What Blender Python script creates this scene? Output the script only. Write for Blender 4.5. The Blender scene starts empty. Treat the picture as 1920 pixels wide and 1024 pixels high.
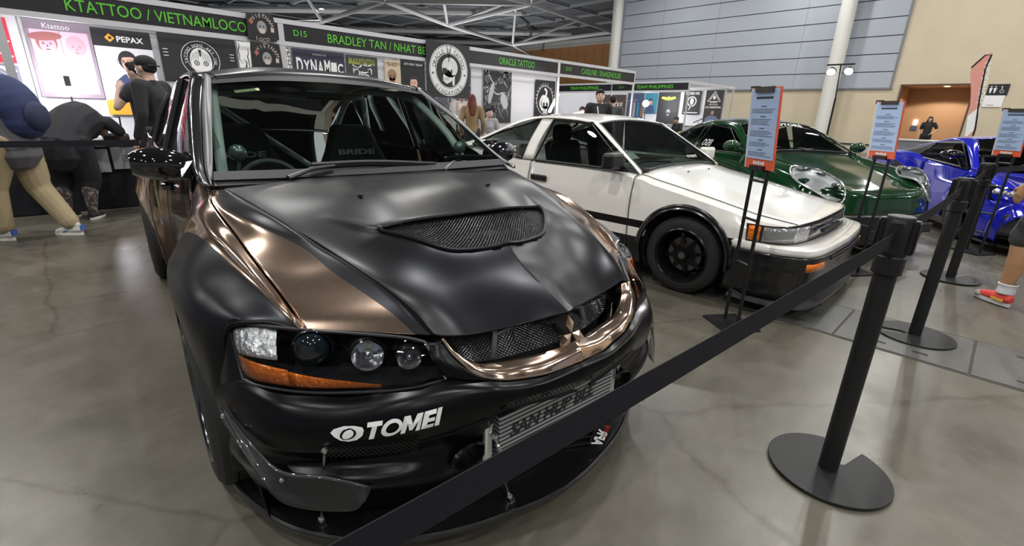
import bpy, bmesh, math, random
import numpy as np
from mathutils import Vector, Matrix
random.seed(7)
S = bpy.context.scene
COL = S.collection
# ------------------------------------------------------------------ camera
# world axes: X runs along the booth row, Y across the aisle, Z up; camera over the origin
YAW = math.radians(44.75); PITCH = 0.3265936; ROLL = 0.029896; CAMH = 1.26975
def cam_matrix():
    f = Vector((math.sin(YAW)*math.cos(PITCH), math.cos(YAW)*math.cos(PITCH), -math.sin(PITCH)))
    r = Vector((math.cos(YAW), -math.sin(YAW), 0)); u = r.cross(f)
    r2 = r*math.cos(ROLL) + u*math.sin(ROLL); u2 = -r*math.sin(ROLL) + u*math.cos(ROLL)
    m = Matrix.Identity(4)
    for i in range(3):
        m[i][0] = r2[i]; m[i][1] = u2[i]; m[i][2] = -f[i]
    m.translation = Vector((0, 0, CAMH)); return m
cd = bpy.data.cameras.new('camera'); cam = bpy.data.objects.new('camera', cd); COL.objects.link(cam)
cd.sensor_width = 36; cd.lens = 885.6/1920*36; cam.matrix_world = cam_matrix(); cd.clip_end = 200; cd.clip_start = 0.02
S.camera = cam
# ------------------------------------------------------------------ world, exposure
S.view_settings.view_transform = 'Standard'; S.view_settings.look = 'None'; S.view_settings.gamma = 1
S.view_settings.use_curve_mapping = False; S.view_settings.exposure = 0.8
W = bpy.data.worlds.new('world'); S.world = W; W.use_nodes = True
W.node_tree.nodes['Background'].inputs[0].default_value = (0.85, 0.9, 1, 1); W.node_tree.nodes['Background'].inputs[1].default_value = 0.13

# ------------------------------------------------------------------ materials
MC = {}
def mat(name, col=(.5, .5, .5), rough=.5, metal=0, emit=None, es=1, coat=0, spec=.5, trans=0, alpha=1, bump=0, bscale=50, vary=0, vscale=8):
    if name in MC: return MC[name]
    m = bpy.data.materials.new(name); m.use_nodes = True; nt = m.node_tree; b = nt.nodes['Principled BSDF']
    if len(col) == 3: col = (*col, 1)
    b.inputs['Base Color'].default_value = col; b.inputs['Roughness'].default_value = rough; b.inputs['Metallic'].default_value = metal
    b.inputs['Coat Weight'].default_value = coat; b.inputs['Coat Roughness'].default_value = .04
    b.inputs['Specular IOR Level'].default_value = spec; b.inputs['Transmission Weight'].default_value = trans; b.inputs['Alpha'].default_value = alpha
    if emit: b.inputs['Emission Color'].default_value = (*emit, 1); b.inputs['Emission Strength'].default_value = es
    if bump or vary:
        tc = nt.nodes.new('ShaderNodeTexCoord'); n = nt.nodes.new('ShaderNodeTexNoise'); n.inputs['Scale'].default_value = bscale if bump else vscale; n.inputs['Detail'].default_value = 5
        nt.links.new(tc.outputs['Object'], n.inputs['Vector'])
        if bump:
            bp = nt.nodes.new('ShaderNodeBump'); bp.inputs['Strength'].default_value = bump; bp.inputs['Distance'].default_value = .01
            nt.links.new(n.outputs['Fac'], bp.inputs['Height']); nt.links.new(bp.outputs['Normal'], b.inputs['Normal'])
        if vary:
            n2 = nt.nodes.new('ShaderNodeTexNoise'); n2.inputs['Scale'].default_value = vscale; n2.inputs['Detail'].default_value = 6
            nt.links.new(tc.outputs['Object'], n2.inputs['Vector'])
            mx = nt.nodes.new('ShaderNodeMix'); mx.data_type = 'RGBA'
            mx.inputs[6].default_value = tuple(c*(1-vary) for c in col[:3])+(1,); mx.inputs[7].default_value = tuple(min(1, c*(1+vary)) for c in col[:3])+(1,)
            nt.links.new(n2.outputs['Fac'], mx.inputs[0]); nt.links.new(mx.outputs[2], b.inputs['Base Color'])
    MC[name] = m; return m
def glassmat(name, tint, refl=1.5, rough=0):
    if name in MC: return MC[name]
    m = bpy.data.materials.new(name); m.use_nodes = True; nt = m.node_tree; nt.nodes.clear()
    o = nt.nodes.new('ShaderNodeOutputMaterial'); mx = nt.nodes.new('ShaderNodeMixShader'); fr = nt.nodes.new('ShaderNodeFresnel'); fr.inputs[0].default_value = refl
    t = nt.nodes.new('ShaderNodeBsdfTransparent'); t.inputs[0].default_value = (*tint, 1); g = nt.nodes.new('ShaderNodeBsdfGlossy'); g.inputs['Roughness'].default_value = rough
    nt.links.new(fr.outputs[0], mx.inputs[0]); nt.links.new(t.outputs[0], mx.inputs[1]); nt.links.new(g.outputs[0], mx.inputs[2]); nt.links.new(mx.outputs[0], o.inputs[0])
    MC[name] = m; return m

# ------------------------------------------------------------------ mesh helpers
def obj(name, V, F, m=None, parent=None, smooth=False, sharp=None, mats=None, fm=None, thick=0, bevel=0):
    me = bpy.data.meshes.new(name); me.from_pydata([tuple(map(float, v)) for v in V], [], [tuple(map(int, f)) for f in F])
    for mm in (mats or ([m] if m else [])): me.materials.append(mm)
    if fm is not None:
        for p, i in zip(me.polygons, fm): p.material_index = int(i)
    if smooth:
        me.polygons.foreach_set('use_smooth', [True]*len(me.polygons))
        if sharp: me.set_sharp_from_angle(angle=math.radians(sharp))
    me.update()
    o = bpy.data.objects.new(name, me); COL.objects.link(o)
    if parent: o.parent = parent
    if thick:
        md = o.modifiers.new('solid', 'SOLIDIFY'); md.thickness = thick; md.offset = -1
    if bevel:
        md = o.modifiers.new('bevel', 'BEVEL'); md.width = bevel; md.segments = 2; md.limit_method = 'ANGLE'
    return o
def thing(name, label, cat, loc=(0, 0, 0), rz=0, group=None):
    o = bpy.data.objects.new(name, None); COL.objects.link(o); o.location = loc; o.rotation_euler = (0, 0, rz); o.empty_display_size = .1
    o['label'] = label; o['category'] = cat
    if group: o['group'] = group
    return o
def tag(o, label, cat, group=None):
    o['label'] = label; o['category'] = cat
    if group: o['group'] = group
    return o
def struct(o): o['kind'] = 'structure'; return o
class MB:
    def __init__(s): s.V = []; s.F = []; s.M = []
    def add(s, V, F, mi=0):
        k = len(s.V); s.V += [tuple(v) for v in V]; s.F += [tuple(i+k for i in f) for f in F]; s.M += [mi]*len(F); return s
    def box(s, c, d, mi=0, rz=0, R=None):
        P = np.array([(x, y, z) for x in (-.5, .5) for y in (-.5, .5) for z in (-.5, .5)])*np.array(d)
        if rz:
            cc, ss = math.cos(rz), math.sin(rz); P = P@np.array([[cc, ss, 0], [-ss, cc, 0], [0, 0, 1]])
        if R is not None: P = P@np.array(R).T
        P = P+np.array(c)
        return s.add(P, [(0, 1, 3, 2), (4, 6, 7, 5), (0, 4, 5, 1), (2, 3, 7, 6), (0, 2, 6, 4), (1, 5, 7, 3)], mi)
    def tube(s, path, r, n=8, mi=0, caps=True, closed=False, sy=1):
        P = np.array(path, float); m = len(P); r = np.broadcast_to(np.array(r, float), (m,))
        if closed: T = np.roll(P, -1, 0)-np.roll(P, 1, 0)
        else: T = np.gradient(P, axis=0)
        T = T/(np.linalg.norm(T, axis=1)[:, None]+1e-12)
        a = np.array([0, 0, 1.]) if abs(T[0][2]) < .9 else np.array([1., 0, 0])
        N = a-T[0]*(a@T[0]); N /= np.linalg.norm(N); V = []
        for i in range(m):
            N = N-T[i]*(N@T[i]); N /= np.linalg.norm(N)+1e-12; B = np.cross(T[i], N)
            for k in range(n):
                t = 2*math.pi*k/n; V.append(P[i]+r[i]*(N*math.cos(t)*sy+B*math.sin(t)))
        F = []
        for i in range(m if closed else m-1):
            j = (i+1) % m
            for k in range(n): F.append((i*n+k, i*n+(k+1) % n, j*n+(k+1) % n, j*n+k))
        if caps and not closed: F.append(tuple(range(n-1, -1, -1))); F.append(tuple(range((m-1)*n, m*n)))
        return s.add(V, F, mi)
    def lathe(s, prof, n=32, axis='z', c=(0, 0, 0), mi=0, a0=0, a1=2*math.pi):
        V = []; m = len(prof); full = abs(a1-a0-2*math.pi) < 1e-6; nn = n if full else n+1
        for k in range(nn):
            t = a0+(a1-a0)*k/n
            for (r, h) in prof:
                x, y = r*math.cos(t), r*math.sin(t)
                p = {'z': (x, y, h), 'y': (x, h, y), 'x': (h, x, y)}[axis]; V.append((p[0]+c[0], p[1]+c[1], p[2]+c[2]))
        F = [(k*m+i, k*m+i+1, ((k+1) % nn)*m+i+1, ((k+1) % nn)*m+i) for k in range(n) for i in range(m-1)]
        return s.add(V, F, mi)
    def ball(s, c, r, n=12, mi=0, R=None):
        r = np.broadcast_to(np.array(r, float), (3,)); V = []; F = []; m = n//2+1
        for i in range(m):
            ph = math.pi*i/(m-1)
            for k in range(n):
                t = 2*math.pi*k/n; p = np.array([math.sin(ph)*math.cos(t)*r[0], math.sin(ph)*math.sin(t)*r[1], math.cos(ph)*r[2]])
                if R is not None: p = np.array(R)@p
                V.append(p+np.array(c))
        for i in range(m-1):
            for k in range(n): F.append((i*n+k, (i+1)*n+k, (i+1)*n+(k+1) % n, i*n+(k+1) % n))
        return s.add(V, F, mi)
    def prism(s, poly, h0, h1, plane='xy', mi=0):
        n = len(poly); V = []
        for h in (h0, h1):
            for (u, v) in poly: V.append({'xy': (u, v, h), 'xz': (u, h, v), 'yz': (h, u, v)}[plane])
        F = [tuple(range(n))[::-1], tuple(range(n, 2*n))]+[(i, (i+1) % n, n+(i+1) % n, n+i) for i in range(n)]
        return s.add(V, F, mi)
    def map(s, f): s.V = [tuple(f(v)) for v in s.V]; return s
    def mirror(s):
        k = len(s.V); s.V += [(x, -y, z) for x, y, z in s.V]; s.F += [tuple(i+k for i in f[::-1]) for f in list(s.F)]; s.M += s.M; return s
    def obj(s, name, mats, parent=None, smooth=False, sharp=40, fix=True, **kw):
        if not isinstance(mats, (list, tuple)): mats = [mats]
        o = obj(name, s.V, s.F, None, parent, False, None, mats, s.M, **kw)
        if fix:
            bm = bmesh.new(); bm.from_mesh(o.data); bmesh.ops.recalc_face_normals(bm, faces=bm.faces); bm.to_mesh(o.data); bm.free()
        if smooth:
            o.data.polygons.foreach_set('use_smooth', [True]*len(o.data.polygons)); o.data.set_sharp_from_angle(angle=math.radians(sharp))
        return o
def cr(P, n, breaks=()):
    """Catmull-Rom through P (k, ...) with n steps a segment; tangents break at the given indices."""
    P = np.array(P, float); k = len(P); cuts = sorted({0, k-1, *[b for b in breaks if 0 < b < k-1]}); out = []
    for a, b in zip(cuts[:-1], cuts[1:]):
        Q = P[a:b+1]
        E = np.concatenate([[2*Q[0]-Q[1]], Q, [2*Q[-1]-Q[-2]]])
        for i in range(len(Q)-1):
            p0, p1, p2, p3 = E[i:i+4]
            for j in range(n):
                t = j/n; out.append(.5*((2*p1)+(-p0+p2)*t+(2*p0-5*p1+4*p2-p3)*t*t+(-p0+3*p1-3*p2+p3)*t**3))
    out.append(P[-1]); return np.array(out)
def dense(G, nu, nv, bu=(), bv=()):
    G = np.array(G, float); Q = cr(G, nu, bu); return cr(Q.transpose(1, 0, 2), nv, bv).transpose(1, 0, 2)
def gridf(Q):
    r, c = Q.shape[:2]; return Q.reshape(-1, 3), [(i*c+j, i*c+j+1, (i+1)*c+j+1, (i+1)*c+j) for i in range(r-1) for j in range(c-1)]
def panel(name, Q, m, parent, center=(-1.2, 0, .5), both=False, keep=None, fmat=None, mats=None, thick=.006, sharp=45, mir=False):
    """Shell panel from a dense point grid, normals turned away from center; both=True adds its mirror image in the same mesh."""
    Q = np.array(Q, float)
    if mir: Q = Q*np.array([1, -1, 1])
    V, F = gridf(Q); V = [tuple(v) for v in V]; fm = [0]*len(F)
    if keep: F = [f for f in F if keep(np.mean([V[i] for i in f], 0))]
    if fmat: fm = [fmat(np.mean([V[i] for i in f], 0)*np.array([1, -1 if mir else 1, 1])) for f in F]
    else: fm = [0]*len(F)
    C = np.array(center, float); s = 0
    for f in F[::max(1, len(F)//60)]:
        a, b, c, d = [np.array(V[i]) for i in f]; s += np.sign(np.cross(c-a, d-b)@((a+c)/2-C))
    if s < 0: F = [f[::-1] for f in F]
    if both:
        k = len(V); V = V+[(x, -y, z) for x, y, z in V]; F = F+[tuple(i+k for i in f[::-1]) for f in F]; fm = fm*2
    used = sorted({i for f in F for i in f}); mp = {u: i for i, u in enumerate(used)}
    o = obj(name, [V[u] for u in used], [tuple(mp[i] for i in f) for f in F], None, parent, True, sharp, mats or [m], fm)
    bm = bmesh.new(); bm.from_mesh(o.data); bmesh.ops.remove_doubles(bm, verts=bm.verts, dist=.0004); bm.to_mesh(o.data); bm.free()
    o.data.set_sharp_from_angle(angle=math.radians(sharp))
    if thick:
        md = o.modifiers.new('solid', 'SOLIDIFY'); md.thickness = thick; md.offset = -1
    return o
def quad(p00, p10, p01, p11, bulge=0, n=8, m=8, nrm=None):
    p00, p10, p01, p11 = [np.array(p, float) for p in (p00, p10, p01, p11)]
    N = np.cross(p10-p00, p01-p00); N /= np.linalg.norm(N)+1e-12
    if nrm is not None: N = np.array(nrm, float)
    return np.array([[p00*(1-u)*(1-v)+p10*u*(1-v)+p01*(1-u)*v+p11*u*v+N*bulge*(1-(2*u-1)**2)*(1-(2*v-1)**2) for v in np.linspace(0, 1, m+1)] for u in np.linspace(0, 1, n+1)])
def text_mesh(body, size=1, depth=0, align='CENTER', bold=0, spacing=1, shear=0, sx=1, res=3):
    c = bpy.data.curves.new('txt', 'FONT'); c.body = body; c.size = size; c.align_x = align; c.align_y = 'CENTER'; c.extrude = depth; c.offset = bold; c.space_character = spacing; c.shear = shear; c.resolution_u = res
    o = bpy.data.objects.new('txt', c); COL.objects.link(o); dg = bpy.context.evaluated_depsgraph_get()
    me = bpy.data.meshes.new_from_object(o.evaluated_get(dg)); V = [(v.co.x*sx, v.co.y, v.co.z) for v in me.vertices]; F = [tuple(p.vertices) for p in me.polygons]
    bpy.data.objects.remove(o); bpy.data.curves.remove(c); bpy.data.meshes.remove(me); return V, F
def frame_map(o, ux, uy, off=0):
    o, ux, uy = [np.array(q, float) for q in (o, ux, uy)]; n = np.cross(ux, uy); n = n/np.linalg.norm(n)
    return lambda v: o+ux*v[0]+uy*v[1]+n*(v[2]+off)
def fit_text(mb, body, w, h, cx=0, cy=0, z=0, mi=0, bold=0, shear=0, spacing=1, depth=0):
    V, F = text_mesh(body, 1, depth, 'CENTER', bold, spacing, shear); V = np.array(V)
    if not len(V): return
    lo, hi = V.min(0), V.max(0); sc = np.array([w/(hi[0]-lo[0]), h/(hi[1]-lo[1])])
    V[:, 0] = (V[:, 0]-(lo[0]+hi[0])/2)*sc[0]+cx; V[:, 1] = (V[:, 1]-(lo[1]+hi[1])/2)*sc[1]+cy; V[:, 2] += z; mb.add(V, F, mi)
def ell(cx, cy, rx, ry, n=24, a=0): return [(cx+rx*math.cos(2*math.pi*k/n)*math.cos(a)-ry*math.sin(2*math.pi*k/n)*math.sin(a), cy+rx*math.cos(2*math.pi*k/n)*math.sin(a)+ry*math.sin(2*math.pi*k/n)*math.cos(a)) for k in range(n)]
def flat(mb, poly, z=0, mi=0): mb.add([(x, y, z) for x, y in poly], [tuple(range(len(poly)))], mi)
def ring(mb, cx, cy, r0, r1, z=0, mi=0, n=40, sy=1):
    V = [(cx+r*math.cos(2*math.pi*k/n), cy+sy*r*math.sin(2*math.pi*k/n), z) for r in (r0, r1) for k in range(n)]
    mb.add(V, [(k, (k+1) % n, n+(k+1) % n, n+k) for k in range(n)], mi)
def arc_text(mb, body, r, cx, cy, a0, a1, h, z=0, mi=0, flip=False, sy=1):
    """letters set round a circle from angle a0 to a1 (degrees)"""
    L = len(body)
    for i, ch in enumerate(body):
        if ch == ' ': continue
        t = math.radians(a0+(a1-a0)*(i+.5)/L); V, F = text_mesh(ch, 1); V = np.array(V)
        if not len(V): continue
        lo, hi = V.min(0), V.max(0); V[:, 0] = (V[:, 0]-(lo[0]+hi[0])/2)*h*1.25; V[:, 1] = (V[:, 1]-.0)*h*1.3
        u = np.array([math.sin(t), -math.cos(t)]); w = np.array([math.cos(t), math.sin(t)])
        if not flip and math.sin(t) < -.2: u, w = -u, -w
        P = np.array([cx+r*math.cos(t), cy+sy*r*math.sin(t)])+V[:, :1]*u+V[:, 1:2]*w
        mb.add([(p[0], p[1], z) for p in P], F, mi)
# ------------------------------------------------------------------ setting materials
def floor_mat():
    m = bpy.data.materials.new('polished_concrete'); m.use_nodes = True; nt = m.node_tree; b = nt.nodes['Principled BSDF']; L = nt.links.new
    tc = nt.nodes.new('ShaderNodeTexCoord')
    def noise(s, d=6, r=.6):
        n = nt.nodes.new('ShaderNodeTexNoise'); n.inputs['Scale'].default_value = s; n.inputs['Detail'].default_value = d; n.inputs['Roughness'].default_value = r; L(tc.outputs['Object'], n.inputs['Vector']); return n
    def ramp(src, stops):
        r = nt.nodes.new('ShaderNodeValToRGB'); L(src, r.inputs[0]); e = r.color_ramp.elements
        e[0].position, e[0].color = stops[0][0], (*stops[0][1], 1); e[1].position, e[1].color = stops[-1][0], (*stops[-1][1], 1)
        for p, c in stops[1:-1]: x = e.new(p); x.color = (*c, 1)
        return r
    r1 = ramp(noise(.9, 8, .62).outputs['Fac'], [(.3, (.075, .069, .052)), (.5, (.106, .098, .076)), (.72, (.142, .132, .104))])
    r2 = ramp(noise(14, 8, .7).outputs['Fac'], [(.3, (.86, .86, .86)), (.7, (1.1, 1.1, 1.1))])
    mx = nt.nodes.new('ShaderNodeMix'); mx.data_type = 'RGBA'; mx.blend_type = 'MULTIPLY'; mx.inputs[0].default_value = 1; L(r1.outputs[0], mx.inputs[6]); L(r2.outputs[0], mx.inputs[7])
    v = nt.nodes.new('ShaderNodeTexVoronoi'); v.feature = 'DISTANCE_TO_EDGE'; v.inputs['Scale'].default_value = .55
    w = nt.nodes.new('ShaderNodeMix'); w.data_type = 'RGBA'; w.inputs[0].default_value = .12; n3 = noise(2.2, 8); L(tc.outputs['Object'], w.inputs[6]); L(n3.outputs['Color'], w.inputs[7]); L(w.outputs[2], v.inputs['Vector'])
    r3 = ramp(v.outputs['Distance'], [(0, (.62, .6, .55)), (.006, (1, 1, 1))])
    m2 = nt.nodes.new('ShaderNodeMix'); m2.data_type = 'RGBA'; m2.blend_type = 'MULTIPLY'; m2.inputs[0].default_value = .8; L(mx.outputs[2], m2.inputs[6]); L(r3.outputs[0], m2.inputs[7]); L(m2.outputs[2], b.inputs['Base Color'])
    r4 = ramp(noise(3, 7, .7).outputs['Fac'], [(.3, (.24, .24, .24)), (.7, (.42, .42, .42))]); L(r4.outputs[0], b.inputs['Roughness'])
    bp = nt.nodes.new('ShaderNodeBump'); bp.inputs['Strength'].default_value = .12; bp.inputs['Distance'].default_value = .01; L(noise(5, 6).outputs['Fac'], bp.inputs['Height']); L(bp.outputs['Normal'], b.inputs['Normal'])
    b.inputs['Specular IOR Level'].default_value = .6
    return m
WHITE = mat('booth_white', (.66, .66, .70), .45); BLACKV = mat('booth_black', (.012, .012, .016), .5); LIME = mat('lime_print', (.13, .62, .04), .5)
ALU = mat('aluminium', (.75, .75, .77), .35, .6); INK = mat('white_print', (.85, .85, .85), .5); BLK = mat('black_plastic', (.007, .007, .008), .42); BLKM = mat('black_powdercoat', (.011, .011, .012), .5, .2)
BEIGE = mat('beige_plywood', (.60, .52, .38), .6, vary=.10, vscale=1.2); GREYP = mat('grey_panel', (.40, .435, .49), .55, vary=.05, vscale=.6); BROWN = mat('brown_panel', (.52, .25, .10), .6, vary=.1, vscale=.4)
DARK = mat('dark_gap', (.02, .02, .02), .8); CEIL = mat('ceiling_dark', (.12, .13, .145), .8); STEEL = mat('truss_grey', (.62, .62, .62), .5); CREAM = mat('cream_column', (.72, .71, .67), .5)

fl = struct(obj('floor', [(-25, -30, 0), (62, -30, 0), (62, 85, 0), (-25, 85, 0)], [(0, 1, 2, 3)], floor_mat()))
# trench covers running across the aisle
COVER = mat('trench_cover_steel', (.095, .096, .088), .42, .1, vary=.22, vscale=9, bump=.3, bscale=60)
ys = [-3.0, -2.1, -1.15, -.14, .50, 1.42, 2.35, 3.3]
for k, (y0, y1) in enumerate(zip(ys[:-1], ys[1:])):
    g = MB().box((3.66, (y0+y1)/2, .002), (.60, y1-y0-.014, .006)); o = g.obj('trench_cover', COVER); o['group'] = 'trench covers in the floor'
    tag(o, 'grey scuffed trench cover plate let into the concrete floor', 'floor cover', 'trench covers in the floor')
    h = MB()
    for yy in (y0+.22, y1-.22):
        for xx in (3.46, 3.86): h.box((xx, yy, .0055), (.022, .075, .002))
    h.obj('lifting_slot', DARK, o)
gm = MB()
gm.box((3.66, .15, .0012), (.64, 6.32, .0016)); struct(gm.obj('trim_1', mat('cover_joint', (.05, .045, .04), .8)))

# walls ------------------------------------------------------------
g = MB()   # beige lower wall with doorway, alcove
XW = 27
def wallbox(mb, y0, y1, z0, z1, x0=XW, x1=XW+.4, mi=0): mb.box(((x0+x1)/2, (y0+y1)/2, (z0+z1)/2), (x1-x0, y1-y0, z1-z0), mi)
wallbox(g, 3.97, 18.2, 0, 2.75); wallbox(g, 3.97, 4.3, 2.75, 14); wallbox(g, 1.6, 3.97, 2.86, 14); wallbox(g, -30, 1.6, 0, 14)
struct(g.obj('wall_far', BEIGE))
g = MB(); pz = [2.75, 3.42, 4.13, 4.84, 5.55, 6.26, 6.97, 7.68, 8.4, 9.2, 10, 11, 12, 14]
for z0, z1 in zip(pz[:-1], pz[1:]): wallbox(g, 4.36, 18.2, z0+.02, z1-.02, XW-.05, XW+.4)
wallbox(g, 4.33, 18.22, 2.7, 14, XW+.02, XW+.4, 1)
for z0, z1 in zip(pz[:-1], pz[1:]):
    for yy in (8.2, 12.4, 15.6): wallbox(g, yy-.006, yy+.006, z0+.02, z1-.02, XW-.053, XW, 1)
struct(g.obj('wall_far_upper', [GREYP, mat('grey_gap', (.15, .155, .17), .7)])).name = 'wall_upper'
g = MB(); g.box((XW-.02, 4.32, 8.4), (.1, .08, 11.3)); g.box((XW-.02, 11.2, 2.73), (.1, 13.9, .06)); struct(g.obj('trim_2', mat('grey_edge', (.2, .205, .22), .5)))
g = MB(); g.box((44, 18.4, 7), (34, .4, 14)); struct(g.obj('wall_side', GREYP))
g = MB(); AB = mat('alcove_brown', (.36, .22, .12), .6)
g.box((XW+2.6, 2.8, 1.43), (.1, 3.4, 2.86)); g.box((XW+1.5, 4.2, 1.43), (2.3, .46, 2.86)); g.box((XW+1.5, 1.45, 1.43), (2.3, .3, 2.86)); g.box((XW+1.5, 2.8, 2.9), (2.3, 2.4, .1)); struct(g.obj('wall_alcove', AB))
g = MB(); g.box((XW+.02, 3.93, 1.43), (.2, .08, 2.86)); g.box((XW+.02, 1.63, 1.43), (.2, .06, 2.86)); g.box((XW+.02, 2.78, 2.86), (.2, 2.4, .06)); struct(g.obj('trim_3', mat('door_frame', (.10, .05, .03), .5)))
g = MB(); g.box((XW-.02, 11, .36), (.05, 14, .06)); g.box((XW-.02, -12, .36), (.05, 26, .06)); struct(g.obj('trim_4', DARK))
g = MB()
for k in range(48): g.box((50, 18.7+k*1.3, 4.6), (.2, 1.27, 9.2))
g.box((50.15, 49, 4.6), (.1, 62, 9.2), 1); struct(g.obj('wall_back', [BROWN, DARK]))
g = MB(); g.box((49.8, 49, 9.55), (.8, 62, .7)); g.box((49.6, 49, 9.3), (.6, 62, .12)); struct(g.obj('trim_5', CREAM))
g = MB(); g.box((12, 79, 6), (80, .3, 12)); struct(g.obj('wall_left', mat('hall_grey', (.22, .22, .23), .7)))
# ceiling: dark deck, purlins, space frame
g = MB(); g.box((18, 28, 10.6), (86, 116, .1))
struct(g.obj('ceiling', CEIL))
g = MB()
for k in range(17): g.box((-22+k*4.2, 49, 10.45), (.22, 62, .2))
for k in range(12): g.box((14, 20+k*5.4, 10.4), (80, .12, .12))
struct(g.obj('trim_6', mat('purlin', (.36, .37, .38), .6)))
def tubething(pts, r, lab, grp):
    o = MB().tube(pts, r, 8).obj('roof_truss_tube', STEEL, smooth=True); tag(o, lab, 'roof truss', grp); return o
NB = [(18.87, 42.0, 7.9), (18.11, 30.68, 7.9), (26.01, 34.55, 7.9), (37.16, 38.4, 7.9), (24.47, 23.67, 7.9), (36.41, 25.59, 7.9)]
tr = thing('roof_space_frame', 'grey tubular roof space frame under the dark ceiling', 'roof truss', (26, 34, 7.9))
def seg(a, b, r, nm='chord_tube', m=STEEL):
    a, b = np.array(a, float), np.array(b, float); o = MB().tube([a-np.array([26, 34, 7.9]), b-np.array([26, 34, 7.9])], r, 8).obj(nm, m, tr, smooth=True); return o
for a, b in [(0, 1), (1, 2), (2, 3), (1, 4), (4, 5), (2, 4), (3, 5)]: seg(NB[a], NB[b], .16)
seg(NB[0], (14, 50, 7.9), .14); seg(NB[3], (48, 45, 7.9), .14); seg(NB[5], (48, 27, 8.2), .14); seg(NB[1], (10, 34, 7.9), .14); seg(NB[4], (12, 24, 7.9), .14)
for i, (x, y, z) in enumerate(NB):
    for dx, dy in ((-4.5, -5), (5, -4.5)): seg((x, y, z), (x+dx, y+dy, 10.4), .12, 'web_tube')
for p, q in [((12, 60), (34, 34)), ((20, 66), (46, 38)), ((6, 48), (26, 26)), ((0, 40), (22, 18)), ((30, 66), (49, 48))]: seg((p[0], p[1], 9.9), (q[0], q[1], 9.9), .26, 'top_beam', mat('beam_grey', (.48, .48, .48), .6))
# columns
for (x, y, lab) in [(26.4, 6.45, 'cream round column in front of the grey panelled wall'), (26.4, 18.35, 'cream round column at the left end of the grey panelled wall')]:
    g = MB().lathe([(0, 0), (.30, 0), (.30, 12), (0, 12)], 24, c=(x, y, 0)); o = g.obj('round_column', CREAM, smooth=True); tag(o, lab, 'column')
# high-bay lamps: real lamps of the hall
LM = mat('lamp_lens', (1, 1, 1), .4, emit=(1, .97, .92), es=60)
def highbay(x, y, z=9.1, p=125, lab=None):
    t = thing('high_bay_lamp', lab or 'round white high bay lamp hanging under the dark ceiling', 'ceiling lamp', (x, y, z), 0, 'high bay lamps')
    MB().lathe([(0, .32), (.10, .32), (.12, .12), (.2, .02), (.2, 0), (.185, 0), (.17, .02)], 20).tube([(0, 0, .3), (0, 0, 1.4)], .02, 6).obj('lamp_housing', mat('lamp_housing', (.3, .3, .3), .4, .6), t, smooth=True)
    MB().lathe([(0, .015), (.175, .015)], 20).obj('lamp_lens', LM, t)
    l = bpy.data.lights.new('lamp_light', 'AREA'); l.shape = 'DISK'; l.size = .34; l.energy = p; l.color = (1, .985, .955); lo = bpy.data.objects.new('lamp_light', l); COL.objects.link(lo); lo.parent = t; lo.location = (0, 0, -.01)
for i, x in enumerate((-9, -2.5, 4, 10.5, 17, 23)):
    for j, y in enumerate((-11, -5, 1.5, 8, 14.5)):
        highbay(x+(.9 if j % 2 else 0), y)
highbay(19.32, 42.9, 9.0, 150, 'round white high bay lamp glowing between the far roof trusses')

for (x, y, lab) in [(26, 31, 'added unseen uplighter brightening the roof behind the near booths'), (36, 40, 'added unseen uplighter brightening the roof by the brown wall'), (16, 46, 'added unseen uplighter brightening the roof at the far left')]:  # unseen lamps added behind the booths to brighten the ceiling and brown wall
    t = thing('added_uplighter', lab, 'lamp', (x, y, 0)); MB().box((0, 0, .15), (.8, .8, .26)).obj('lamp_housing', BLK, t, bevel=.02)
    l = bpy.data.lights.new('lamp_light', 'AREA'); l.size = .7; l.energy = 420; lo = bpy.data.objects.new('lamp_light', l); COL.objects.link(lo); lo.parent = t; lo.location = (0, 0, .30); lo.rotation_euler = (math.pi, 0, 0)

# ------------------------------------------------------------------ booths
YF, YB = 8.05, 10.5
def booth(x0, x1, text, num, lab, tw=None, tx=None, nx=None):
    t = thing('exhibition_booth', lab, 'booth', ((x0+x1)/2, YF, 0), 0, 'tattoo booths in the near row'); cx = (x0+x1)/2; hw = (x1-x0)/2
    MB().box((0, .02, 2.315), (x1-x0-.04, .04, .24)).obj('fascia_board', BLACKV, t)
    MB().box((0, .02, 2.467), (x1-x0, .06, .065)).box((0, .02, 2.168), (x1-x0, .06, .06)).obj('fascia_rail', WHITE, t)
    g = MB()
    if text: fit_text(g, text, tw, .13, tx-cx, 2.315, bold=.004)
    if num: gn_ = MB(); fit_text(gn_, num, .2, .085, nx-cx, 2.33, bold=.01); gn_.map(lambda v: (v[0], -.006, v[1])); gn_.obj('booth_number', LIME, t, fix=False)
    if g.V: g.map(lambda v: (v[0], -.006, v[1])); g.obj('fascia_lettering', LIME, t, fix=False)
    for sx in (-1, 1): MB().box((sx*(hw-.02), .02, 1.25), (.04, .045, 2.5)).obj('post', ALU, t)
    bx = min(x1, 12.15)-x0; MB().box((-hw+bx/2, YB-YF, 1.2), (bx-.01, .04, 2.4)).obj('back_panel', WHITE, t)
    MB().box((-hw+.25, YB-YF-.03, 1.2), (.09, .03, 2.42)).obj('rear_post', ALU, t)
    MB().box((-hw+bx/2, YB-YF-.05, 2.45), (bx-.01, .05, .05)).obj('rear_rail', ALU, t)
    MB().tube([(-hw+.05, YB-YF-.12, 2.43), (bx-hw-.05, YB-YF-.12, 2.43)], .012, 6).obj('hanging_rail', BLK, t)
    return t
booth(-3.0, -.03, '', '', 'booth at far left with a red poster')
booth(-.03, 2.97, 'KTATTOO / VIETNAMLOCO', '', 'white booth holding the ring light, under the largest green lettering', 1.92, 1.53)
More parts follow.
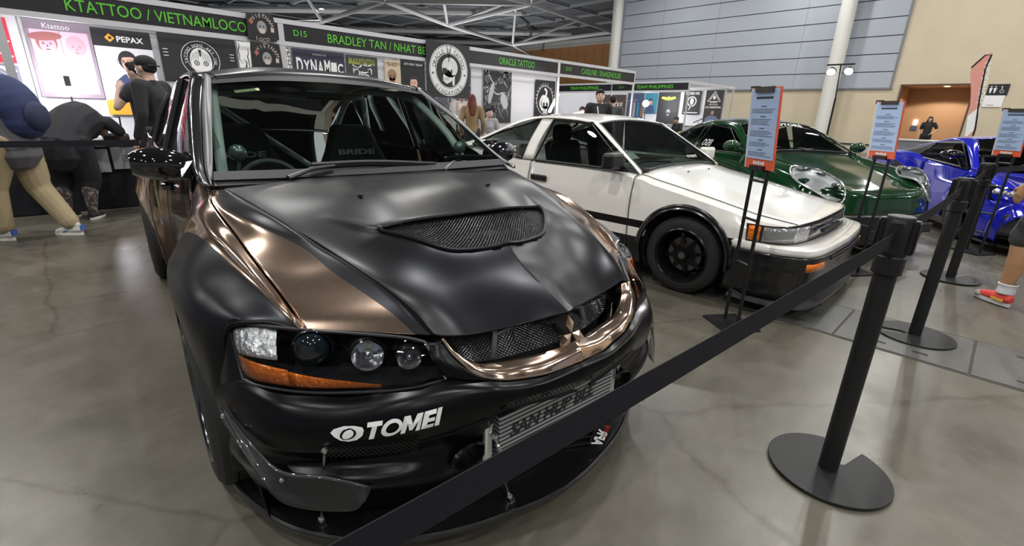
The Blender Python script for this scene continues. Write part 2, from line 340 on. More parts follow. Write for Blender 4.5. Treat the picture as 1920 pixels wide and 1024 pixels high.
booth(2.97, 6.2, 'BRADLEY TAN / NHAT BE', 'D15', 'white booth under green lettering, behind the roof of the bronze and black car', 1.86, 4.61, 3.25)
booth(6.2, 9.36, 'ORACLE TATTOO', '', 'white booth just right of the round skull banner', 1.1, 7.95)
booth(9.36, 12.72, 'CASILINE / SNAKEHOUSE', 'D13', 'last white booth of the near row, by the slanted tube light', 1.75, 11.1, 9.72)
# second row, facing back along the aisle
t = thing('exhibition_booth', 'far booth row with two identical green team signs', 'booth', (16.6, 8.3, 0))
MB().box((0, 3.2, 2.32), (.04, 6.3, .24)).obj('fascia_board', BLACKV, t); MB().box((0, 3.2, 2.467), (.06, 6.36, .06)).box((0, 3.2, 2.17), (.06, 6.36, .06)).box((1.9, 0, 2.45), (3.8, .05, .1)).obj('fascia_rail', WHITE, t)
g = MB(); fit_text(g, 'TEAM PHILIPPINES', 1.5, .12, -1.35, 2.32, bold=.01); fit_text(g, 'TEAM PHILIPPINES', 1.45, .12, -4.55, 2.32, bold=.01); fit_text(g, 'D11', .2, .08, -2.75, 2.32); g.map(lambda v: (-.03, -v[0], v[1])); g.obj('fascia_lettering', LIME, t, fix=False)
for y in (.02, 3.2, 6.38): MB().box((0, y, 1.25), (.045, .045, 2.5)).obj('post', ALU, t)
MB().box((3.78, .02, 1.25), (.05, .05, 2.5)).obj('post', ALU, t)
MB().box((3.1, 3.2, 1.2), (.04, 6.4, 2.4)).obj('back_panel', WHITE, t); MB().box((3.05, 2.9, 2.43), (.05, 6.4, .05)).obj('rear_rail', ALU, t)
MB().box((1.8, 6.4, 1.2), (3.6, .04, 2.4)).obj('side_panel', WHITE, t)
t = thing('booth_counter', 'low white booth counter under the far row posters', 'counter', (17.6, 9.2, 0))
MB().box((0, 0, .5), (.5, 2.2, 1.0)).obj('counter_body', WHITE, t, bevel=.01); MB().box((0, 0, 1.01), (.56, 2.26, .03)).obj('counter_top', mat('counter_grey', (.6, .6, .62), .4), t)

# ------------------------------------------------------------------ posters
def poster(lab, x0, x1, z0, z1, base, draw, y=10.44, cat='poster', name='wall_poster', group=None, axis='x', mats=()):
    """thin printed sheet; draw(mb, w, h) adds artwork in sheet coordinates (origin at centre)"""
    w, h = abs(x1-x0), z1-z0; ms = [base]+list(mats); o = MB().box((0, 0, 0), (w, h, .006)); 
    fm = (lambda v: ((x0+x1)/2+v[0], y-v[2], (z0+z1)/2+v[1])) if axis == 'x' else (lambda v: (y-v[2], (x0+x1)/2-v[0], (z0+z1)/2+v[1]))
    o.map(fm); p = o.obj(name, base); tag(p, lab, cat, group)
    a = MB(); draw(a, w, h)
    if a.V: a.map(lambda v: fm((v[0], v[1], v[2]+.0045))); a.obj('printed_artwork', list(mats), p, fix=False)
    return p
def face(mb, cx, cy, s, skin, hair, dark, z=.001, look=0):
    flat(mb, ell(cx, cy+.12*s, .60*s, .72*s, 20), z, hair); flat(mb, ell(cx+.03*s, cy-.05*s, .46*s, .62*s, 20), z+.0005, skin)
    flat(mb, [(cx-.5*s, cy+.3*s), (cx-.3*s, cy+.62*s), (cx, cy+.75*s), (cx+.35*s, cy+.6*s), (cx+.5*s, cy+.3*s), (cx+.2*s, cy+.4*s), (cx-.2*s, cy+.36*s)], z+.001, hair)
    for e in (-.2, .2): flat(mb, ell(cx+e*s+look*s, cy+.02*s, .08*s, .035*s, 10), z+.0012, dark); flat(mb, [(cx+e*s-.11*s+look*s, cy+.1*s), (cx+e*s+.11*s+look*s, cy+.1*s), (cx+e*s+look*s, cy+.15*s)], z+.0012, dark)
    flat(mb, [(cx-.05*s+look*s, cy-.18*s), (cx+.06*s+look*s, cy-.18*s), (cx+look*s, cy+.0*s)], z+.0012, dark); flat(mb, ell(cx+look*s, cy-.36*s, .14*s, .035*s, 12), z+.0012, dark)
P = lambda n, c, r=.55: mat('print_'+n, c, r)
PK, PINK2, SK, HR, NV, OR = P('pink', (.72, .40, .50)), P('rose', (.62, .3, .36)), P('skin', (.72, .45, .34)), P('hair', (.03, .025, .03)), P('navy', (.05, .07, .16)), P('orange', (.9, .38, .04))
GP, BKP, GR2, RD, TAN, GRN, BLU = P('mauve_grey', (.24, .19, .24)), P('black', (.018, .018, .022)), P('grey', (.35, .35, .37)), P('red', (.62, .03, .06)), P('tan', (.62, .5, .36)), P('yellowgreen', (.5, .55, .08)), P('teal', (.04, .2, .3))
def d_k(mb, w, h):
    fit_text(mb, 'Ktattoo', .3*w/.74*1.0, .07, -.02, h/2-.07, .002, 1)
    flat(mb, [(-w*.44, -h*.44), (-.005, -h*.44), (-.005, h*.38), (-w*.44, h*.38)], .0005, 0); flat(mb, [(.005, -h*.44), (w*.44, -h*.44), (w*.44, h*.38), (.005, h*.38)], .0005, 0)
    face(mb, -w*.22, h*.2, .2, 2, 3, 4, .001); flat(mb, ell(-w*.22, h*.30, .19, .06, 16, .1), .003, 3); face(mb, w*.22, h*.18, .2, 2, 2, 3, .001)
    flat(mb, ell(-w*.22, -h*.25, .15, .24, 20), .001, 2); flat(mb, ell(w*.22, -h*.25, .15, .22, 20), .001, 2)
poster('mauve poster of two tattoo art heads behind the ring light', .22, .96, 1.30, 2.37, GP, d_k, mats=[PK, INK, PINK2, P('brownred', (.28, .1, .1)), HR])
def d_p(mb, w, h):
    flat(mb, [(-w/2, -h/2), (w/2, -h/2), (w/2, h*.30), (-w/2, h*.30)], .0004, 0)
    flat(mb, [(-w*.30, h*.40), (-w*.22, h*.45), (-w*.13, h*.40), (-w*.22, h*.35)], .001, 1); flat(mb, ell(-w*.21, h*.40, .022, .022, 12), .0015, 4); fit_text(mb, 'PEPAX', w*.46, .085, w*.13, h*.395, .001, 2, bold=.02)
    flat(mb, [(-w*.3, -h*.3), (w*.36, -h*.3), (w*.38, -h*.02), (w*.12, h*.02), (-w*.1, -.02), (-w*.26, -h*.1)], .001, 5); face(mb, w*.02, h*.13, .21, 3, 4, 4, .0015, -.08); ring(mb, -w*.12, h*.14, .035, .041, .004, 4, 16); ring(mb, w*.05, h*.14, .035, .041, .004, 4, 16)
    flat(mb, [(-w/2, -h/2), (w/2, -h/2), (w/2, -h*.2), (-w/2, -h*.33)], .003, 1); V, F = text_mesh('Dinh Khang', 1, 0, 'CENTER', .02); V = [(x*.075+.0-y*0.0, y*.085-h*.23+x*.012, .004) for x, y, z in V]; mb.add(V, F, 2)
poster('poster of a dark-haired man with glasses, orange band across its foot', .97, 1.72, 1.06, 2.35, BKP, d_p, mats=[P('pale', (.75, .74, .8)), OR, INK, SK, HR, NV])
def d_c(mb, w, h):
    r = .30; ring(mb, 0, 0, r*.97, r, .001, 0); ring(mb, 0, 0, r*.68, r*.70, .001, 0); arc_text(mb, 'TATTOO HOME ART INK', r*.76, 0, 0, 200, -20, .05, .001, 0, True)
    flat(mb, ell(0, -.03, .17, .22, 24), .001, 0); flat(mb, [(-.02, .16), (.02, .16), (.012, .05), (-.012, .05)], .002, 1)
    for s in (-1, 1):
        ring(mb, s*.07, -.06, .028, .042, .002, 1, 16); flat(mb, ell(s*.07, -.06, .014, .014, 10), .002, 1)
        for k in range(4): flat(mb, [(s*(.02+.03*k), .15-.02*k), (s*(.026+.03*k), .15-.02*k), (s*(.05+.035*k), .0-.01*k), (s*(.044+.035*k), 0-.01*k)], .002, 1)
        for k in range(3): flat(mb, [(s*w*.46, .02+.05*k), (s*w*.40, .02+.05*k), (s*w*.40, .03+.05*k), (s*w*.46, .03+.05*k)], .001, 0)
poster('black banner with a white round emblem of a bearded face', 1.82, 3.0, 1.62, 2.4, BKP, d_c, mats=[INK, BKP])
def squig(mb, w, h, mi, n=9, t=.008, sd=1):
    rr = random.Random(sd)
    for k in range(n):
        x, y, a = rr.uniform(-.4, .4)*w, rr.uniform(-.4, .4)*h, rr.uniform(0, 6); pts = []
        for j in range(9): a += rr.uniform(-.6, .6); x += math.cos(a)*h*.06; y += math.sin(a)*h*.06; x = max(-w*.48, min(w*.48, x)); y = max(-h*.48, min(h*.48, y)); pts.append((x, y, .001))
        P_ = cr(pts, 3); N = np.gradient(P_, axis=0); N = np.stack([-N[:, 1], N[:, 0]], 1); N /= np.linalg.norm(N, axis=1)[:, None]+1e-9
        V = [(p[0]+s*n_[0]*t*(.3+math.sin(i/len(P_)*3.14)), p[1]+s*n_[1]*t*(.3+math.sin(i/len(P_)*3.14)), .001) for i, (p, n_) in enumerate(zip(P_, N)) for s in (-.5, .5)]
        mb.add(V, [(2*i, 2*i+1, 2*i+3, 2*i+2) for i in range(len(P_)-1)], mi)
poster('white poster with black brush drawing beside the patch shirts', 3.03, 3.42, 1.5, 2.38, INK, lambda m_, w, h: squig(m_, w, h, 0, 14, .012, 3), mats=[BKP])
poster('white poster with black scale pattern above the car roof', 3.55, 3.97, 1.5, 2.34, INK, lambda m_, w, h: [ring(m_, -w*.35+.1*(k % 4)+(.05 if (k//4) % 2 else 0), -h*.42+.075*(k//4), .034, .047, .001, 0, 6) for k in range(44)], mats=[BKP])
def d_d(mb, w, h):
    fit_text(mb, 'WE PROUDLY USE', w*.26, .03, 0, h*.40, .001, 0); xs = -.45*w
    for i, ch in enumerate('DYNAMIC'):
        hh = [.30, .24, .27, .25, .29, .24, .20][i]; fit_text(mb, ch, w*.115, hh, xs+w*.065+i*w*.132, h*.12-.01*(i % 2), .001, 0, bold=.03)
poster('dark banner with one big word in ragged white letters', 4.02, 5.1, 1.55, 2.37, P('midnight', (.03, .03, .06)), d_d, mats=[INK])
def d_b(mb, w, h):
    fit_text(mb, 'BRADLEYTATTOO', w*.84, .12, 0, h*.36, .001, 0, bold=.02); squig(mb, w*.6, h*.6, 1, 16, .02, 5); flat(mb, ell(0, -.1, .14, .2, 16), .0008, 2)
poster('dark poster with yellow-green gothic lettering and a pale flower', 5.14, 5.88, 1.5, 2.36, P('charcoal', (.045, .05, .055)), d_b, mats=[GRN, INK, GR2])
def skull(mb, cx, cy, s, c, d, z=.001):
    flat(mb, ell(cx, cy+.12*s, .42*s, .45*s, 24), z, c); flat(mb, [(cx-.3*s, cy-.1*s), (cx+.28*s, cy-.1*s), (cx+.2*s, cy-.62*s), (cx-.22*s, cy-.62*s)], z, c)
    for e in (-.17, .17): flat(mb, ell(cx+e*s, cy+.02*s, .11*s, .12*s, 14), z+.001, d)
    flat(mb, [(cx-.05*s, cy-.22*s), (cx+.05*s, cy-.22*s), (cx, cy-.08*s)], z+.001, d)
    for k in range(6): flat(mb, [(cx-.17*s+.06*k*s, cy-.34*s), (cx-.155*s+.06*k*s, cy-.34*s), (cx-.155*s+.06*k*s, cy-.55*s), (cx-.17*s+.06*k*s, cy-.55*s)], z+.001, d)
def d_s(mb, w, h): fit_text(mb, 'SHEO', w*.6, .08, 0, h*.38, .001, 0); skull(mb, -.02, .02, .28, 1, 0)
poster('tan poster with a brown skull beside the team poster', 6.06, 6.47, 1.6, 2.34, TAN, d_s, mats=[P('umber', (.15, .08, .05)), P('umber2', (.32, .2, .12))])
def d_a(mb, w, h): fit_text(mb, 'ATS PRO TEAM', w*.78, .05, 0, h*.38, .001, 1, bold=.02); flat(mb, [(-.2, -h/2), (.2, -h/2), (.16, -.22), (.05, -.13), (-.05, -.13), (-.16, -.22)], .001, 3); face(mb, 0, .0, .22, 0, 2, 2, .0015)
poster('black poster with a portrait of a man, left of the skull banner', 6.49, 7.15, 1.35, 2.42, BKP, d_a, mats=[SK, INK, HR, P('darkred', (.10, .02, .02))])
poster('dark grey collage poster behind the round skull banner', 7.2, 8.6, 1.2, 2.36, P('slate', (.10, .10, .13)), lambda m_, w, h: squig(m_, w, h, 0, 14, .02, 8), mats=[GR2])
def d_g(mb, w, h):
    squig(mb, w, h, 0, 22, .045, 11); squig(mb, w, h, 1, 10, .03, 12); flat(mb, ell(.25, -.1, .13, .22, 16, .4), .0015, 1); flat(mb, ell(-.25, .1, .08, .3, 16, -.3), .0012, 1)
poster('large dark monochrome tattoo art poster right of the white post', 9.05, 10.1, 1.0, 2.36, BKP, d_g, mats=[P('g3', (.13, .13, .15)), P('g5', (.45, .45, .48))])
def d_n(mb, w, h):
    r = .40; V = [(1.0*(r*1.0)*math.cos(a), 1.15*r*math.sin(a)) for a in [0]]
    ring(mb, 0, 0, r*.9, r*.94, .001, 0, 40, 1.12); arc_text(mb, 'SNAKEHOUSE TATTOO', r*.98, 0, .02, 215, -35, .07, .001, 0, True, 1.12); skull(mb, .03, -.12, .42, 0, 1)
    pts = cr([(-.1, -.3), (-.22, -.1), (-.12, .1), (.02, .12), (.06, .26), (-.04, .34)], 6); N = np.gradient(pts, axis=0); V = []
    for i, (p, n_) in enumerate(zip(pts, N)):
        n_ = n_/np.linalg.norm(n_); tt = .035
        V += [(p[0]-n_[1]*tt, p[1]+n_[0]*tt, .003), (p[0]+n_[1]*tt, p[1]-n_[0]*tt, .003)]
    mb.add(V, [(2*i, 2*i+1, 2*i+3, 2*i+2) for i in range(len(pts)-1)], 0); fit_text(mb, 'SINGAPORE', w*.5, .07, 0, -h*.42, .001, 0)
poster('black poster with snake and skull in a white ring', 11.1, 12.0, 1.1, 2.24, BKP, d_n, mats=[INK, BKP])
# hanging on the fascia
def d_o(mb, w, h):
    r = .46; ring(mb, 0, 0, r*.97, r, .001, 0, 48); ring(mb, 0, 0, r*.70, r*.95, .001, 0, 48); ring(mb, 0, 0, r*.655, r*.68, .001, 0, 48)
    arc_text(mb, 'ORACLE', r*.77, 0, 0, 172, 108, .085, .002, 1, True); arc_text(mb, 'TATTOO', r*.77, 0, 0, 72, 8, .085, .002, 1, True); arc_text(mb, 'SINGAPORE', r*.88, 0, 0, 218, 322, .08, .002, 1, False)
    for s in (-1, 1): flat(mb, ell(s*r*.83, -.06, .02, .02, 10), .002, 1)
    flat(mb, ell(.02, .06, .19, .18, 24), .002, 0); flat(mb, [(-.16, .05), (.02, .0), (.10, -.1), (.06, -.19), (-.06, -.24), (-.15, -.18), (-.14, -.05)], .002, 0)
    flat(mb, ell(-.09, .0, .055, .045, 14), .003, 1); flat(mb, [(-.16, -.08), (-.12, -.08), (-.13, -.04)], .003, 1); flat(mb, ell(.06, -.01, .02, .04, 10), .003, 1)
    for k in range(6): flat(mb, [(-.14+.025*k, -.125), (-.134+.025*k, -.125), (-.13+.025*k, -.18), (-.136+.025*k, -.18)], .003, 1)
    for k in range(5): ring(mb, .02, .06, .05+.03*k, .053+.03*k, .0025, 1, 24)
    flat(mb, [(.08, -.08), (.14, -.06), (.13, -.26), (.08, -.26)], .002, 0)
    for s in (-1, 1): flat(mb, [(s*.05, r*.98), (s*.062, r*.98), (s*.012, .24), (s*.004, .24)], .004, 2); flat(mb, [(s*.018, r*.85), (s*.026, r*.85), (s*.008, .16), (0, .16)], .004, 2)
poster('black hanging banner with a big white ring of letters and a skull', 5.52, 6.56, 1.52, 2.5, BKP, d_o, y=8.0, cat='banner', name='hanging_banner', mats=[INK, BKP, BKP])
def d_v(mb, w, h):
    s = w/.36; arc_text(mb, 'VIETNAM', .125*s, 0, 0, 145, 5, .055, .001, 0, True); arc_text(mb, 'LOCO', .16*s, 0, .0, 235, 300, .05, .001, 0, False); flat(mb, ell(0, -.01, .065, .085, 16), .001, 1)
    for e in (-.025, .025): flat(mb, ell(e, .0, .012, .01, 8), .002, 2)
    flat(mb, [(-.04, -.03), (.04, -.03), (.03, -.09), (-.03, -.09)], .002, 0); flat(mb, [(-.17, .06), (-.13, .10), (-.10, .05), (-.14, .01)], .001, 3); flat(mb, [(.12, -.06), (.165, -.06), (.165, .0), (.12, .0)], .001, 0)
def shirt(lab, x0, z0, w, h, y):
    o = MB().prism([(x0-w*.5, z0), (x0+w*.5, z0), (x0+w*.47, z0+h*.75), (x0+w*.44, z0+h), (x0+.07, z0+h), (x0, z0+h-.02), (x0-.07, z0+h), (x0-w*.44, z0+h), (x0-w*.47, z0+h*.75)], y, y+.035, 'xz').obj('patch_shirt', BKP, bevel=.006); tag(o, lab, 'shirt')
    a = MB(); d_v(a, w, h); a.map(lambda v: (x0+v[0], y-.004-v[2], z0+h*.52+v[1])); a.obj('printed_artwork', [P('offwhite', (.7, .6, .55)), GR2, BKP, P('dullred', (.45, .15, .12))], o, fix=False)
shirt('upper black patch shirt hung over the first booth sign', 2.68, 2.17, .40, .34, 7.98); shirt('lower black patch shirt hung below the booth sign', 2.70, 1.72, .44, .42, 7.98)
# posters of the far row (x = wall)
def far(lab, y1, y0, z0, z1, base, draw, mats): poster(lab, y0, y1, z0, z1, base, draw, y=19.63, axis='y', mats=mats)
far('dark brown poster with one white serif word on the far booth wall', 14.1, 12.78, 1.2, 2.2, P('choc', (.07, .045, .04)), lambda m_, w, h: fit_text(m_, 'HASZEE', w*.85, .22, -.05, .05, .001, 0), [INK])
far('dark blue photo poster of hanging robes on the far booth wall', 12.7, 11.86, 1.2, 2.26, P('nightblue', (.05, .07, .13)), lambda m_, w, h: [flat(m_, [(-.3+.2*k, -.45), (-.18+.2*k, -.45), (-.2+.2*k, .15), (-.27+.2*k, .15)], .001, k % 3) for k in range(4)]+[flat(m_, [(-.38, .2), (.1, .24), (.1, .26), (-.38, .22)], .001, 1)], [P('brown', (.25, .12, .06)), GR2, BLU])
far('teal portrait poster on the far booth wall', 11.82, 11.2, 1.42, 2.26, BLU, lambda m_, w, h: (flat(m_, [(-.22, -.4), (.22, -.4), (.15, -.1), (-.15, -.1)], .001, 2), face(m_, 0, .05, .17, 0, 1, 1)), [SK, HR, NV])
def d_l(mb, w, h):
    for s in (-1, 1): flat(mb, [(0, .48), (s*.3, .52), (s*.34, .44), (s*.1, .36)], .001, 0)
    flat(mb, ell(0, .44, .05, .1, 10), .002, 0); skull(mb, .05, -.12, .22, 2, 1)
far('black poster with a yellow-green winged logo', 11.16, 10.2, .92, 2.28, BKP, lambda m_, w, h: d_l(m_, w, h), [GRN, BKP, GR2])
def d_lo(mb, w, h): fit_text(mb, 'SACRED INK', .6, .1, 0, .36, .001, 0, bold=.02); ring(mb, 0, .05, .16, .2, .001, 0, 14); flat(mb, ell(0, .05, .08, .13, 12), .001, 0); flat(mb, [(-.05, -.1), (.02, -.1), (-.12, -.33)], .001, 0); flat(mb, [(-.3, -.40), (.3, -.40), (.3, -.37), (-.3, -.37)], .001, 0)
far('small black poster with a white wreath emblem', 10.0, 9.26, 1.42, 2.33, BKP, d_lo, [INK])
def d_ly(mb, w, h):
    for r in (.24, .2): V = [(0, .66*1), (0, 0)]
    for a, b in (((-.26, .28), (0, .66)), ((0, .66), (.26, .28)), ((.26, .28), (-.26, .28)), ((-.17, .33), (0, .57)), ((0, .57), (.17, .33))):
        d = np.array(b)-np.array(a); n_ = np.array([-d[1], d[0]])/np.linalg.norm(d)*.009; flat(mb, [np.array(a)-n_, np.array(b)-n_, np.array(b)+n_, np.array(a)+n_], .001, 0)
    flat(mb, ell(0, .42, .05, .07, 12), .001, 0); fit_text(mb, 'RADIANT', .3, .06, 0, .25, .001, 0, bold=.02); fit_text(mb, 'PROTEAM', .34, .045, 0, .16, .001, 0); fit_text(mb, 'LOY MARKETING', .62, .07, 0, .06, .001, 0, bold=.02)
    flat(mb, [(-.3, -.68), (.3, -.68), (.26, -.35), (.1, -.25), (-.1, -.25), (-.26, -.35)], .001, 3); face(mb, 0, -.13, .14, 1, 2, 2, .002); flat(mb, [(-.1, -.62), (.1, -.62), (.1, -.42), (-.1, -.42)], .003, 4)
far('tall black poster with a triangle emblem above a seated man', 9.07, 8.36, .95, 2.35, P('soot', (.03, .025, .025)), d_ly, [INK, P('skin2', (.4, .24, .17)), HR, P('slateblue', (.12, .15, .25)), PK])
# red poster far left
poster('red poster with white strokes at the left edge', -.75, .05, 1.75, 2.35, RD, lambda m_, w, h: [flat(m_, [(-.4, .1-.12*k), (.38, -.02-.2*k), (.38, .0-.2*k), (-.4, .125-.12*k)], .001, 0) for k in range(3)], mats=[INK])
poster('grey swirl tattoo art poster below the red poster', -.75, .05, .9, 1.72, P('violetgrey', (.2, .19, .28)), lambda m_, w, h: [ring(m_, .12, .2, .04+.05*k, .06+.05*k, .001, k % 2, 20) for k in range(4)]+[squig(m_, w, h, 0, 8, .03, 4)], mats=[GR2, INK])
# hall signs
t = thing('restroom_sign', 'black and white restroom sign on the beige wall', 'sign', (XW-.02, .95, 2.45))
MB().box((0, 0, .2), (.03, .60, .40)).obj('black_panel', BLACKV, t); MB().box((0, .03, -.22), (.03, .56, .42)).obj('white_panel', INK, t)
g = MB()
for sx in (-.2, -.08):
    flat(g, ell(sx, .31, .022, .026, 12)); flat(g, [(sx-.045, .26), (sx+.045, .26), (sx+.03, .18), (sx+.02, .08), (sx-.02, .08), (sx-.03, .18)])
ring(g, .12, .14, .045, .058); flat(g, ell(.10, .30, .02, .024, 12)); flat(g, [(.09, .27), (.11, .27), (.12, .2), (.17, .19), (.19, .1), (.18, .1), (.155, .17), (.1, .18)])
g.map(lambda v: (-.018, -v[0], v[1])); g.obj('pictogram', INK, t, fix=False)
g = MB(); fit_text(g, 'Toilets', .22, .05, -.1, -.36); g.map(lambda v: (-.018, -v[0], v[1])); g.obj('lettering', BLACKV, t, fix=False)
t = thing('feather_flag', 'salmon feather flag with white lettering beside the restroom doorway', 'flag', (22, 1.2, 0))
out = cr([(.1, .3), (.02, 1.2), (-.18, 2.3), (-.36, 3.05), (-.1, 3.42), (.04, 3.45), (-.03, 3.0), (.05, 2.0), (.20, 1.2), (.2, .3)], 5)
g = MB().prism([(-x, z) for x, z in out][::-1], -.006, .006, 'yz'); g.obj('flag_sheet', mat('salmon', (.72, .32, .26), .6), t)
g = MB(); flat(g, [(.02, .9), (.17, 1.15), (.15, 1.9), (-.08, 1.6)]); g.map(lambda v: (-.012, -v[0], v[1])); g.obj('white_stripe', INK, t, fix=False)
g = MB()
for k, (w_, s_) in enumerate((('NOEINOH', .15),)):
    V, F = text_mesh(w_, 1); V = np.array(V); lo, hi = V.min(0), V.max(0); V = np.stack([(V[:, 1]-lo[1])/(hi[1]-lo[1])*s_-.02-.16*k, 2.6-(V[:, 0]-lo[0])/(hi[0]-lo[0])*(-1)*.0-(V[:, 0]-(lo[0]+hi[0])/2)/(hi[0]-lo[0])*1.2, V[:, 2]], 1); V[:, 0] += (V[:, 1]-2.6)*-.09; g.add(V, F)
g.map(lambda v: (-.013, -v[0], v[1])); g.obj('lettering', INK, t, fix=False)
MB().tube([(0, -.2, 0), (0, -.2, 1.2), (0, -.06, 2.2), (0, .02, 3.0), (0, -.02, 3.42), (0, .12, 3.42), (0, .36, 3.06)], .025, 8).obj('flag_pole', BLK, t, smooth=True); MB().lathe([(0, 0), (.28, 0), (.28, .03), (0, .03)], 20, c=(0, -.2, 0)).obj('base', BLK, t)
t = thing('recessed_downlight', 'glowing round downlight in the alcove ceiling', 'ceiling lamp', (XW+.9, 2.55, 2.84))
MB().lathe([(.10, 0), (.13, 0), (.13, -.01), (.10, -.01)], 20).obj('trim_ring', WHITE, t); MB().lathe([(0, -.004), (.10, -.004)], 20).obj('lamp_lens', mat('warm_lens', (1, 1, 1), .5, emit=(1, .85, .65), es=25), t)
l = bpy.data.lights.new('downlight', 'SPOT'); l.energy = 220; l.spot_size = 2.6; l.color = (1, .85, .68); l.shadow_soft_size = .1; lo = bpy.data.objects.new('lamp_light', l); COL.objects.link(lo); lo.parent = t; lo.location = (0, 0, -.03)
t = thing('wall_notice', 'small dark notice with a light on the alcove wall', 'sign', (XW+2.52, 3.45, 1.25)); MB().box((0, 0, -.12), (.02, .24, .2)).obj('plate', NV, t); MB().box((0, 0, .14), (.03, .14, .22)).obj('lit_panel', mat('lit', (1, 1, 1), .5, emit=(1, 1, 1), es=4), t)
t = thing('information_counter', 'grey counter in front of the woman in black', 'counter', (25.2, 2.9, 0)); MB().box((0, 0, .34), (.5, 2.2, .68)).obj('counter_body', mat('counter_dark', (.2, .2, .2), .5), t); MB().box((0, 0, .70), (.6, 2.4, .05)).obj('counter_top', mat('counter_grey', (.6, .6, .62), .4), t)

# ------------------------------------------------------------------ barrier posts, belts, sign stands
def stanchion(x, y, rz, lab, slot=0):
    t = thing('barrier_post', lab, 'barrier post', (x, y, 0), rz, 'black belt barrier posts')
    R = .205; n = 48; pts = []
    for k in range(n+1):     # round plate with a curved slot for stacking
        a = math.radians(slot+9)+(2*math.pi-math.radians(18))*k/n; pts.append((R*math.cos(a), R*math.sin(a)))
    sl = math.radians(slot); ca, sa = math.cos(sl), math.sin(sl)
    for u, v in [(.14, -.030), (.07, -.028), (.035, 0), (.07, .026), (.14, .030)]: pts.append((u*ca-v*sa, u*sa+v*ca))
    MB().prism(pts, .004, .016).obj('base_plate', BLKM, t, bevel=.003)
    MB().lathe([(0, .014), (.033, .014), (.033, .84), (0, .84)], 28).obj('post_tube', BLKM, t, smooth=True)
    MB().lathe([(.034, .80), (.043, .805), (.043, .862), (.036, .87)], 28).obj('collar', BLK, t, smooth=True)
    h = MB().lathe([(0, .865), (.040, .865), (.040, .985), (.036, .995), (0, .995)], 28)
    for k in range(4): a = k*math.pi/2; h.box((.040*math.cos(a), .040*math.sin(a), .93), (.022, .03, .11), rz=a); h.box((.052*math.cos(a), .052*math.sin(a), .93), (.005, .038, .10), rz=a)
    h.obj('belt_cassette', BLK, t, smooth=True, bevel=.002); return t
stanchion(1.93, .19, 0, 'nearest black barrier post with a slotted round base', slot=-12)
stanchion(3.75, .14, 0, 'second black barrier post, standing over the trench covers', slot=110)
stanchion(5.52, .10, 0, 'third black barrier post, beyond the second post', slot=-20)
BELT = mat('belt_webbing', (.013, .013, .018), .8, spec=.2, bump=.3, bscale=900)
def belt(p, q, lab, name='barrier_belt', sag=.01, tw=0, h=.048):
    p, q = np.array(p, float), np.array(q, float); V = []; n = 24; d = (q-p)/np.linalg.norm(q-p); nn = np.cross(d, [0, 0, 1]); nn /= np.linalg.norm(nn)
    for i in range(n+1):
        t = i/n; c = p+(q-p)*t-np.array([0, 0, sag*4*t*(1-t)]); a = tw*math.sin(math.pi*t); u = np.array([0, 0, 1])*math.cos(a)+nn*math.sin(a)
        for s, o in ((-.5, -.0008), (.5, -.0008), (.5, .0008), (-.5, .0008)): V.append(c+u*s*h+nn*o)
    F = [(4*i+k, 4*i+(k+1) % 4, 4*i+4+(k+1) % 4, 4*i+4+k) for i in range(n) for k in range(4)]
    o = obj(name, V, F, BELT); tag(o, lab, 'barrier belt', 'black barrier belts'); return o
belt((-.35, .378, .868), (1.89, .19, .925), 'black belt crossing in front of the bronze and black car')
belt((1.97, .19, .93), (3.71, .14, .93), 'black belt between the nearest and second barrier posts')
belt((3.79, .14, .93), (5.48, .10, .93), 'short black belt between the second and third barrier posts')
belt((5.56, .1, .93), (8.6, -.6, .93), 'black belt running on right past the blue car')
belt((-3.2, 5.75, .95), (.62, 5.05, .95), 'black belt in front of the two men at the booth table')
PAPER = mat('sign_paper', (.42, .56, .82), .45); ORG = mat('sign_orange', (.80, .13, .05), .5)
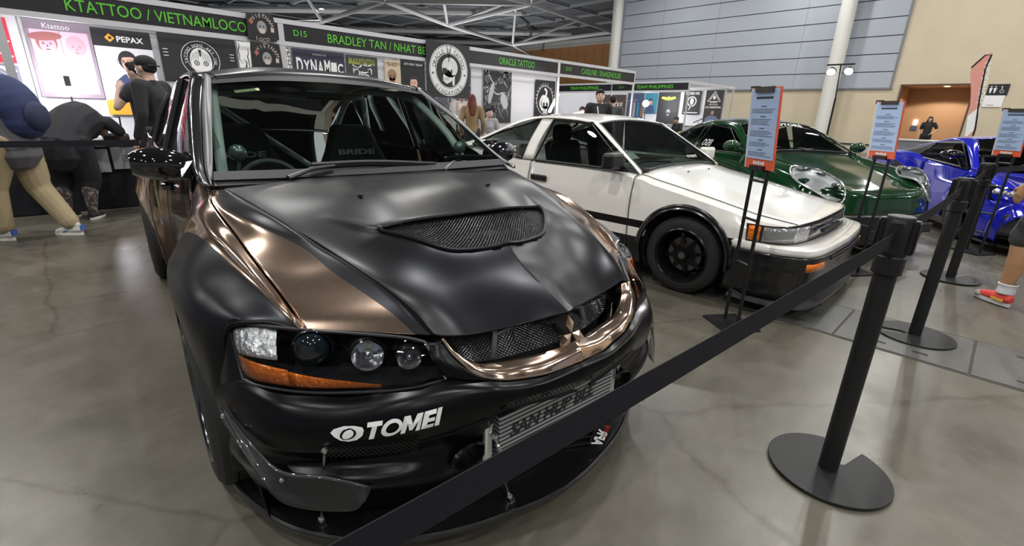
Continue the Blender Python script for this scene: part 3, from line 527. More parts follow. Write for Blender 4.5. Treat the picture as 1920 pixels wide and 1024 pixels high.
def signstand(x, y, rz, lab, z0=1.0, hgt=.445, w=.235):
    t = thing('sign_stand', lab, 'sign stand', (x, y, 0), rz, 'car information stands')
    MB().box((0, 0, .008), (.27, .24, .012)).obj('base_plate', BLKM, t, bevel=.002)
    for s in (-.065, .065): MB().tube([(s, 0, .012), (s, 0, z0+.02)], .011, 10).obj('upright', BLK, t, smooth=True)
    for zz in (.22, .42, .70, .93): MB().tube([(-.065, 0, zz), (.065, 0, zz)], .009, 8).obj('cross_bar', BLK, t, smooth=True)
    tl = lambda mb: mb.map(lambda v: (v[0], v[1]-(v[2]-z0)*.10, v[2]))
    tl(MB().box((0, -.01, z0+hgt/2), (w, .012, hgt))).obj('board', ORG, t); tl(MB().box((-w*.5-.004, -.006, z0+hgt/2), (.010, .022, hgt))).obj('white_edge', WHITE, t); tl(MB().box((0, -.018, z0+hgt/2+.025), (w*.96, .004, hgt*.86))).obj('paper_sheet', PAPER, t)
    tl(MB().box((0, -.024, z0+hgt-.012), (w*.62, .016, .03))).obj('clip', mat('clip_dark', (.05, .04, .03), .4), t); tl(MB().box((0, -.02, z0+.004), (w*.5, .03, .03))).obj('ledge', BLK, t); tl(MB().box((-w*.48, 0, z0+hgt-.005), (.05, .03, .03))).obj('clamp', BLK, t)
    g = MB(); rr = random.Random(int(x*100)); z = z0+hgt-.05
    dash = lambda x0, x1, z, h_: [g.add([(a, z, 0), (b_, z, 0), (b_, z+h_, 0), (a, z+h_, 0)], [(0, 1, 2, 3)]) for a, b_ in [(x0+(x1-x0)*k/6+.002, x0+(x1-x0)*(k+1)/6-.001) for k in range(6)]]
    dash(-w*.3, w*.3, z-.01, .011); z -= .05
    for blk in range(5):
        dash(-.022, .022, z-.003, .006); z -= .016
        for ln in range([3, 4, 4, 3, 3][blk]): ww = w*rr.uniform(.6, .84); x0 = -w*.42; g.add([(x0, z, 0), (x0+ww, z, 0), (x0+ww, z+.0022, 0), (x0, z+.0022, 0)], [(0, 1, 2, 3)]); z -= .0092
        z -= .011
    g.map(lambda v: (v[0], -.0215-(v[1]-z0)*.10, v[1])); g.obj('printed_text', BLACKV, t, fix=False)
    g = MB(); [g.add([(-.05+.02*k, z0+.024, 0), (-.034+.02*k, z0+.024, 0), (-.034+.02*k, z0+.044-.006*(k % 2), 0), (-.05+.02*k, z0+.044, 0)], [(0, 1, 2, 3)]) for k in range(5)]; g.map(lambda v: (v[0], -.0175-(v[1]-z0)*.10, v[1])); g.obj('footer_text', INK, t, fix=False); return t

signstand(3.02, 1.0, math.radians(-124), 'sign stand with blue sheet beside the white car')
signstand(5.05, .74, math.radians(-124), 'sign stand with blue sheet in front of the dark green car')
signstand(6.95, 0.02, math.radians(-124), 'sign stand with blue sheet at the right edge before the blue car')
# ------------------------------------------------------------------ car materials
def copper_mat():
    m = bpy.data.materials.new('copper_chrome_wrap'); m.use_nodes = True; nt = m.node_tree; b = nt.nodes['Principled BSDF']; L = nt.links.new
    b.inputs['Metallic'].default_value = .97; b.inputs['Roughness'].default_value = .13
    tc = nt.nodes.new('ShaderNodeTexCoord'); n = nt.nodes.new('ShaderNodeTexNoise'); n.inputs['Scale'].default_value = 2.2; n.inputs['Detail'].default_value = 2; n.inputs['Distortion'].default_value = 3.0; L(tc.outputs['Object'], n.inputs['Vector'])
    mm = nt.nodes.new('ShaderNodeMath'); mm.operation = 'MULTIPLY'; mm.inputs[1].default_value = 9; L(n.outputs['Fac'], mm.inputs[0]); fr = nt.nodes.new('ShaderNodeMath'); fr.operation = 'FRACT'; L(mm.outputs[0], fr.inputs[0])
    r = nt.nodes.new('ShaderNodeValToRGB'); L(fr.outputs[0], r.inputs[0]); e = r.color_ramp.elements; e[0].position = 0; e[0].color = (.80, .585, .455, 1); e[1].position = 1; e[1].color = (.80, .585, .455, 1)
    x = e.new(.44); x.color = (.80, .585, .455, 1); x = e.new(.5); x.color = (.86, .70, .58, 1); x = e.new(.56); x.color = (.80, .585, .455, 1)
    L(r.outputs[0], b.inputs['Base Color']); return m
COPPER = copper_mat(); SATIN = mat('satin_gunmetal', (.019, .020, .023), .31, .80); GLOSSK = mat('gloss_black', (.006, .006, .007), .06, 0, coat=1)
SATB = mat('satin_black', (.002, .002, .003), .27, .0, spec=.24); CARBON = mat('carbon_fibre', (.010, .010, .011), .25, .2, coat=.8, bump=.25, bscale=420); RUBBER = mat('tyre_rubber', (.012, .012, .012), .75)
CHROME = mat('chrome', (.75, .75, .78), .12, 1); GUN = mat('rim_gunmetal', (.09, .09, .10), .3, .9); PILLAR = mat('silver_grey_trim', (.20, .20, .21), .45, .7)
GLASS = glassmat('tinted_glass', (.60, .69, .66), 1.55); GLASSD = glassmat('dark_tinted_glass', (.16, .19, .19), 1.55); LENS = glassmat('clear_lens', (.9, .92, .92), 1.35)
AMBER = mat('amber_lens', (.95, .21, .005), .16, .35, coat=1, bump=1.0, bscale=75); REFL = mat('crystal_reflector', (.8, .82, .85), .12, .9, bump=1.0, bscale=90)
INTB = mat('interior_black', (.012, .013, .013), .8); CAGE = mat('roll_cage_white', (.80, .86, .82), .4)
def mesh_mat(name, sx, sy, dia=True, wire=(.05, .05, .055), r=.3):
    """perforated mesh: wires with holes between them"""
    m = bpy.data.materials.new(name); m.use_nodes = True; nt = m.node_tree; b = nt.nodes['Principled BSDF']; L = nt.links.new
    b.inputs['Base Color'].default_value = (*wire, 1); b.inputs['Metallic'].default_value = .8; b.inputs['Roughness'].default_value = r
    tc = nt.nodes.new('ShaderNodeTexCoord'); mp = nt.nodes.new('ShaderNodeMapping'); mp.inputs['Scale'].default_value = (sx, sy, 1); L(tc.outputs['UV'], mp.inputs[0])
    if dia: mp.inputs['Rotation'].default_value = (0, 0, 0)
    s = nt.nodes.new('ShaderNodeSeparateXYZ'); L(mp.outputs[0], s.inputs[0])
    def M(op, a, c=None):
        k = nt.nodes.new('ShaderNodeMath'); k.operation = op
        for i, q in enumerate((a, c)):
            if q is None: continue
            if isinstance(q, (int, float)): k.inputs[i].default_value = q
            else: L(q, k.inputs[i])
        return k.outputs[0]
    u = M('ADD', s.outputs[0], s.outputs[1]) if dia else s.outputs[0]; v = M('SUBTRACT', s.outputs[0], s.outputs[1]) if dia else s.outputs[1]
    fu = M('ABSOLUTE', M('SUBTRACT', M('FRACT', u), .5)); fv = M('ABSOLUTE', M('SUBTRACT', M('FRACT', v), .5)); g = M('GREATER_THAN', M('MAXIMUM', fu, fv), .36); L(g, b.inputs['Alpha'])
    bp = nt.nodes.new('ShaderNodeBump'); bp.inputs['Strength'].default_value = .6; bp.inputs['Distance'].default_value = .003; L(M('MAXIMUM', fu, fv), bp.inputs['Height']); L(bp.outputs['Normal'], b.inputs['Normal'])
    return m
def uvgrid(o, Q, mirror=False):
    """uv in metres along the grid"""
    me = o.data; uv = me.uv_layers.new(name='uv'); Q = np.array(Q, float); du = np.concatenate([[0], np.cumsum(np.linalg.norm(np.diff(Q[:, Q.shape[1]//2], axis=0), axis=1))]); dv = np.concatenate([[0], np.cumsum(np.linalg.norm(np.diff(Q[Q.shape[0]//2], axis=0), axis=1))])
    kd = {tuple(np.round(Q[i, j], 4)): (du[i], dv[j]) for i in range(Q.shape[0]) for j in range(Q.shape[1])}
    for l in me.loops:
        c = me.vertices[l.vertex_index].co; uv.data[l.index].uv = kd.get(tuple(np.round([c.x, c.y, c.z], 4)), (0, 0))
def meshpanel(name, Q, m, parent):
    V, F = gridf(np.round(np.array(Q, float), 4)); o = obj(name, V, F, m, parent, True); uvgrid(o, np.round(Q, 4)); return o

def wheel(parent, x, y, r, w, side, rim='mesh', rimm=None, rr=None, nm='wheel'):
    """wheel with tyre tread, rim barrel, spokes and hub as parts; side -1 = outer face to -y"""
    rr = rr or r*.72; rimm = rimm or GUN; g = MB(); o0 = y; s = side
    prof = [(rr-.012, -w/2+.015), (rr, -w/2), (rr+.03, -w/2-.003), (r-.03, -w/2+.004), (r-.008, -w/2+.018), (r, -w/2+.035)]
    for q in (-.5, 0, .5): prof += [(r, q*w*.55-.004), (r-.007, q*w*.55-.002), (r-.007, q*w*.55+.002), (r, q*w*.55+.004)]
    prof += [(r, w/2-.035), (r-.008, w/2-.018), (r-.03, w/2-.004), (rr+.03, w/2+.003), (rr, w/2), (rr-.012, w/2-.015)]
    g.lathe(prof, 72, 'y', (x, o0, r)); ty = g.obj('tyre', RUBBER, parent, smooth=True, sharp=30)
    g = MB().lathe([(rr-.005, -s*w/2), (rr, s*w/2-s*.004), (rr-.012, s*w/2+s*.004), (rr-.022, s*w/2-s*.006), (rr-.03, s*(w/2-.05)), (rr-.045, s*(w/2-.09)), (rr-.04, -s*w/2)], 56, 'y', (x, o0, r)); g.obj('rim_barrel', rimm, parent, smooth=True)
    g = MB(); yf = s*(w/2-.035)
    if rim == 'eight':
        g.lathe([(0, yf+s*.012), (.045, yf+s*.012), (.055, yf-s*.01), (.085, yf-s*.02), (.085, yf-s*.05)], 32, 'y', (x, o0, r))
        for k in range(8):
            a = 2*math.pi*k/8+.2; ca, sa = math.cos(a), math.sin(a); p = lambda q, t, h: (x+q*ca-t*sa, o0+h, r+q*sa+t*ca)
            V = [p(.05, -.017, yf-s*.004), p(.05, .017, yf-s*.004), p(rr-.05, .011, yf-s*.03), p(rr-.05, -.011, yf-s*.03), p(.05, -.02, yf-s*.04), p(.05, .02, yf-s*.04), p(rr-.05, .018, yf-s*.06), p(rr-.05, -.018, yf-s*.06)]
            g.add(V, [(0, 1, 2, 3), (4, 7, 6, 5), (0, 4, 5, 1), (1, 5, 6, 2), (2, 6, 7, 3), (3, 7, 4, 0)])
        for k in range(4): a = math.pi*k/2+.5; g.lathe([(0, yf+s*.0), (.011, yf+s*.0), (.011, yf-s*.03)], 10, 'y', (x+.066*math.cos(a), o0, r+.066*math.sin(a)))
    else:
        n = 10 if rim == 'ten' else 5
        for k in range(n):
            for d in ((-.12, .12) if n == 5 else (0,)):
                a = 2*math.pi*k/n; a2 = a+d; p = lambda q, t, h, b: (x+q*math.cos(b)-t*math.sin(b), o0+h, r+q*math.sin(b)+t*math.cos(b))
                V = [p(.04, -.014, yf-s*.01, a), p(.04, .014, yf-s*.01, a), p(rr-.02, .010, yf, a2), p(rr-.02, -.010, yf, a2), p(.04, -.016, yf-s*.05, a), p(.04, .016, yf-s*.05, a), p(rr-.02, .013, yf-s*.04, a2), p(rr-.02, -.013, yf-s*.04, a2)]
                g.add(V, [(0, 1, 2, 3), (4, 7, 6, 5), (0, 4, 5, 1), (1, 5, 6, 2), (2, 6, 7, 3), (3, 7, 4, 0)])
        g.lathe([(0, yf), (.035, yf), (.06, yf-s*.012), (.065, yf-s*.05)], 28, 'y', (x, o0, r))
    g.obj('spokes', rimm, parent, smooth=True, sharp=35)
    MB().lathe([(rr*.62, 0), (rr*.62, s*.02), (0, s*.02)], 32, 'y', (x, o0, r)).obj('brake_disc', mat('brake_disc', (.2, .2, .2), .35, .9), parent, smooth=True)
    MB().lathe([(0, yf+s*.018), (.026, yf+s*.014), (.03, yf-s*.01)], 20, 'y', (x, o0, r)).obj('hub_cap', mat('hub_grey', (.25, .25, .26), .3, .9), parent, smooth=True)

# ------------------------------------------------------------------ bronze and black saloon car
car = thing('rally_saloon_car', 'satin black and bronze saloon car nearest the camera', 'car', (1.11309, 1.64946, 0), -1.66170)
car['label'] = 'satin black and bronze saloon nearest the camera, with white bumper lettering'
SH = np.array([(-.306, -.715, .968), (-.2, -.729, .938), (.05, -.714, .884), (.25, -.696, .827), (.36, -.678, .782), (.44, -.664, .743), (.474, -.660, .724), (.502, -.656, .704)])
CRS = np.array([(-.27, -.675, .975), (-.12, -.64, .952), (.06, -.595, .918), (.27, -.535, .873), (.43, -.49, .835), (.58, -.445, .791), (.68, -.417, .752), (.747, -.397, .706)])
CPB = np.array([(-.285, -.697, .972), (-.14, -.705, .936), (.08, -.655, .908), (.265, -.570, .860), (.41, -.54, .822), (.555, -.491, .778), (.645, -.458, .744), (.712, -.433, .7065)])
C2 = np.array([(-.45, -.28, .976), (-.2, -.28, .976), (.04, -.29, .962), (.29, -.30, .905), (.45, -.29, .862), (.60, -.287, .772), (.695, -.283, .706), (.741, -.279, .674)])
C1 = np.array([(-.47, -.13, .972), (-.2, -.13, .976), (.04, -.13, .964), (.29, -.13, .908), (.45, -.13, .876), (.62, -.13, .789), (.725, -.13, .718), (.781, -.129, .679)])
C0 = np.array([(-.475, 0, .971), (-.2, 0, .975), (.04, 0, .963), (.29, 0, .909), (.45, 0, .882), (.64, 0, .799), (.77, 0, .747), (.852, 0, .714)])
G = np.stack([C0, C1, C2, CRS, CPB, SH])
NU, NV2 = 20, 18
Q = dense(G, NU, NV2, bu=(3,))
VP = [(.300, 0), (.303, -.2), (.312, -.322), (.322, -.346), (.345, -.345), (.37, -.33), (.42, -.293), (.47, -.25), (.515, -.195), (.54, -.12), (.55, -.05), (.551, 0)]
VPf = VP+[(x, -y) for x, y in VP[::-1][1:-1]]
def inpoly(x, y, P):
    c = False; j = len(P)-1
    for i in range(len(P)):
        if (P[i][1] > y) != (P[j][1] > y) and x < (P[j][0]-P[i][0])*(y-P[i][1])/(P[j][1]-P[i][1])+P[i][0]: c = not c
        j = i
    return c
def pdist(x, y, P):
    p = np.array([x, y]); A = np.array(P); B = np.roll(A, -1, 0); d = B-A; t = np.clip(((p-A)*d).sum(1)/((d*d).sum(1)+1e-12), 0, 1); return np.linalg.norm(A+d*t[:, None]-p, axis=1).min()
# the bonnet rises softly to the vent, with a short swage running back from each rear corner
for i in range(Q.shape[0]):
    for j in range(Q.shape[1]):
        x, y, z = Q[i, j]; d = 0 if inpoly(x, y, VPf) else pdist(x, y, VPf)
        k = min(1, max(0, (x-.27)/.09)); Q[i, j, 2] += .013*math.exp(-(d/.055)**2)*k
        if d > 0 and .08 < x < .40 and y < -.28:
            a_, b2 = np.array([.325, -.345]), np.array([.12, -.455]); dd = b2-a_; t = max(0, min(1, ((np.array([x, y])-a_)@dd)/(dd@dd))); q_ = np.linalg.norm(np.array([x, y])-a_-dd*t); Q[i, j, 2] += .009*math.exp(-(q_/.016)**2)*(1-t)**.8
for i in range(Q.shape[0]): Q[i, :, 2] += .007*math.exp(-abs(i-3*NU)/2.2)*np.clip(np.linspace(0, 1, Q.shape[1])*4+.4, 0, 1)
hood_z_grid = Q
cols_copper = 3*NU; 
Vh, Fh = gridf(Q); nc = Q.shape[1]; fm = []; keepF = []
for f in Fh:
    i, j = divmod(f[0], nc); c = np.mean([Vh[k] for k in f], 0)
    if inpoly(c[0], c[1], VPf): continue
    keepF.append(f); fm.append(1 if i >= 4*NU else 0)
def make_sym(name, V, F, fm, mats, parent, thick=.006, sharp=30, up=(0, 0, 1)):
    V = [tuple(v) for v in V]; a, b, c, d = [np.array(V[k]) for k in F[len(F)//2]]
    if np.cross(c-a, d-b)@np.array(up) < 0: F = [f[::-1] for f in F]
    k = len(V); V2 = V+[(x, -y, z) for x, y, z in V]; F2 = list(F)+[tuple(i+k for i in f[::-1]) for f in F]
    o = obj(name, V2, F2, None, parent, True, None, mats, fm*2); bm = bmesh.new(); bm.from_mesh(o.data); bmesh.ops.remove_doubles(bm, verts=bm.verts, dist=.0005)
    bmesh.ops.delete(bm, geom=[v for v in bm.verts if not v.link_faces], context='VERTS'); bm.to_mesh(o.data); bm.free(); o.data.set_sharp_from_angle(angle=math.radians(sharp))
    if thick: md = o.modifiers.new('solid', 'SOLIDIFY'); md.thickness = thick; md.offset = -1
    return o
make_sym('bonnet', Vh, keepF, fm, [SATIN, COPPER], car, sharp=28)
def hz(x, y):
    P_ = hood_z_grid.reshape(-1, 3); y = -abs(y); d = (P_[:, 0]-x)**2+(P_[:, 1]-y)**2; k = np.argsort(d)[:4]; w = 1/(d[k]+1e-7); return float((P_[k, 2]*w).sum()/w.sum())
rim = cr(np.array([(x, y, hz(x, y)+.003) for x, y in VPf+[VPf[0]]]), 3)[:-1]
MB().tube(rim, .007, 8, closed=True).obj('vent_frame', SATIN, car, smooth=True)
VM = mesh_mat('vent_mesh', 75, 75, wire=(.022, .022, .025)); gq = []
xs_ = np.linspace(.285, .50, 16)
for yy in np.linspace(-.345, .345, 40):
    col = []
    f0 = np.interp(abs(yy), [0, .2, .322, .345], [.298, .301, .310, .322]); f1 = np.interp(abs(yy), [0, .05, .12, .195, .25, .293, .33, .346], [.553, .552, .542, .517, .472, .422, .372, .347])
    for t in np.linspace(0, 1, 16): x = f0*(1-t)+f1*t; col.append((x, yy, hz(f0, yy)*(1-t)+hz(f1, yy)*t-.004))
    gq.append(col)
meshpanel('vent_mesh', gq, VM, car)
MB().box((.36, 0, .70), (.50, .80, .02)).box((.30, 0, .80), (.06, .5, .05)).obj('engine_bay', mat('engine_dark', (.004, .004, .004), .7), car)
for s, n_ in ((-1, 'R'), (1, 'L')):
    MB().lathe([(0, .008), (.008, .008), (.010, 0)], 14, c=(.04, s*.291, hz(.04, .291))).box((.05, s*.291, hz(.04, .291)+.006), (.012, .01, .006)).obj('washer_nozzle', BLK, car, smooth=True)
# wings (front fenders): shut line -> shoulder -> flare -> arch lip
WX, WR = 0.0, .345
def archz(x, r=WR, c=0., zc=.315): d = r*r-(x-c)**2; return zc+math.sqrt(d) if d > 0 else None
def fender(s):
    T = np.array([  # shut line (x,y,z), tracking the bonnet edge, running back to the door
        (-.50, -.735, .990), (-.306, -.722, .966), (-.2, -.734, .936), (.05, -.719, .882), (.25, -.701, .825), (.36, -.683, .780), (.44, -.669, .741), (.500, -.658, .702)])
    B = np.array([  # copper / satin boundary
        (-.50, -.786, .79), (-.34, -.826, .812), (-.2, -.815, .845), (.02, -.795, .862), (.24, -.748, .812), (.36, -.715, .772), (.44, -.690, .737), (.501, -.660, .7005)])
    M_ = T*.45+B*.55+np.array([0, 0, .014]); M_[:, 1] -= .006
    M_[-1] = (.5005, -.659, .7012); M_[0, 2] += .0
    P1 = np.array([(-.50, -.794, .70), (-.36, -.862, .735), (-.2, -.878, .765), (.0, -.872, .785), (.2, -.848, .770), (.32, -.822, .745), (.40, -.80, .725), (.45, -.765, .712)])
    P2 = np.array([(-.50, -.798, .62), (-.37, -.876, .67), (-.2, -.902, .705), (.0, -.905, .722), (.2, -.895, .705), (.31, -.868, .672), (.365, -.835, .650), (.40, -.816, .640)])
    P2[-1] = (.375, -.812, .700); P1[-1] = (.43, -.745, .712); P1[-2] = (.405, -.79, .722)
    P3 = []
    for x, y in [(-.50, -.862), (-.352, -.884), (-.2, -.902), (.0, -.908), (.2, -.897), (.295, -.876), (.335, -.858), (.362, -.838)]:
        z = archz(max(-.3449, min(.3449, x))); P3.append((x, y, z))
    P3[0] = (-.50, -.80, .40)
    G = np.stack([T, M_, B, P1, P2, np.array(P3)]); Qf = dense(G, 10, 10)
    V, F = gridf(Qf); nc = Qf.shape[1]; fm = [1 if divmod(f[0], nc)[0] < 20 else 0 for f in F]
    V = [(x, y*(-s), z) for x, y, z in V]; 
    o = obj('front_wing', V, F, None, car, True, None, [SATIN, COPPER], fm)
    a, b, c, d = [np.array(V[k]) for k in F[len(F)//2]]
    if np.cross(c-a, d-b)@np.array([0, s*1., .5]) < 0: o.data.flip_normals()
    md = o.modifiers.new('solid', 'SOLIDIFY'); md.thickness = .008; md.offset = -1
    # lower rear of the wing behind the wheel, and front-lower piece to the bumper
    D = dense(np.array([[(-.50, -.80, .40), (-.43, -.835, .38), (-.352, -.884, .315+.0)], [(-.50, -.795, .25), (-.42, -.83, .24), (-.36, -.87, .235)], [(-.50, -.77, .13), (-.43, -.79, .13), (-.37, -.82, .13)]]), 5, 5)
    panel('wing_lower', D, SATIN, car, mir=(s == 1)); return o
fender(-1); fender(1)
# side fillet between lamp and wheel arch
for s in (-1, 1):
    A = [(.362, -.838, .435), (.350, -.852, .53), (.365, -.832, .62), (.375, -.812, .700)]; Bq = [(.445, -.812, .50), (.438, -.806, .573), (.40, -.808, .64), (.365, -.807, .708)]
    D = dense(np.array([A, [((np.array(a)+np.array(b))/2+np.array([.0, -.006, 0])) for a, b in zip(A, Bq)], Bq]), 5, 6); panel('bumper_corner_fillet', D, SATIN, car, mir=(s == 1))
# bumper
R0 = [(.352, -.862, .53), (.44, -.808, .569), (.56, -.742, .567), (.66, -.614, .567), (.76, -.508, .589), (.81, -.400, .604), (.858, -.306, .592), (.876, -.249, .578), (.885, -.186, .567), (.901, -.126, .565), (.915, 0, .572)]
R1 = [(.354, -.868, .50), (.45, -.828, .540), (.58, -.762, .545), (.69, -.642, .548), (.785, -.523, .566), (.838, -.411, .582), (.885, -.31, .577), (.900, -.25, .566), (.910, -.186, .556), (.922, -.12, .552), (.932, 0, .556)]
R2 = [(.356, -.868, .45), (.455, -.842, .48), (.592, -.784, .495), (.705, -.665, .505), (.797, -.537, .52), (.855, -.42, .535), (.892, -.31, .538), (.908, -.25, .534), (.918, -.186, .528), (.928, -.12, .525), (.938, 0, .528)]
R3 = [(.358, -.865, .40), (.455, -.845, .42), (.590, -.784, .43), (.70, -.667, .435), (.786, -.537, .447), (.842, -.42, .468), (.875, -.31, .490), (.893, -.25, .498), (.903, -.186, .496), (.913, -.12, .494), (.922, 0, .496)]
Qb = dense(np.array([R0, R1, R2, R3]), 8, 8)
def bump_pt(u, v):
    """point of the upper bumper skin, u from wing (0) to centre (1), v from lamp (0) to lower edge (1)"""
    r, c = (Qb.shape[0]-1)*v, (Qb.shape[1]-1)*u; i, j = min(int(r), Qb.shape[0]-2), min(int(c), Qb.shape[1]-2); a, b = r-i, c-j
    return Qb[i, j]*(1-a)*(1-b)+Qb[i+1, j]*a*(1-b)+Qb[i, j+1]*(1-a)*b+Qb[i+1, j+1]*a*b
panel('front_bumper', Qb, SATB, car, both=True, center=(-.5, 0, .5))
# lower bumper corner with duct: bulging below the mesh strip
L0 = [(.358, -.862, .395), (.452, -.838, .415), (.585, -.775, .430), (.70, -.66, .440), (.782, -.53, .450), (.83, -.415, .455), (.86, -.31, .470), (.868, -.275, .480)]
L1 = [(.356, -.858, .36), (.45, -.832, .37), (.575, -.762, .38), (.685, -.645, .385), (.762, -.52, .385), (.80, -.41, .39), (.82, -.31, .39), (.825, -.275, .39)]
L2 = [(.356, -.862, .31), (.452, -.84, .32), (.59, -.782, .33), (.71, -.668, .335), (.79, -.53, .33), (.815, -.41, .31), (.80, -.32, .30), (.79, -.275, .30)]
L3 = [(.354, -.83, .22), (.44, -.798, .22), (.555, -.722, .225), (.655, -.612, .23), (.73, -.49, .225), (.765, -.39, .22), (.775, -.32, .21), (.775, -.275, .21)]
L4 = [(.35, -.79, .09), (.42, -.755, .09), (.51, -.675, .09), (.585, -.57, .09), (.64, -.46, .09), (.68, -.37, .09), (.70, -.31, .09), (.70, -.275, .09)]
Ql = dense(np.array([L0, L1, L2, L3, L4]), 6, 7); [panel('lower_bumper', Ql, SATB, car, center=(-.5, 0, .3), mir=mq) for mq in (False, True)]
# duct scoop beside the intercooler
for s in (-1, 1):
    MB().lathe([(.060, 0), (.066, .012), (.058, .02), (.050, .0), (.045, -.05), (0, -.06)], 24, 'x', (0, 0, 0)).map(lambda v: (v[0]+.812, v[1]*.95+s*.335, v[2]*.55+.345)).obj('air_duct', SATB, car, smooth=True)
# mesh strips
SM = mesh_mat('small_mesh', 75, 75, wire=(.03, .03, .032))
for s in (-1, 1):
    q = np.array([[np.array((.690, -.686, .464))*(1-t)+np.array((.816, -.485, .470))*t+np.array([.008*4*t*(1-t), -.006*4*t*(1-t), 0])+np.array([.008-.006*v, -.006, -.034*v]) for v in np.linspace(0, 1, 4)] for t in np.linspace(0, 1, 14)]); q[:, :, 1] *= -s*1.0 if s == 1 else 1
    if s == 1: q[:, :, 1] = np.abs(q[:, :, 1])
    meshpanel('side_mesh', q, SM, car)
# crossbar slits with mesh between grille and intercooler
for s in (-1, 1):
    def sl(t, v, off=0): y = s*(.035+.235*t); x = np.interp(abs(y), [0, .12, .186, .25, .31], [.936, .926, .916, .905, .890]); zt = np.interp(abs(y), [0, .3], [.529, .536]); return (x+off-.004*v, y, zt-v*(.026-.010*t))
    q = np.array([[sl(t, v, .0035) for v in np.linspace(0, 1, 5)] for t in np.linspace(0, 1, 14)]); meshpanel('slit_mesh', q, mesh_mat('slit_mesh', 70, 70, wire=(.16, .16, .16)), car)
    MB().add([sl(t, v, .002) for t in np.linspace(0, 1, 12) for v in (-.18, 1.25)], [(2*i, 2*i+1, 2*i+3, 2*i+2) for i in range(11)]).obj('slit_opening', DARK, car)
    MB().tube([sl(t, 1.3, .004) for t in np.linspace(-.03, 1.05, 12)], .005, 6).obj('slit_lip', SATB, car, smooth=True)
# crossbar underside + intercooler
MB().prism([(.66, .12), (.66, .48), (.68, .48), (.68, .12)], -.40, .40, 'xz').obj('radiator_shroud', INTB, car)
ICM = bpy.data.materials.new('intercooler_core'); ICM.use_nodes = True; nt = ICM.node_tree; b = nt.nodes['Principled BSDF']; tc = nt.nodes.new('ShaderNodeTexCoord'); wv = nt.nodes.new('ShaderNodeTexWave'); wv.bands_direction = 'Z'; wv.inputs['Scale'].default_value = 22; wv.inputs['Distortion'].default_value = 0
nt.links.new(tc.outputs['Object'], wv.inputs['Vector']); rp = nt.nodes.new('ShaderNodeValToRGB'); rp.color_ramp.elements[0].color = (.05, .05, .055, 1); rp.color_ramp.elements[0].position = .35; rp.color_ramp.elements[1].color = (.42, .43, .45, 1); rp.color_ramp.elements[1].position = .6
nt.links.new(wv.outputs['Color'], rp.inputs[0]); nt.links.new(rp.outputs[0], b.inputs['Base Color']); b.inputs['Metallic'].default_value = .5; b.inputs['Roughness'].default_value = .35
MB().box((.81, .004, .335), (.07, .50, .215)).obj('intercooler', ICM, car, bevel=.004)
for s in (-1, 1): MB().box((.80, s*.275, .335), (.075, .035, .22)).obj('intercooler_tank', CHROME, car, bevel=.01)
g = MB(); fit_text(g, 'SAN HUP BEE', .375, .046, 0, .382, bold=.03, shear=.25); g.map(lambda v: (.8465, v[0]-.02, v[1]+.02*v[0])); g.obj('intercooler_lettering', BLACKV, car, fix=False)
# splitter
lip = [(.10, .845), (.22, .85), (.36, .82), (.50, .762), (.62, .672), (.73, .545), (.82, .36), (.876, .14), (.892, 0)]
lipc = cr(np.array([(x, y, 0) for x, y in lip]), 6)[:, :2]; full = [(x, -y) for x, y in lipc]+[(x, y) for x, y in lipc[::-1][1:]]
full = full+[(.10, .70), (.3, .55), (.3, -.55), (.10, -.70)]
MB().prism([(x, y) for x, y in full], .078, .092).obj('front_splitter', CARBON, car)
MB().tube([(x, y, .085) for x, y in full[:-4]], .010, 8).obj('splitter_edge', CARBON, car, smooth=True)
for s in (-1, 1):   # raised strakes and end fences
    MB().prism([(.20, .092), (.44, .092), (.42, .11), (.34, .24), (.20, .30)], s*.800, s*.806, 'xz').obj('end_fence', SATB, car, bevel=.002)
for y0, sc in ((.18, 1), (.21, .8)): pass
g = MB()
for k in range(3): g.tube([(.74-.02*k, .10+.03*k, .096), (.80-.02*k, .22+.04*k, .102), (.72-.02*k, .36+.03*k, .096)], .006, 6)
g.obj('splitter_rib', SATB, car, smooth=True)
STL = mat('rod_steel', (.6, .6, .6), .25, 1)
for (p, q) in [((.695, -.688, .45), (.545, -.682, .096)), ((.80, -.26, .40), (.818, -.177, .096)), ((.83, .30, .42), (.73, .50, .096)), ((.695, .688, .45), (.545, .682, .096)), ((.845, -.262, .385), (.84, -.225, .28))]:
    t = MB(); p, q = np.array(p), np.array(q); d = q-p; t.tube([p, p+d*.3, p+d*.32, p+d*.7, p+d*.72, q], [.004, .004, .007, .007, .004, .004], 8); t.ball(p, .010, 8); t.ball(q+[0, 0, .006], .010, 8); t.box(q+[0, 0, .002], (.03, .018, .006)); t.obj('splitter_rod', STL, car, smooth=True)
# canards
for s in (-1, 1):
    I = np.array([(.40, -.862, .49), (.55, -.818, .43), (.627, -.775, .385), (.70, -.688, .374), (.757, -.600, .335)]); O = np.array([(.412, -.870, .485), (.56, -.842, .41), (.655, -.79, .312), (.745, -.662, .280), (.768, -.622, .305)])
    if True:
        Gc = np.stack([I, (I+O)/2+np.array([0, 0, -.004]), O]); D = dense(Gc, 4, 6); panel('canard', D, CARBON, car, center=(.5, 0, 2), thick=.004, mir=(s == 1))
    g = MB(); 
    for p in ((.43, -.866, .476), (.64, -.785, .37)): g.ball((p[0], -s*p[1], p[2]) if s == 1 else p, .007, 8)
    g.obj('canard_bolt', STL, car, smooth=True)
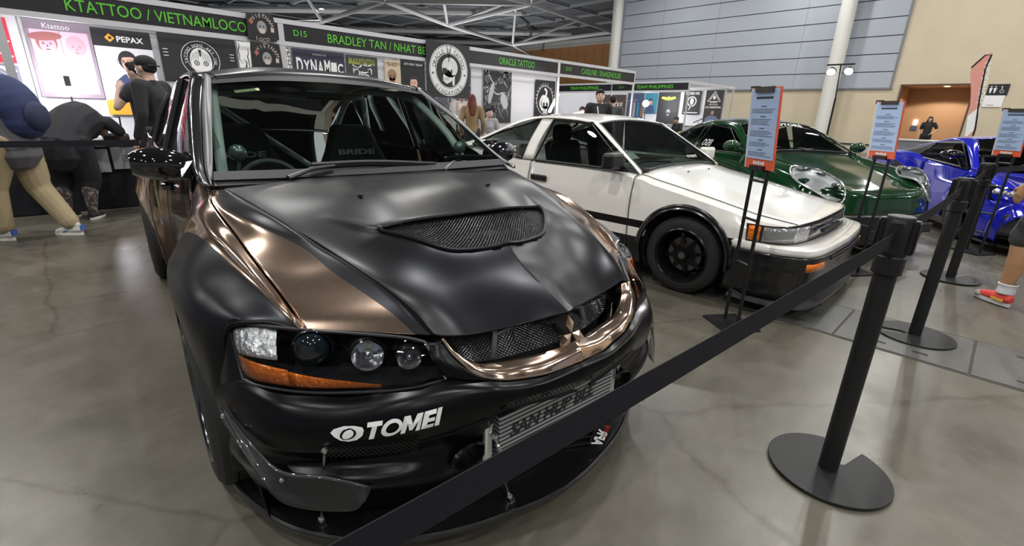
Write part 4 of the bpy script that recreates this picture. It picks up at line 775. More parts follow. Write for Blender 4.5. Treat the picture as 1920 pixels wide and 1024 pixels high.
# TOMEI lettering laid on the bumper
def lay(mb_fn, cy, cz, mats, name, off=.005, sl_=.18):
    """lay a flat design (y along the bumper, z up) on the bumper skin"""
    P_ = Qb.reshape(-1, 3); r_, c_ = Qb.shape[:2]
    yz = Qb[:, :, 1:]
    def f(v):
        y, z = cy+v[0], cz+v[1]+sl_*v[0]; d = (P_[:, 1]-y)**2+(P_[:, 2]-z)**2; k = int(np.argmin(d)); i, j = divmod(k, c_); i = min(max(i, 1), r_-2); j = min(max(j, 1), c_-2)
        tu = (Qb[i, j+1]-Qb[i, j-1]); tv = (Qb[i+1, j]-Qb[i-1, j]); n = np.cross(tu, tv); n /= np.linalg.norm(n); n = n if n[0] > 0 else -n; p = Qb[i, j]
        x = p[0]-(n[1]*(y-p[1])+n[2]*(z-p[2]))/max(n[0], .2); o_ = off+v[2]; return (x+n[0]*o_, y+n[1]*o_, z+n[2]*o_)
    g = MB(); mb_fn(g); g.map(f); return g.obj(name, mats, car, fix=False)
def tomei(g):
    L_ = {'T': [(0, 1), (1, 1), (1, .76), (.67, .76), (.67, 0), (.33, 0), (.33, .76), (0, .76)], 'M': [(0, 0), (0, 1), (.32, 1), (.5, .5), (.68, 1), (1, 1), (1, 0), (.77, 0), (.77, .60), (.58, .12), (.42, .12), (.23, .60), (.23, 0)],
          'E': [(0, 0), (0, 1), (1, 1), (1, .77), (.38, .77), (.38, .61), (.94, .61), (.94, .39), (.38, .39), (.38, .23), (1, .23), (1, 0)], 'I': [(0, 0), (0, 1), (1, 1), (1, 0)]}
    sk = lambda u, v: (u+(v-.5)*.012, (v-.5)*.045)
    for ch, x0, w_ in (('T', -.048, .031), ('M', .028, .042), ('E', .073, .027), ('I', .1035, .0105)): flat(g, [sk(x0+u*w_, v) for u, v in L_[ch]], 0, 0)
    ro = [sk(.005+.022*math.cos(a), .5+.5*math.sin(a)) for a in np.linspace(0, 2*math.pi, 29)[:-1]]; ri = [sk(.005+.0135*math.cos(a+.3)+.001, .5+.30*math.sin(a+.3)) for a in np.linspace(0, 2*math.pi, 29)[:-1]]
    g.add([(x, y, 0) for x, y in ro+ri], [(k, (k+1) % 28, 28+(k+1) % 28, 28+k) for k in range(28)], 0)
    top = [(-.118, .010), (-.110, .017), (-.090, .021), (-.070, .020), (-.054, .014)]; bot = [(-.052, .006), (-.056, -.008), (-.068, -.019), (-.084, -.021), (-.100, -.015), (-.112, -.002)]
    flat(g, top+bot, 0, 0); flat(g, ell(-.084, .001, .017, .014, 20, .5), .0012, 1); flat(g, ell(-.084, .001, .0135, .0095, 20, .8), .002, 0)
lay(tomei, -.552, .513, [INK, SATB], 'bumper_lettering')
# grille
GM = mesh_mat('grille_mesh', 85, 85, wire=(.07, .07, .075), r=.22)
ci = [(.769, -.325, .650), (.772, -.30, .60), (.789, -.214, .585), (.81, -.136, .588), (.84, -.066, .602), (.866, 0, .620)]
gt = [(.735, -.385, .705), (.72, -.30, .675), (.72, -.214, .67), (.73, -.136, .675), (.755, -.066, .69), (.775, 0, .70)]
# meeting edge of hood sits above; mesh is recessed
gg = np.array([[np.array(a)*(1-t)+np.array(b)*t+np.array([-.035, 0, 0]) for t in np.linspace(-.1, 1.05, 8)] for a, b in zip(cr(gt, 6), cr(ci, 6))]); ggm = np.concatenate([gg, gg[::-1][1:]*np.array([1, -1, 1])]); meshpanel('grille_mesh', ggm, GM, car)
MB().box((.66, 0, .57), (.02, .72, .20)).obj('grille_backing', INTB, car)
for s in (-1, 1): MB().tube([(.70, s*.17, .70), (.735, s*.185, .64), (.745, s*.20, .58)], .010, 8).tube([(.735, s*.185, .645), (.745, s*.08, .665), (.76, 0, .68)], .008, 8).obj('grille_brace', mat('brace_grey', (.2, .2, .21), .3, .8), car, smooth=True)
co = [(.775, -.389, .701), (.80, -.378, .672), (.82, -.362, .650), (.840, -.342, .625), (.852, -.318, .606), (.864, -.285, .592), (.876, -.249, .583), (.885, -.186, .571), (.901, -.126, .569), (.910, -.06, .570), (.920, 0, .578)]
cin = [(.765, -.383, .703), (.785, -.366, .675), (.800, -.345, .655), (.812, -.318, .635), (.818, -.300, .624), (.822, -.27, .616), (.826, -.235, .610), (.835, -.175, .605), (.850, -.115, .607), (.868, -.055, .615), (.882, 0, .628)]
cc = [(.750, -.375, .695), (.768, -.357, .665), (.782, -.335, .643), (.79, -.31, .622), (.793, -.295, .610), (.795, -.262, .600), (.798, -.228, .594), (.808, -.170, .590), (.823, -.11, .592), (.842, -.052, .600), (.858, 0, .612)]
mid = (np.array(co)+np.array(cin))/2+np.array([.008, 0, .006])
Dg = dense(np.stack([np.array(co), mid, np.array(cin), np.array(cc)]), 5, 6, bu=(2,)); panel('grille_surround', Dg, COPPER, car, both=True, center=(.6, 0, .4), sharp=50)
# skin between lamp and grille
for s in (-1, 1):
    A = [(.808, -.400, .606), (.797, -.415, .630), (.775, -.428, .66), (.735, -.425, .695)]; Bq = [(.862, -.302, .594), (.842, -.342, .622), (.808, -.375, .66), (.772, -.392, .699)]
    panel('nose_bridge', dense(np.array([A, (np.array(A)+np.array(Bq))/2+np.array([.006, 0, 0]), Bq]), 5, 5), SATB, car, mir=(s == 1))
# three-diamond emblem
g = MB(); Lr, wr = .056, .028
for k in range(3):
    a = math.pi/2+k*2*math.pi/3; d = np.array([math.cos(a), math.sin(a)]); e = np.array([-d[1], d[0]])
    P0, P1_, P2_, P3_ = d*0.001, d*Lr/2+e*wr*.62, d*Lr, d*Lr/2-e*wr*.62
    Vv = [(*P0, 0), (*P1_, 0), (*P2_, 0), (*P3_, 0), (*P0, .010), (*P1_, .010), (*P2_, .010), (*P3_, .010), (*(d*Lr/2), .0145)]
    g.add(Vv, [(0, 1, 5, 4), (1, 2, 6, 5), (2, 3, 7, 6), (3, 0, 4, 7), (4, 5, 8), (5, 6, 8), (6, 7, 8), (7, 4, 8)])
th_ = .35; g.map(lambda v: (.862+v[2]*math.cos(th_)-v[1]*math.sin(th_)*1.0, v[0], .648+v[1]*math.cos(th_)*1.0+v[2]*math.sin(th_))); em = g.obj('three_diamond_emblem', COPPER, car); em['label'] = 'polished bronze three-diamond emblem'
MB().tube([(.75, 0, .64), (.86, 0, .645)], .012, 8).obj('emblem_mount', BLK, car)
# headlamps
for s in (-1, 1):
    top = [(.360, -.807, .712), (.42, -.76, .713), (.500, -.660, .702), (.60, -.565, .704), (.70, -.465, .703), (.745, -.425, .697)]
    bot = [(.438, -.806, .573), (.50, -.775, .571), (.60, -.69, .571), (.70, -.575, .580), (.77, -.485, .592), (.808, -.401, .607)]
    T_, B_ = cr(top, 6), cr(bot, 6); n = len(T_); LQ = []
    for i in range(n):
        row = []
        for t in np.linspace(0, 1, 9): p = T_[i]*(1-t)+B_[i]*t; b_ = .034*4*t*(1-t)+.012; row.append(p+np.array([.75, -.45, .45])*b_*(.35 if i in (0,) else 1)*min(1, .4+i/8, .4+(n-1-i)/8))
        LQ.append(row)
    LQ = np.array(LQ); LQ[:, 0] = T_; LQ[:, -1] = B_
    head = panel('headlamp', LQ, LENS, car, center=(0, 0, .3), thick=0, mir=(s == 1))
    BQ = np.array([[T_[i]*(1-t)+B_[i]*t+np.array([-.085, .06, -.01])*math.sin(math.pi*min(max(t, .0), 1))**.5 for t in np.linspace(0, 1, 9)] for i in range(n)])
    panel('lamp_bowl', BQ, mat('lamp_bowl_black', (.012, .012, .014), .2, .4), car, center=(0, 0, .3), thick=0, mir=(s == 1)).parent = head
    def lampz(i0, i1, t0, t1, dep, m, nm, bow=0):
        ii = np.linspace(i0, i1, 10); tt = lambda i, t: t
        q = []
        for i in ii:
            k = int(i); f = i-k; k2 = min(k+1, n-1); a = T_[k]*(1-f)+T_[k2]*f; b_ = B_[k]*(1-f)+B_[k2]*f; ta = t0(i) if callable(t0) else t0; tb = t1(i) if callable(t1) else t1
            q.append([a*(1-t)+b_*t+np.array([.75, -.45, .45])*.022*math.sin(math.pi*t)*dep-np.array([.006, -.004, 0]) for t in np.linspace(ta, tb, 8)])
        p = panel(nm, np.array(q), m, car, center=(0, 0, .3), thick=.003, mir=(s == 1)); p.parent = head
    lampz(.6, 9, .05, .56, 1, REFL, 'clear_reflector'); lampz(.8, 10, lambda i: .58+.012*i, .96, 1, AMBER, 'amber_indicator'); lampz(10, 20, lambda i: .72+.02*(i-10), .96, 1, AMBER, 'amber_strip')
    for (x, y, z, r, m, dx) in [(.545, -.655, .655, .046, mat('projector_glass', (.012, .022, .026), .05, .2, coat=1), 0), (.655, -.545, .650, .042, CHROME, 0), (.735, -.465, .652, .030, mat('small_bowl', (.35, .35, .37), .15, .9), 0)]:
        ax = np.array([.85, -.42, .1]); ax /= np.linalg.norm(ax); u = np.cross(ax, [0, 0, 1]); u /= np.linalg.norm(u); w = np.cross(u, ax); Rm = np.stack([u, w, ax], 1)
        g = MB()
        if r > .043: g.ball((0, 0, 0), (r, r, r*.6), 24)
        else: g.lathe([(0, -r*.9), (r*.5, -r*.7), (r*.9, -r*.1), (r, .004), (r*1.05, 0), (r*.98, -.012)], 28); g.ball((0, 0, -.012), r*.33, 10)
        g.map(lambda v: np.array([x, y, z])+Rm@np.array(v)-ax*.012)
        if s == 1: g.map(lambda v: (v[0], -v[1], v[2]))
        o = g.obj('projector_lens' if r > .043 else 'reflector_bowl', m, head, smooth=True)
        g = MB().lathe([(r*1.06, -.03), (r*1.1, 0), (r*1.16, -.004), (r*1.18, -.04)], 28).map(lambda v: np.array([x, y, z])+Rm@np.array(v)-ax*.012)
        if s == 1: g.map(lambda v: (v[0], -v[1], v[2]))
        g.obj('lamp_bezel', mat('bezel', (.04, .04, .045), .2, .6), head, smooth=True)
    edge = list(T_)+list(B_[::-1]); edge = [(p[0], p[1]*(-s), p[2]) for p in edge]; MB().tube(edge, .0045, 6, closed=True).obj('lamp_seal', mat('lamp_seal', (.07, .07, .075), .35, .5), head, smooth=True)
# windscreen, roof, pillars
WB = [(-.35, -.697, 1.0), (-.44, -.36, .982), (-.475, 0, .975)]; WT = [(-1.046, -.547, 1.376), (-1.09, -.29, 1.408), (-1.11, 0, 1.418)]
def arcw(P, n=8): return cr(P, n)
wb, wt = arcw(WB), arcw(WT); m_ = .5*(wb+wt)+np.array([.012, 0, .015]); Qw = dense(np.stack([wb, m_, wt]), 8, 1); panel('windscreen', Qw, GLASS, car, both=True, thick=0, center=(-1.5, 0, .7))
# black frit band round the glass
def band(P0, P1, w0, w1, nm='glass_frit'): q = np.array([[a*(1-t)+b*t for t in (w0, w1)] for a, b in zip(P0, P1)]); q[:, :, 0] += .004; q[:, :, 2] += .004; return q
panel('glass_frit', band(wb, wt, -.01, .06), BLACKV, car, both=True, thick=0, center=(-1.5, 0, .7)); panel('glass_frit', band(wb, wt, .95, 1.0), BLACKV, car, both=True, thick=0, center=(-1.5, 0, .7))
# cowl
Cw = np.array([[(-.335, -.705, .978), (-.44, -.35, .962), (-.49, 0, .958)], [(-.345, -.70, .990), (-.455, -.35, .972), (-.50, 0, .967)], [(-.37, -.69, 1.006), (-.475, -.36, .984), (-.515, 0, .977)]]); panel('cowl_panel', dense(Cw, 4, 8), mat('cowl_grey', (.10, .10, .105), .4, .4), car, both=True)
for s in (-1, 1):
    Pl = np.array([[(-.30, -.716, .985), (-.50, -.700, 1.045), (-.80, -.640, 1.235), (-1.00, -.592, 1.345), (-1.12, -.565, 1.405)], [(-.345, -.700, 1.000), (-.457, -.674, 1.070), (-.698, -.621, 1.212), (-.90, -.578, 1.312), (-1.046, -.547, 1.385)]])
    Pm = (Pl[0]+Pl[1])/2+np.array([.01, -.006, .012]); D = dense(np.stack([Pl[0], Pm, Pl[1]]), 4, 8); panel('windscreen_pillar', D, PILLAR, car, mir=(s == 1), center=(-1.4, 0, .9))
    Ol = np.array([(-.31, -.738, .982), (-.50, -.745, 1.03), (-.80, -.70, 1.215), (-1.00, -.655, 1.325), (-1.15, -.625, 1.388), (-1.5, -.61, 1.405), (-2.1, -.60, 1.38), (-2.55, -.62, 1.27)]); Il = np.array([(-.30, -.716, .985), (-.50, -.700, 1.045), (-.80, -.640, 1.235), (-1.00, -.592, 1.345), (-1.12, -.565, 1.405), (-1.5, -.56, 1.425), (-2.1, -.55, 1.40), (-2.55, -.57, 1.29)])
    panel('door_frame_rail', dense(np.stack([Il, (Ol+Il)/2+np.array([0, -.008, .012]), Ol]), 4, 8), mat('gloss_rail', (.22, .22, .23), .14, .95, coat=.3), car, mir=(s == 1), center=(-1.4, 0, .9))
Rf = np.array([[(-1.046, -.547, 1.378), (-1.09, -.29, 1.410), (-1.11, 0, 1.420)], [(-1.10, -.560, 1.402), (-1.16, -.29, 1.446), (-1.18, 0, 1.456)], [(-1.40, -.56, 1.425), (-1.40, -.29, 1.470), (-1.40, 0, 1.480)], [(-1.90, -.56, 1.415), (-1.90, -.29, 1.462), (-1.9, 0, 1.472)], [(-2.3, -.56, 1.36), (-2.32, -.29, 1.405), (-2.33, 0, 1.415)]])
panel('roof', dense(Rf, 8, 8), SATIN, car, both=True, center=(-1.5, 0, .9))
Rw = np.array([[(-2.3, -.56, 1.355), (-2.32, -.29, 1.40), (-2.33, 0, 1.41)], [(-2.95, -.62, 1.06), (-3.0, -.3, 1.07), (-3.02, 0, 1.07)]]); panel('rear_window', dense(Rw, 8, 8), GLASS, car, both=True, thick=0, center=(-1.5, 0, .7))
# body sides: doors with copper flash
def door_mat():
    m = bpy.data.materials.new('door_wrap'); m.use_nodes = True; nt = m.node_tree; b = nt.nodes['Principled BSDF']; L = nt.links.new
    tc = nt.nodes.new('ShaderNodeTexCoord'); n = nt.nodes.new('ShaderNodeTexNoise'); n.inputs['Scale'].default_value = 2.6; n.inputs['Detail'].default_value = 2; n.inputs['Distortion'].default_value = 1.6; L(tc.outputs['Object'], n.inputs['Vector'])
    sp = nt.nodes.new('ShaderNodeSeparateXYZ'); L(tc.outputs['Object'], sp.inputs[0]); ad = nt.nodes.new('ShaderNodeMath'); ad.operation = 'MULTIPLY_ADD'; ad.inputs[1].default_value = -.35; L(sp.outputs[2], ad.inputs[0]); L(n.outputs['Fac'], ad.inputs[2])
    r = nt.nodes.new('ShaderNodeValToRGB'); L(ad.outputs[0], r.inputs[0]); e = r.color_ramp.elements; e[0].position = .24; e[0].color = (.02, .021, .024, 1); e[1].position = .30; e[1].color = (.50, .29, .19, 1)
    x = e.new(.255); x.color = (.55, .5, .45, 1); x = e.new(.27); x.color = (.50, .29, .19, 1)
    L(r.outputs[0], b.inputs['Base Color']); b.inputs['Metallic'].default_value = .9; b.inputs['Roughness'].default_value = .10; return m
DOORM = door_mat()
yS = lambda z, x: -(np.interp(z, [.10, .20, .45, .70, .80, .90, .98, 1.02], [.76, .785, .800, .797, .785, .768, .753, .742])+(.125*math.exp(-((x+2.62)/.40)**2)*np.interp(z, [.2, .6, .8, .95, 1.0], [.8, 1, .65, .15, 0])))
zs = [1.0, .96, .90, .82, .74, .64, .52, .40, .30, .20, .13]
def side(nm, x0, x1, s, m, rear=False, nx=10):
    q = []
    for x in np.linspace(x0, x1, nx+1):
        col = []
        for z in zs:
            zb = .13
            if rear and abs(x+2.625) < .345: zb = .315+math.sqrt(.345**2-(x+2.625)**2)
            zz = zb+(z-.13)/(1.0-.13)*(1.0+.02*(-(x+.5))*.5-zb); col.append((x, yS(min(zz, 1.02), x)*(1-.04*max(0, -x-3.0)), zz))
        q.append(col)
    return panel(nm, dense(np.array(q), 2, 2), m, car, mir=(s == 1), center=(-1.6, 0, .6))
for s in (-1, 1):
    d1 = side('front_door', -.506, -1.45, s, DOORM); d2 = side('rear_door', -1.458, -2.27, s, DOORM); side('rear_quarter_panel', -2.278, -3.45, s, COPPER, True, 30)
    for d, x in ((d1, -1.30), (d2, -2.15)): MB().tube([(x+.09, s*.775, .86), (x+.07, s*.805, .862), (x-.07, s*.805, .862), (x-.09, s*.775, .86)], .012, 8).obj('door_handle', GLOSSK, d, smooth=True)
    def gl(x0, x1, t0, t1): return [[(x, -s*-(.76*(1-t)+yt*t) if False else s*(.755*(1-t)+.615*t), 1.005*(1-t)+zt(x)*t) for t in np.linspace(0, 1, 7)] for x in np.linspace(x0, x1, 10) for yt in (0,)]
    zt = lambda x: float(np.interp(-x, [.52, .80, 1.0, 1.15, 1.5, 2.1, 2.5, 2.7], [1.04, 1.205, 1.315, 1.378, 1.392, 1.368, 1.27, 1.13]))
    for nm, a, b_ in (('front_side_window', -.62, -1.42), ('rear_side_window', -1.50, -2.25), ('quarter_window', -2.30, -2.62)):
        q = gl(a, b_, 0, 1); panel(nm, np.array(q), GLASS, car, thick=0, center=(-1.5, 0, .8))
    for x in (-1.46, -2.275): MB().tube([(x, s*.76, 1.0), (x, s*.69, 1.2), (x, s*.62, zt(x))], .02, 8).obj('door_pillar', mat('pillar_black', (.02, .02, .022), .25), car, smooth=True)
    MB().tube([(-.52, s*.765, 1.012), (-1.2, s*.768, 1.008), (-2.0, s*.765, 1.01), (-2.66, s*.74, 1.03)], .008, 6).obj('window_sill_trim', BLK, car, smooth=True)
    MB().tube([(-.50, s*.785, .13), (-1.2, s*.80, .11), (-2.2, s*.80, .12)], .022, 8).obj('side_skirt', CARBON, car, smooth=True)
# rear deck, tail, wing
Rd = np.array([[(-2.95, -.66, 1.05), (-2.98, -.3, 1.065), (-3.0, 0, 1.07)], [(-3.2, -.68, 1.05), (-3.22, -.3, 1.07), (-3.24, 0, 1.075)], [(-3.5, -.66, 1.03), (-3.54, -.3, 1.05), (-3.55, 0, 1.05)], [(-3.55, -.68, .6), (-3.6, -.3, .6), (-3.62, 0, .6)], [(-3.45, -.68, .2), (-3.5, -.3, .2), (-3.5, 0, .2)]]); panel('boot_and_tail', dense(Rd, 6, 6), SATIN, car, both=True, center=(-2.6, 0, .6))
for s in (-1, 1):
    Cp = np.array([[(-2.50, -.60, 1.29), (-2.33, -.57, 1.36)], [(-2.72, -.70, 1.14), (-2.6, -.62, 1.24)], [(-2.80, -.745, 1.03), (-2.96, -.63, 1.06)]]); panel('rear_pillar', dense(Cp, 5, 6), SATIN, car, mir=(s == 1))
    MB().box((-3.30, s*.5, 1.13), (.12, .02, .15)).obj('wing_stay', CARBON, car)
MB().box((-3.35, 0, 1.20), (.20, 1.24, .02)).obj('rear_wing', CARBON, car, bevel=.005)
# mirrors (aero shape)
for s in (-1, 1):
    C = np.array([(-.56, -.845, 1.045)]); n1, n2 = 22, 18; V = []
    for i in range(n1+1):
        t = i/n1; y = -.732-(.198)*t; R_ = math.sqrt(max(0, 1-((t-.55)/.56)**2)) if t > .55 else (.70+.30*math.sin(math.pi/2*t/.55)); hz_ = .062*R_; dx_ = .072*R_
        cz = 1.032+.020*t-.03*(t-.5)**2
        for k in range(n2): a = 2*math.pi*k/n2; V.append((-.58+dx_*math.cos(a)*(1.0 if math.cos(a) > 0 else .7), s*-y, cz+hz_*math.sin(a)))
    F = [(i*n2+k, i*n2+(k+1) % n2, (i+1)*n2+(k+1) % n2, (i+1)*n2+k) for i in range(n1) for k in range(n2)]+[tuple(range(n2))]
    g = MB(); g.add(V, F); mo = g.obj('wing_mirror', GLOSSK, car, smooth=True)
    MB().add([(-.50, s*.752, .985), (-.60, s*.765, .985), (-.62, s*.74, 1.09), (-.53, s*.725, 1.065), (-.50, s*.79, .99), (-.60, s*.80, .99), (-.61, s*.78, 1.06), (-.53, s*.78, 1.05)], [(0, 1, 2, 3), (7, 6, 5, 4), (0, 4, 5, 1), (1, 5, 6, 2), (2, 6, 7, 3), (3, 7, 4, 0)]).obj('mirror_foot', GLOSSK, mo, bevel=.006)
    MB().add([(-.632, s*(.76+.15*u), 1.012+.06*v) for u in (0, 1) for v in (0, 1)], [(0, 1, 3, 2)]).obj('mirror_glass', CHROME, mo)
# wheels
for (x, s) in ((0, -1), (0, 1), (-2.625, -1), (-2.625, 1)):
    wt_ = bpy.data.objects.new('wheel', None); COL.objects.link(wt_); wt_.parent = car; wheel(wt_, x, s*.775, .317, .245, s, 'five', mat('rim_dark_chrome', (.14, .14, .15), .18, 1))
    MB().lathe([(.345, -s*.25), (.345, s*.02), (.335, s*.02), (.335, -s*.25), (.1, -s*.25)], 40, 'y', (x, s*.84, .315), a0=-.3, a1=math.pi+.3).obj('wheel_arch_liner', INTB, car, smooth=True)
MB().box((-1.75, 0, .16), (3.3, 1.40, .06)).box((-.2, 0, .5), (.02, 1.3, .6)).obj('underbody', INTB, car)
# wipers
for (p0, p1, p2, tip) in [((-.405, -.42, .985), (-.47, -.20, 1.02), (-.50, .0, 1.02), (-.475, .33, 1.0)), ((-.44, .36, .975), (-.50, .50, 1.02), (-.50, .52, 1.03), (-.43, .66, 1.03))]:
    w = MB().tube([p0, (np.array(p0)+np.array(p1))/2+np.array([.006, 0, .012]), p1], [.016, .013, .009], 8, sy=.7).obj('wiper_arm', mat('wiper_black', (.02, .02, .02), .35), car, smooth=True)
    MB().tube(cr([p1 if False else (np.array(p1)-np.array([0, .10, -.002])), p2, tip], 5), .008, 6, sy=2).obj('wiper_blade', BLK, w, smooth=True)
# interior
MB().prism([(-.52, .60), (-.50, .96), (-.62, .985), (-.80, .93), (-.86, .78), (-.86, .60)], -.66, .66, 'xz').obj('dashboard', INTB, car, bevel=.02)
def seat(y):
    st = bpy.data.objects.new('bucket_seat', None); COL.objects.link(st); st.parent = car
    MB().prism([(-1.15, .38), (-1.15, .52), (-1.55, .48), (-1.62, .38)], y-.24, y+.24, 'xz').obj('seat_cushion', INTB, st, bevel=.03)
    MB().prism([(y-.26, .48), (y-.27, .85), (y-.20, .98), (y-.13, 1.16), (y+.13, 1.16), (y+.20, .98), (y+.27, .85), (y+.26, .48)], -1.62, -1.52, 'yz').map(lambda v: (v[0]-(v[2]-.5)*.22, v[1], v[2])).obj('seat_back', mat('seat_fabric', (.02, .021, .022), .9), st, bevel=.03)
    g = MB(); fit_text(g, 'BRIDE', .26, .035, 0, 0, bold=.03); g.map(lambda v: (-1.51-(.98-.5)*.22+.0+v[1]*-.22, y+v[0], .98+v[1])); g.obj('seat_lettering', mat('seat_letter_grey', (.35, .35, .35), .6), st, fix=False)
seat(-.36); seat(.36)
g = MB()
for s in (-1, 1): g.tube(cr([(-.62, s*.63, .55), (-.66, s*.62, 1.0), (-1.0, s*.56, 1.28), (-1.3, s*.52, 1.36), (-2.1, s*.52, 1.34), (-2.6, s*.5, .9)], 5), .022, 10); g.tube([(-1.85, s*.60, .4), (-1.85, s*.53, 1.34)], .022, 10)
g.tube([(-1.85, -.53, 1.34), (-1.85, .53, 1.34)], .022, 10); g.tube([(-1.85, -.53, 1.34), (-1.85, .6, .5)], .02, 10); g.obj('roll_cage', CAGE, car, smooth=True)
g = MB(); a = .5; g.tube([(-.95+.155*math.cos(t)*math.sin(a)*-1, -.36+.155*math.sin(t), .86+.155*math.cos(t)*math.cos(a)) for t in np.linspace(0, 2*math.pi, 25)[:-1]], .014, 8, closed=True)
for t in (1.6, 3.14, 4.7): g.tube([(-.95, -.36, .86), (-.95-.15*math.cos(t)*math.sin(a), -.36+.15*math.sin(t), .86+.15*math.cos(t)*math.cos(a))], .01, 6)
g.obj('steering_wheel', mat('steering_grey', (.08, .085, .085), .5), car, smooth=True)
for s in (-1, 1):
    g = MB().ball((-.60, s*.56, 1.075), (.03, .036, .036), 16); g.tube([(-.60, s*.56, 1.04), (-.60, s*.57, .98)], .008, 6); g.obj('pillar_gauge_pod', mat('pod_grey', (.30, .36, .36), .25, .6), car, smooth=True)
MB().box((-.70, -.12, .965), (.03, .14, .035)).obj('dash_display', mat('display', (.02, .03, .03), .15), car, bevel=.01)
MB().add([(-.985, -.47, 1.335), (-.985, -.36, 1.352), (-.965, -.36, 1.34), (-.965, -.47, 1.323)], [(0, 1, 2, 3)]).obj('windscreen_label', mat('label_green', (.45, .5, .3), .6), car)
MB().box((-1.12, .0, 1.335), (.02, .2, .05)).obj('rear_view_mirror', BLK, car, bevel=.01)
g = MB(); V, F = text_mesh('APR', 1, 0, 'CENTER', .04, 1, .2); V = np.array(V); g.add(V, F, 0); V, F = text_mesh('Racing', .55, 0, 'CENTER', .0, 1, .3); V = np.array(V); V[:, 0] += .95; V[:, 1] += .25; g.add(V, F, 1)
g.map(lambda v: (.845-.0-v[0]*.018+v[1]*.045*-1*-.9 if False else .795+v[1]*.050-v[0]*.022, .285+v[0]*.05+v[1]*.012, .0935)); g.obj('splitter_lettering', [INK, P('red2', (.7, .02, .02))], car, fix=False)
# ------------------------------------------------------------------ generic car body loft for the three cars behind
def loft(secs, nx=8, npf=5, arches=(), bi=(), bj=()):
    """secs[k] = profile of (x, y, z) from the centre line round to the sill; y positive, mirrored later. arches = (xc, zc, r)"""
    Q = dense(np.array(secs, float), nx, npf, bi, bj)
    for (xc, zc, r) in arches:
        d2 = r*r-(Q[..., 0]-xc)**2; zt = zc+np.sqrt(np.maximum(d2, 0)); m = (d2 > 0) & (Q[..., 2] < zt) & (Q[..., 1] > .45); Q[..., 2] = np.where(m, zt, Q[..., 2])
    return Q
def part_of(name, Q, i0, i1, j0, j1, m, parent, s, mats=None, fmat=None, center=(-1.2, 0, .4), thick=.005, keep=None, sharp=38):
    sub = Q[i0:i1+1, j0:j1+1].copy(); sub[..., 1] *= s
    f = (lambda c: fmat(c*np.array([1, s, 1]))) if fmat else None
    return panel(name, sub, m, parent, center=center, thick=thick, mats=mats, fmat=f, keep=keep, sharp=sharp)
def sym(name, Q, i0, i1, j0, j1, m, parent, **k):
    """both halves as one mesh (parts that cross the centre line)"""
    sub = Q[i0:i1+1, j0:j1+1].copy(); sub[..., 1] *= -1
    k.setdefault('center', (-1.2, 0, .4)); return panel(name, sub, m, parent, both=True, **k)
def arch_lip(xc, zc, r, yf, parent, m, s, w=.03, nm='wheel_arch', a0=-.2, a1=None):
    a1 = a1 or math.pi+.2; P_ = [(xc+r*math.cos(a), s*yf(xc+r*math.cos(a)), zc+r*math.sin(a)) for a in np.linspace(a0, a1, 28)]; return MB().tube(P_, w, 8, sy=.6).obj(nm, m, parent, smooth=True)
def wheels(parent, pts, rim, rimm):
    for (x, y, r, w, s) in pts:
        e = bpy.data.objects.new('wheel', None); COL.objects.link(e); e.parent = parent; wheel(e, x, s*(y-w/2), r, w, s, rim, rimm)
        MB().lathe([(r+.055, -s*.02), (r+.05, -s*.3), (.1, -s*.3)], 32, 'y', (x, s*(y-.03), r), a0=-.5, a1=math.pi+.5).obj('wheel_arch_liner', INTB, parent, smooth=True)
def seatpair(parent, x, y, z, m, h=.62):
    for s in (-1, 1):
        st = bpy.data.objects.new('seat', None); COL.objects.link(st); st.parent = parent
        MB().box((x+.22, s*y, z), (.5, .46, .14)).obj('seat_cushion', m, st, bevel=.04); MB().box((x-.08, s*y, z+h*.5), (.14, .44, h), R=[[.97, 0, -.22], [0, 1, 0], [.22, 0, .97]]).obj('seat_back', m, st, bevel=.05)
        MB().box((x-.15, s*y, z+h+.06), (.1, .22, .16)).obj('headrest', m, st, bevel=.04)
def swheel(parent, x, y, z, r=.18):
    g = MB(); P_ = [(x-r*.4*math.cos(t), y+r*math.sin(t), z+r*.9*math.cos(t)) for t in np.linspace(0, 2*math.pi, 25)[:-1]]; g.tube(P_, .013, 8, closed=True)
    for t in (1.57, 3.14, 4.71): g.tube([(x, y, z), (x-r*.4*math.cos(t), y+r*math.sin(t), z+r*.9*math.cos(t))], .01, 6)
    g.obj('steering_wheel', mat('wheel_black', (.03, .03, .03), .4), parent, smooth=True)
def glasspane(name, P_, m, parent, bulge=.01, n=6, both=False, s=1, center=(-1.3, 0, .7)):
    q = quad(*P_, bulge, n, n); q = q*np.array([1, s, 1]); return panel(name, q, m, parent, center=center, thick=0, both=both)
def seal(parent, pts, r=.007, m=None, nm='window_seal'): return MB().tube(pts, r, 6, closed=True).obj(nm, m or BLK, parent, smooth=True)

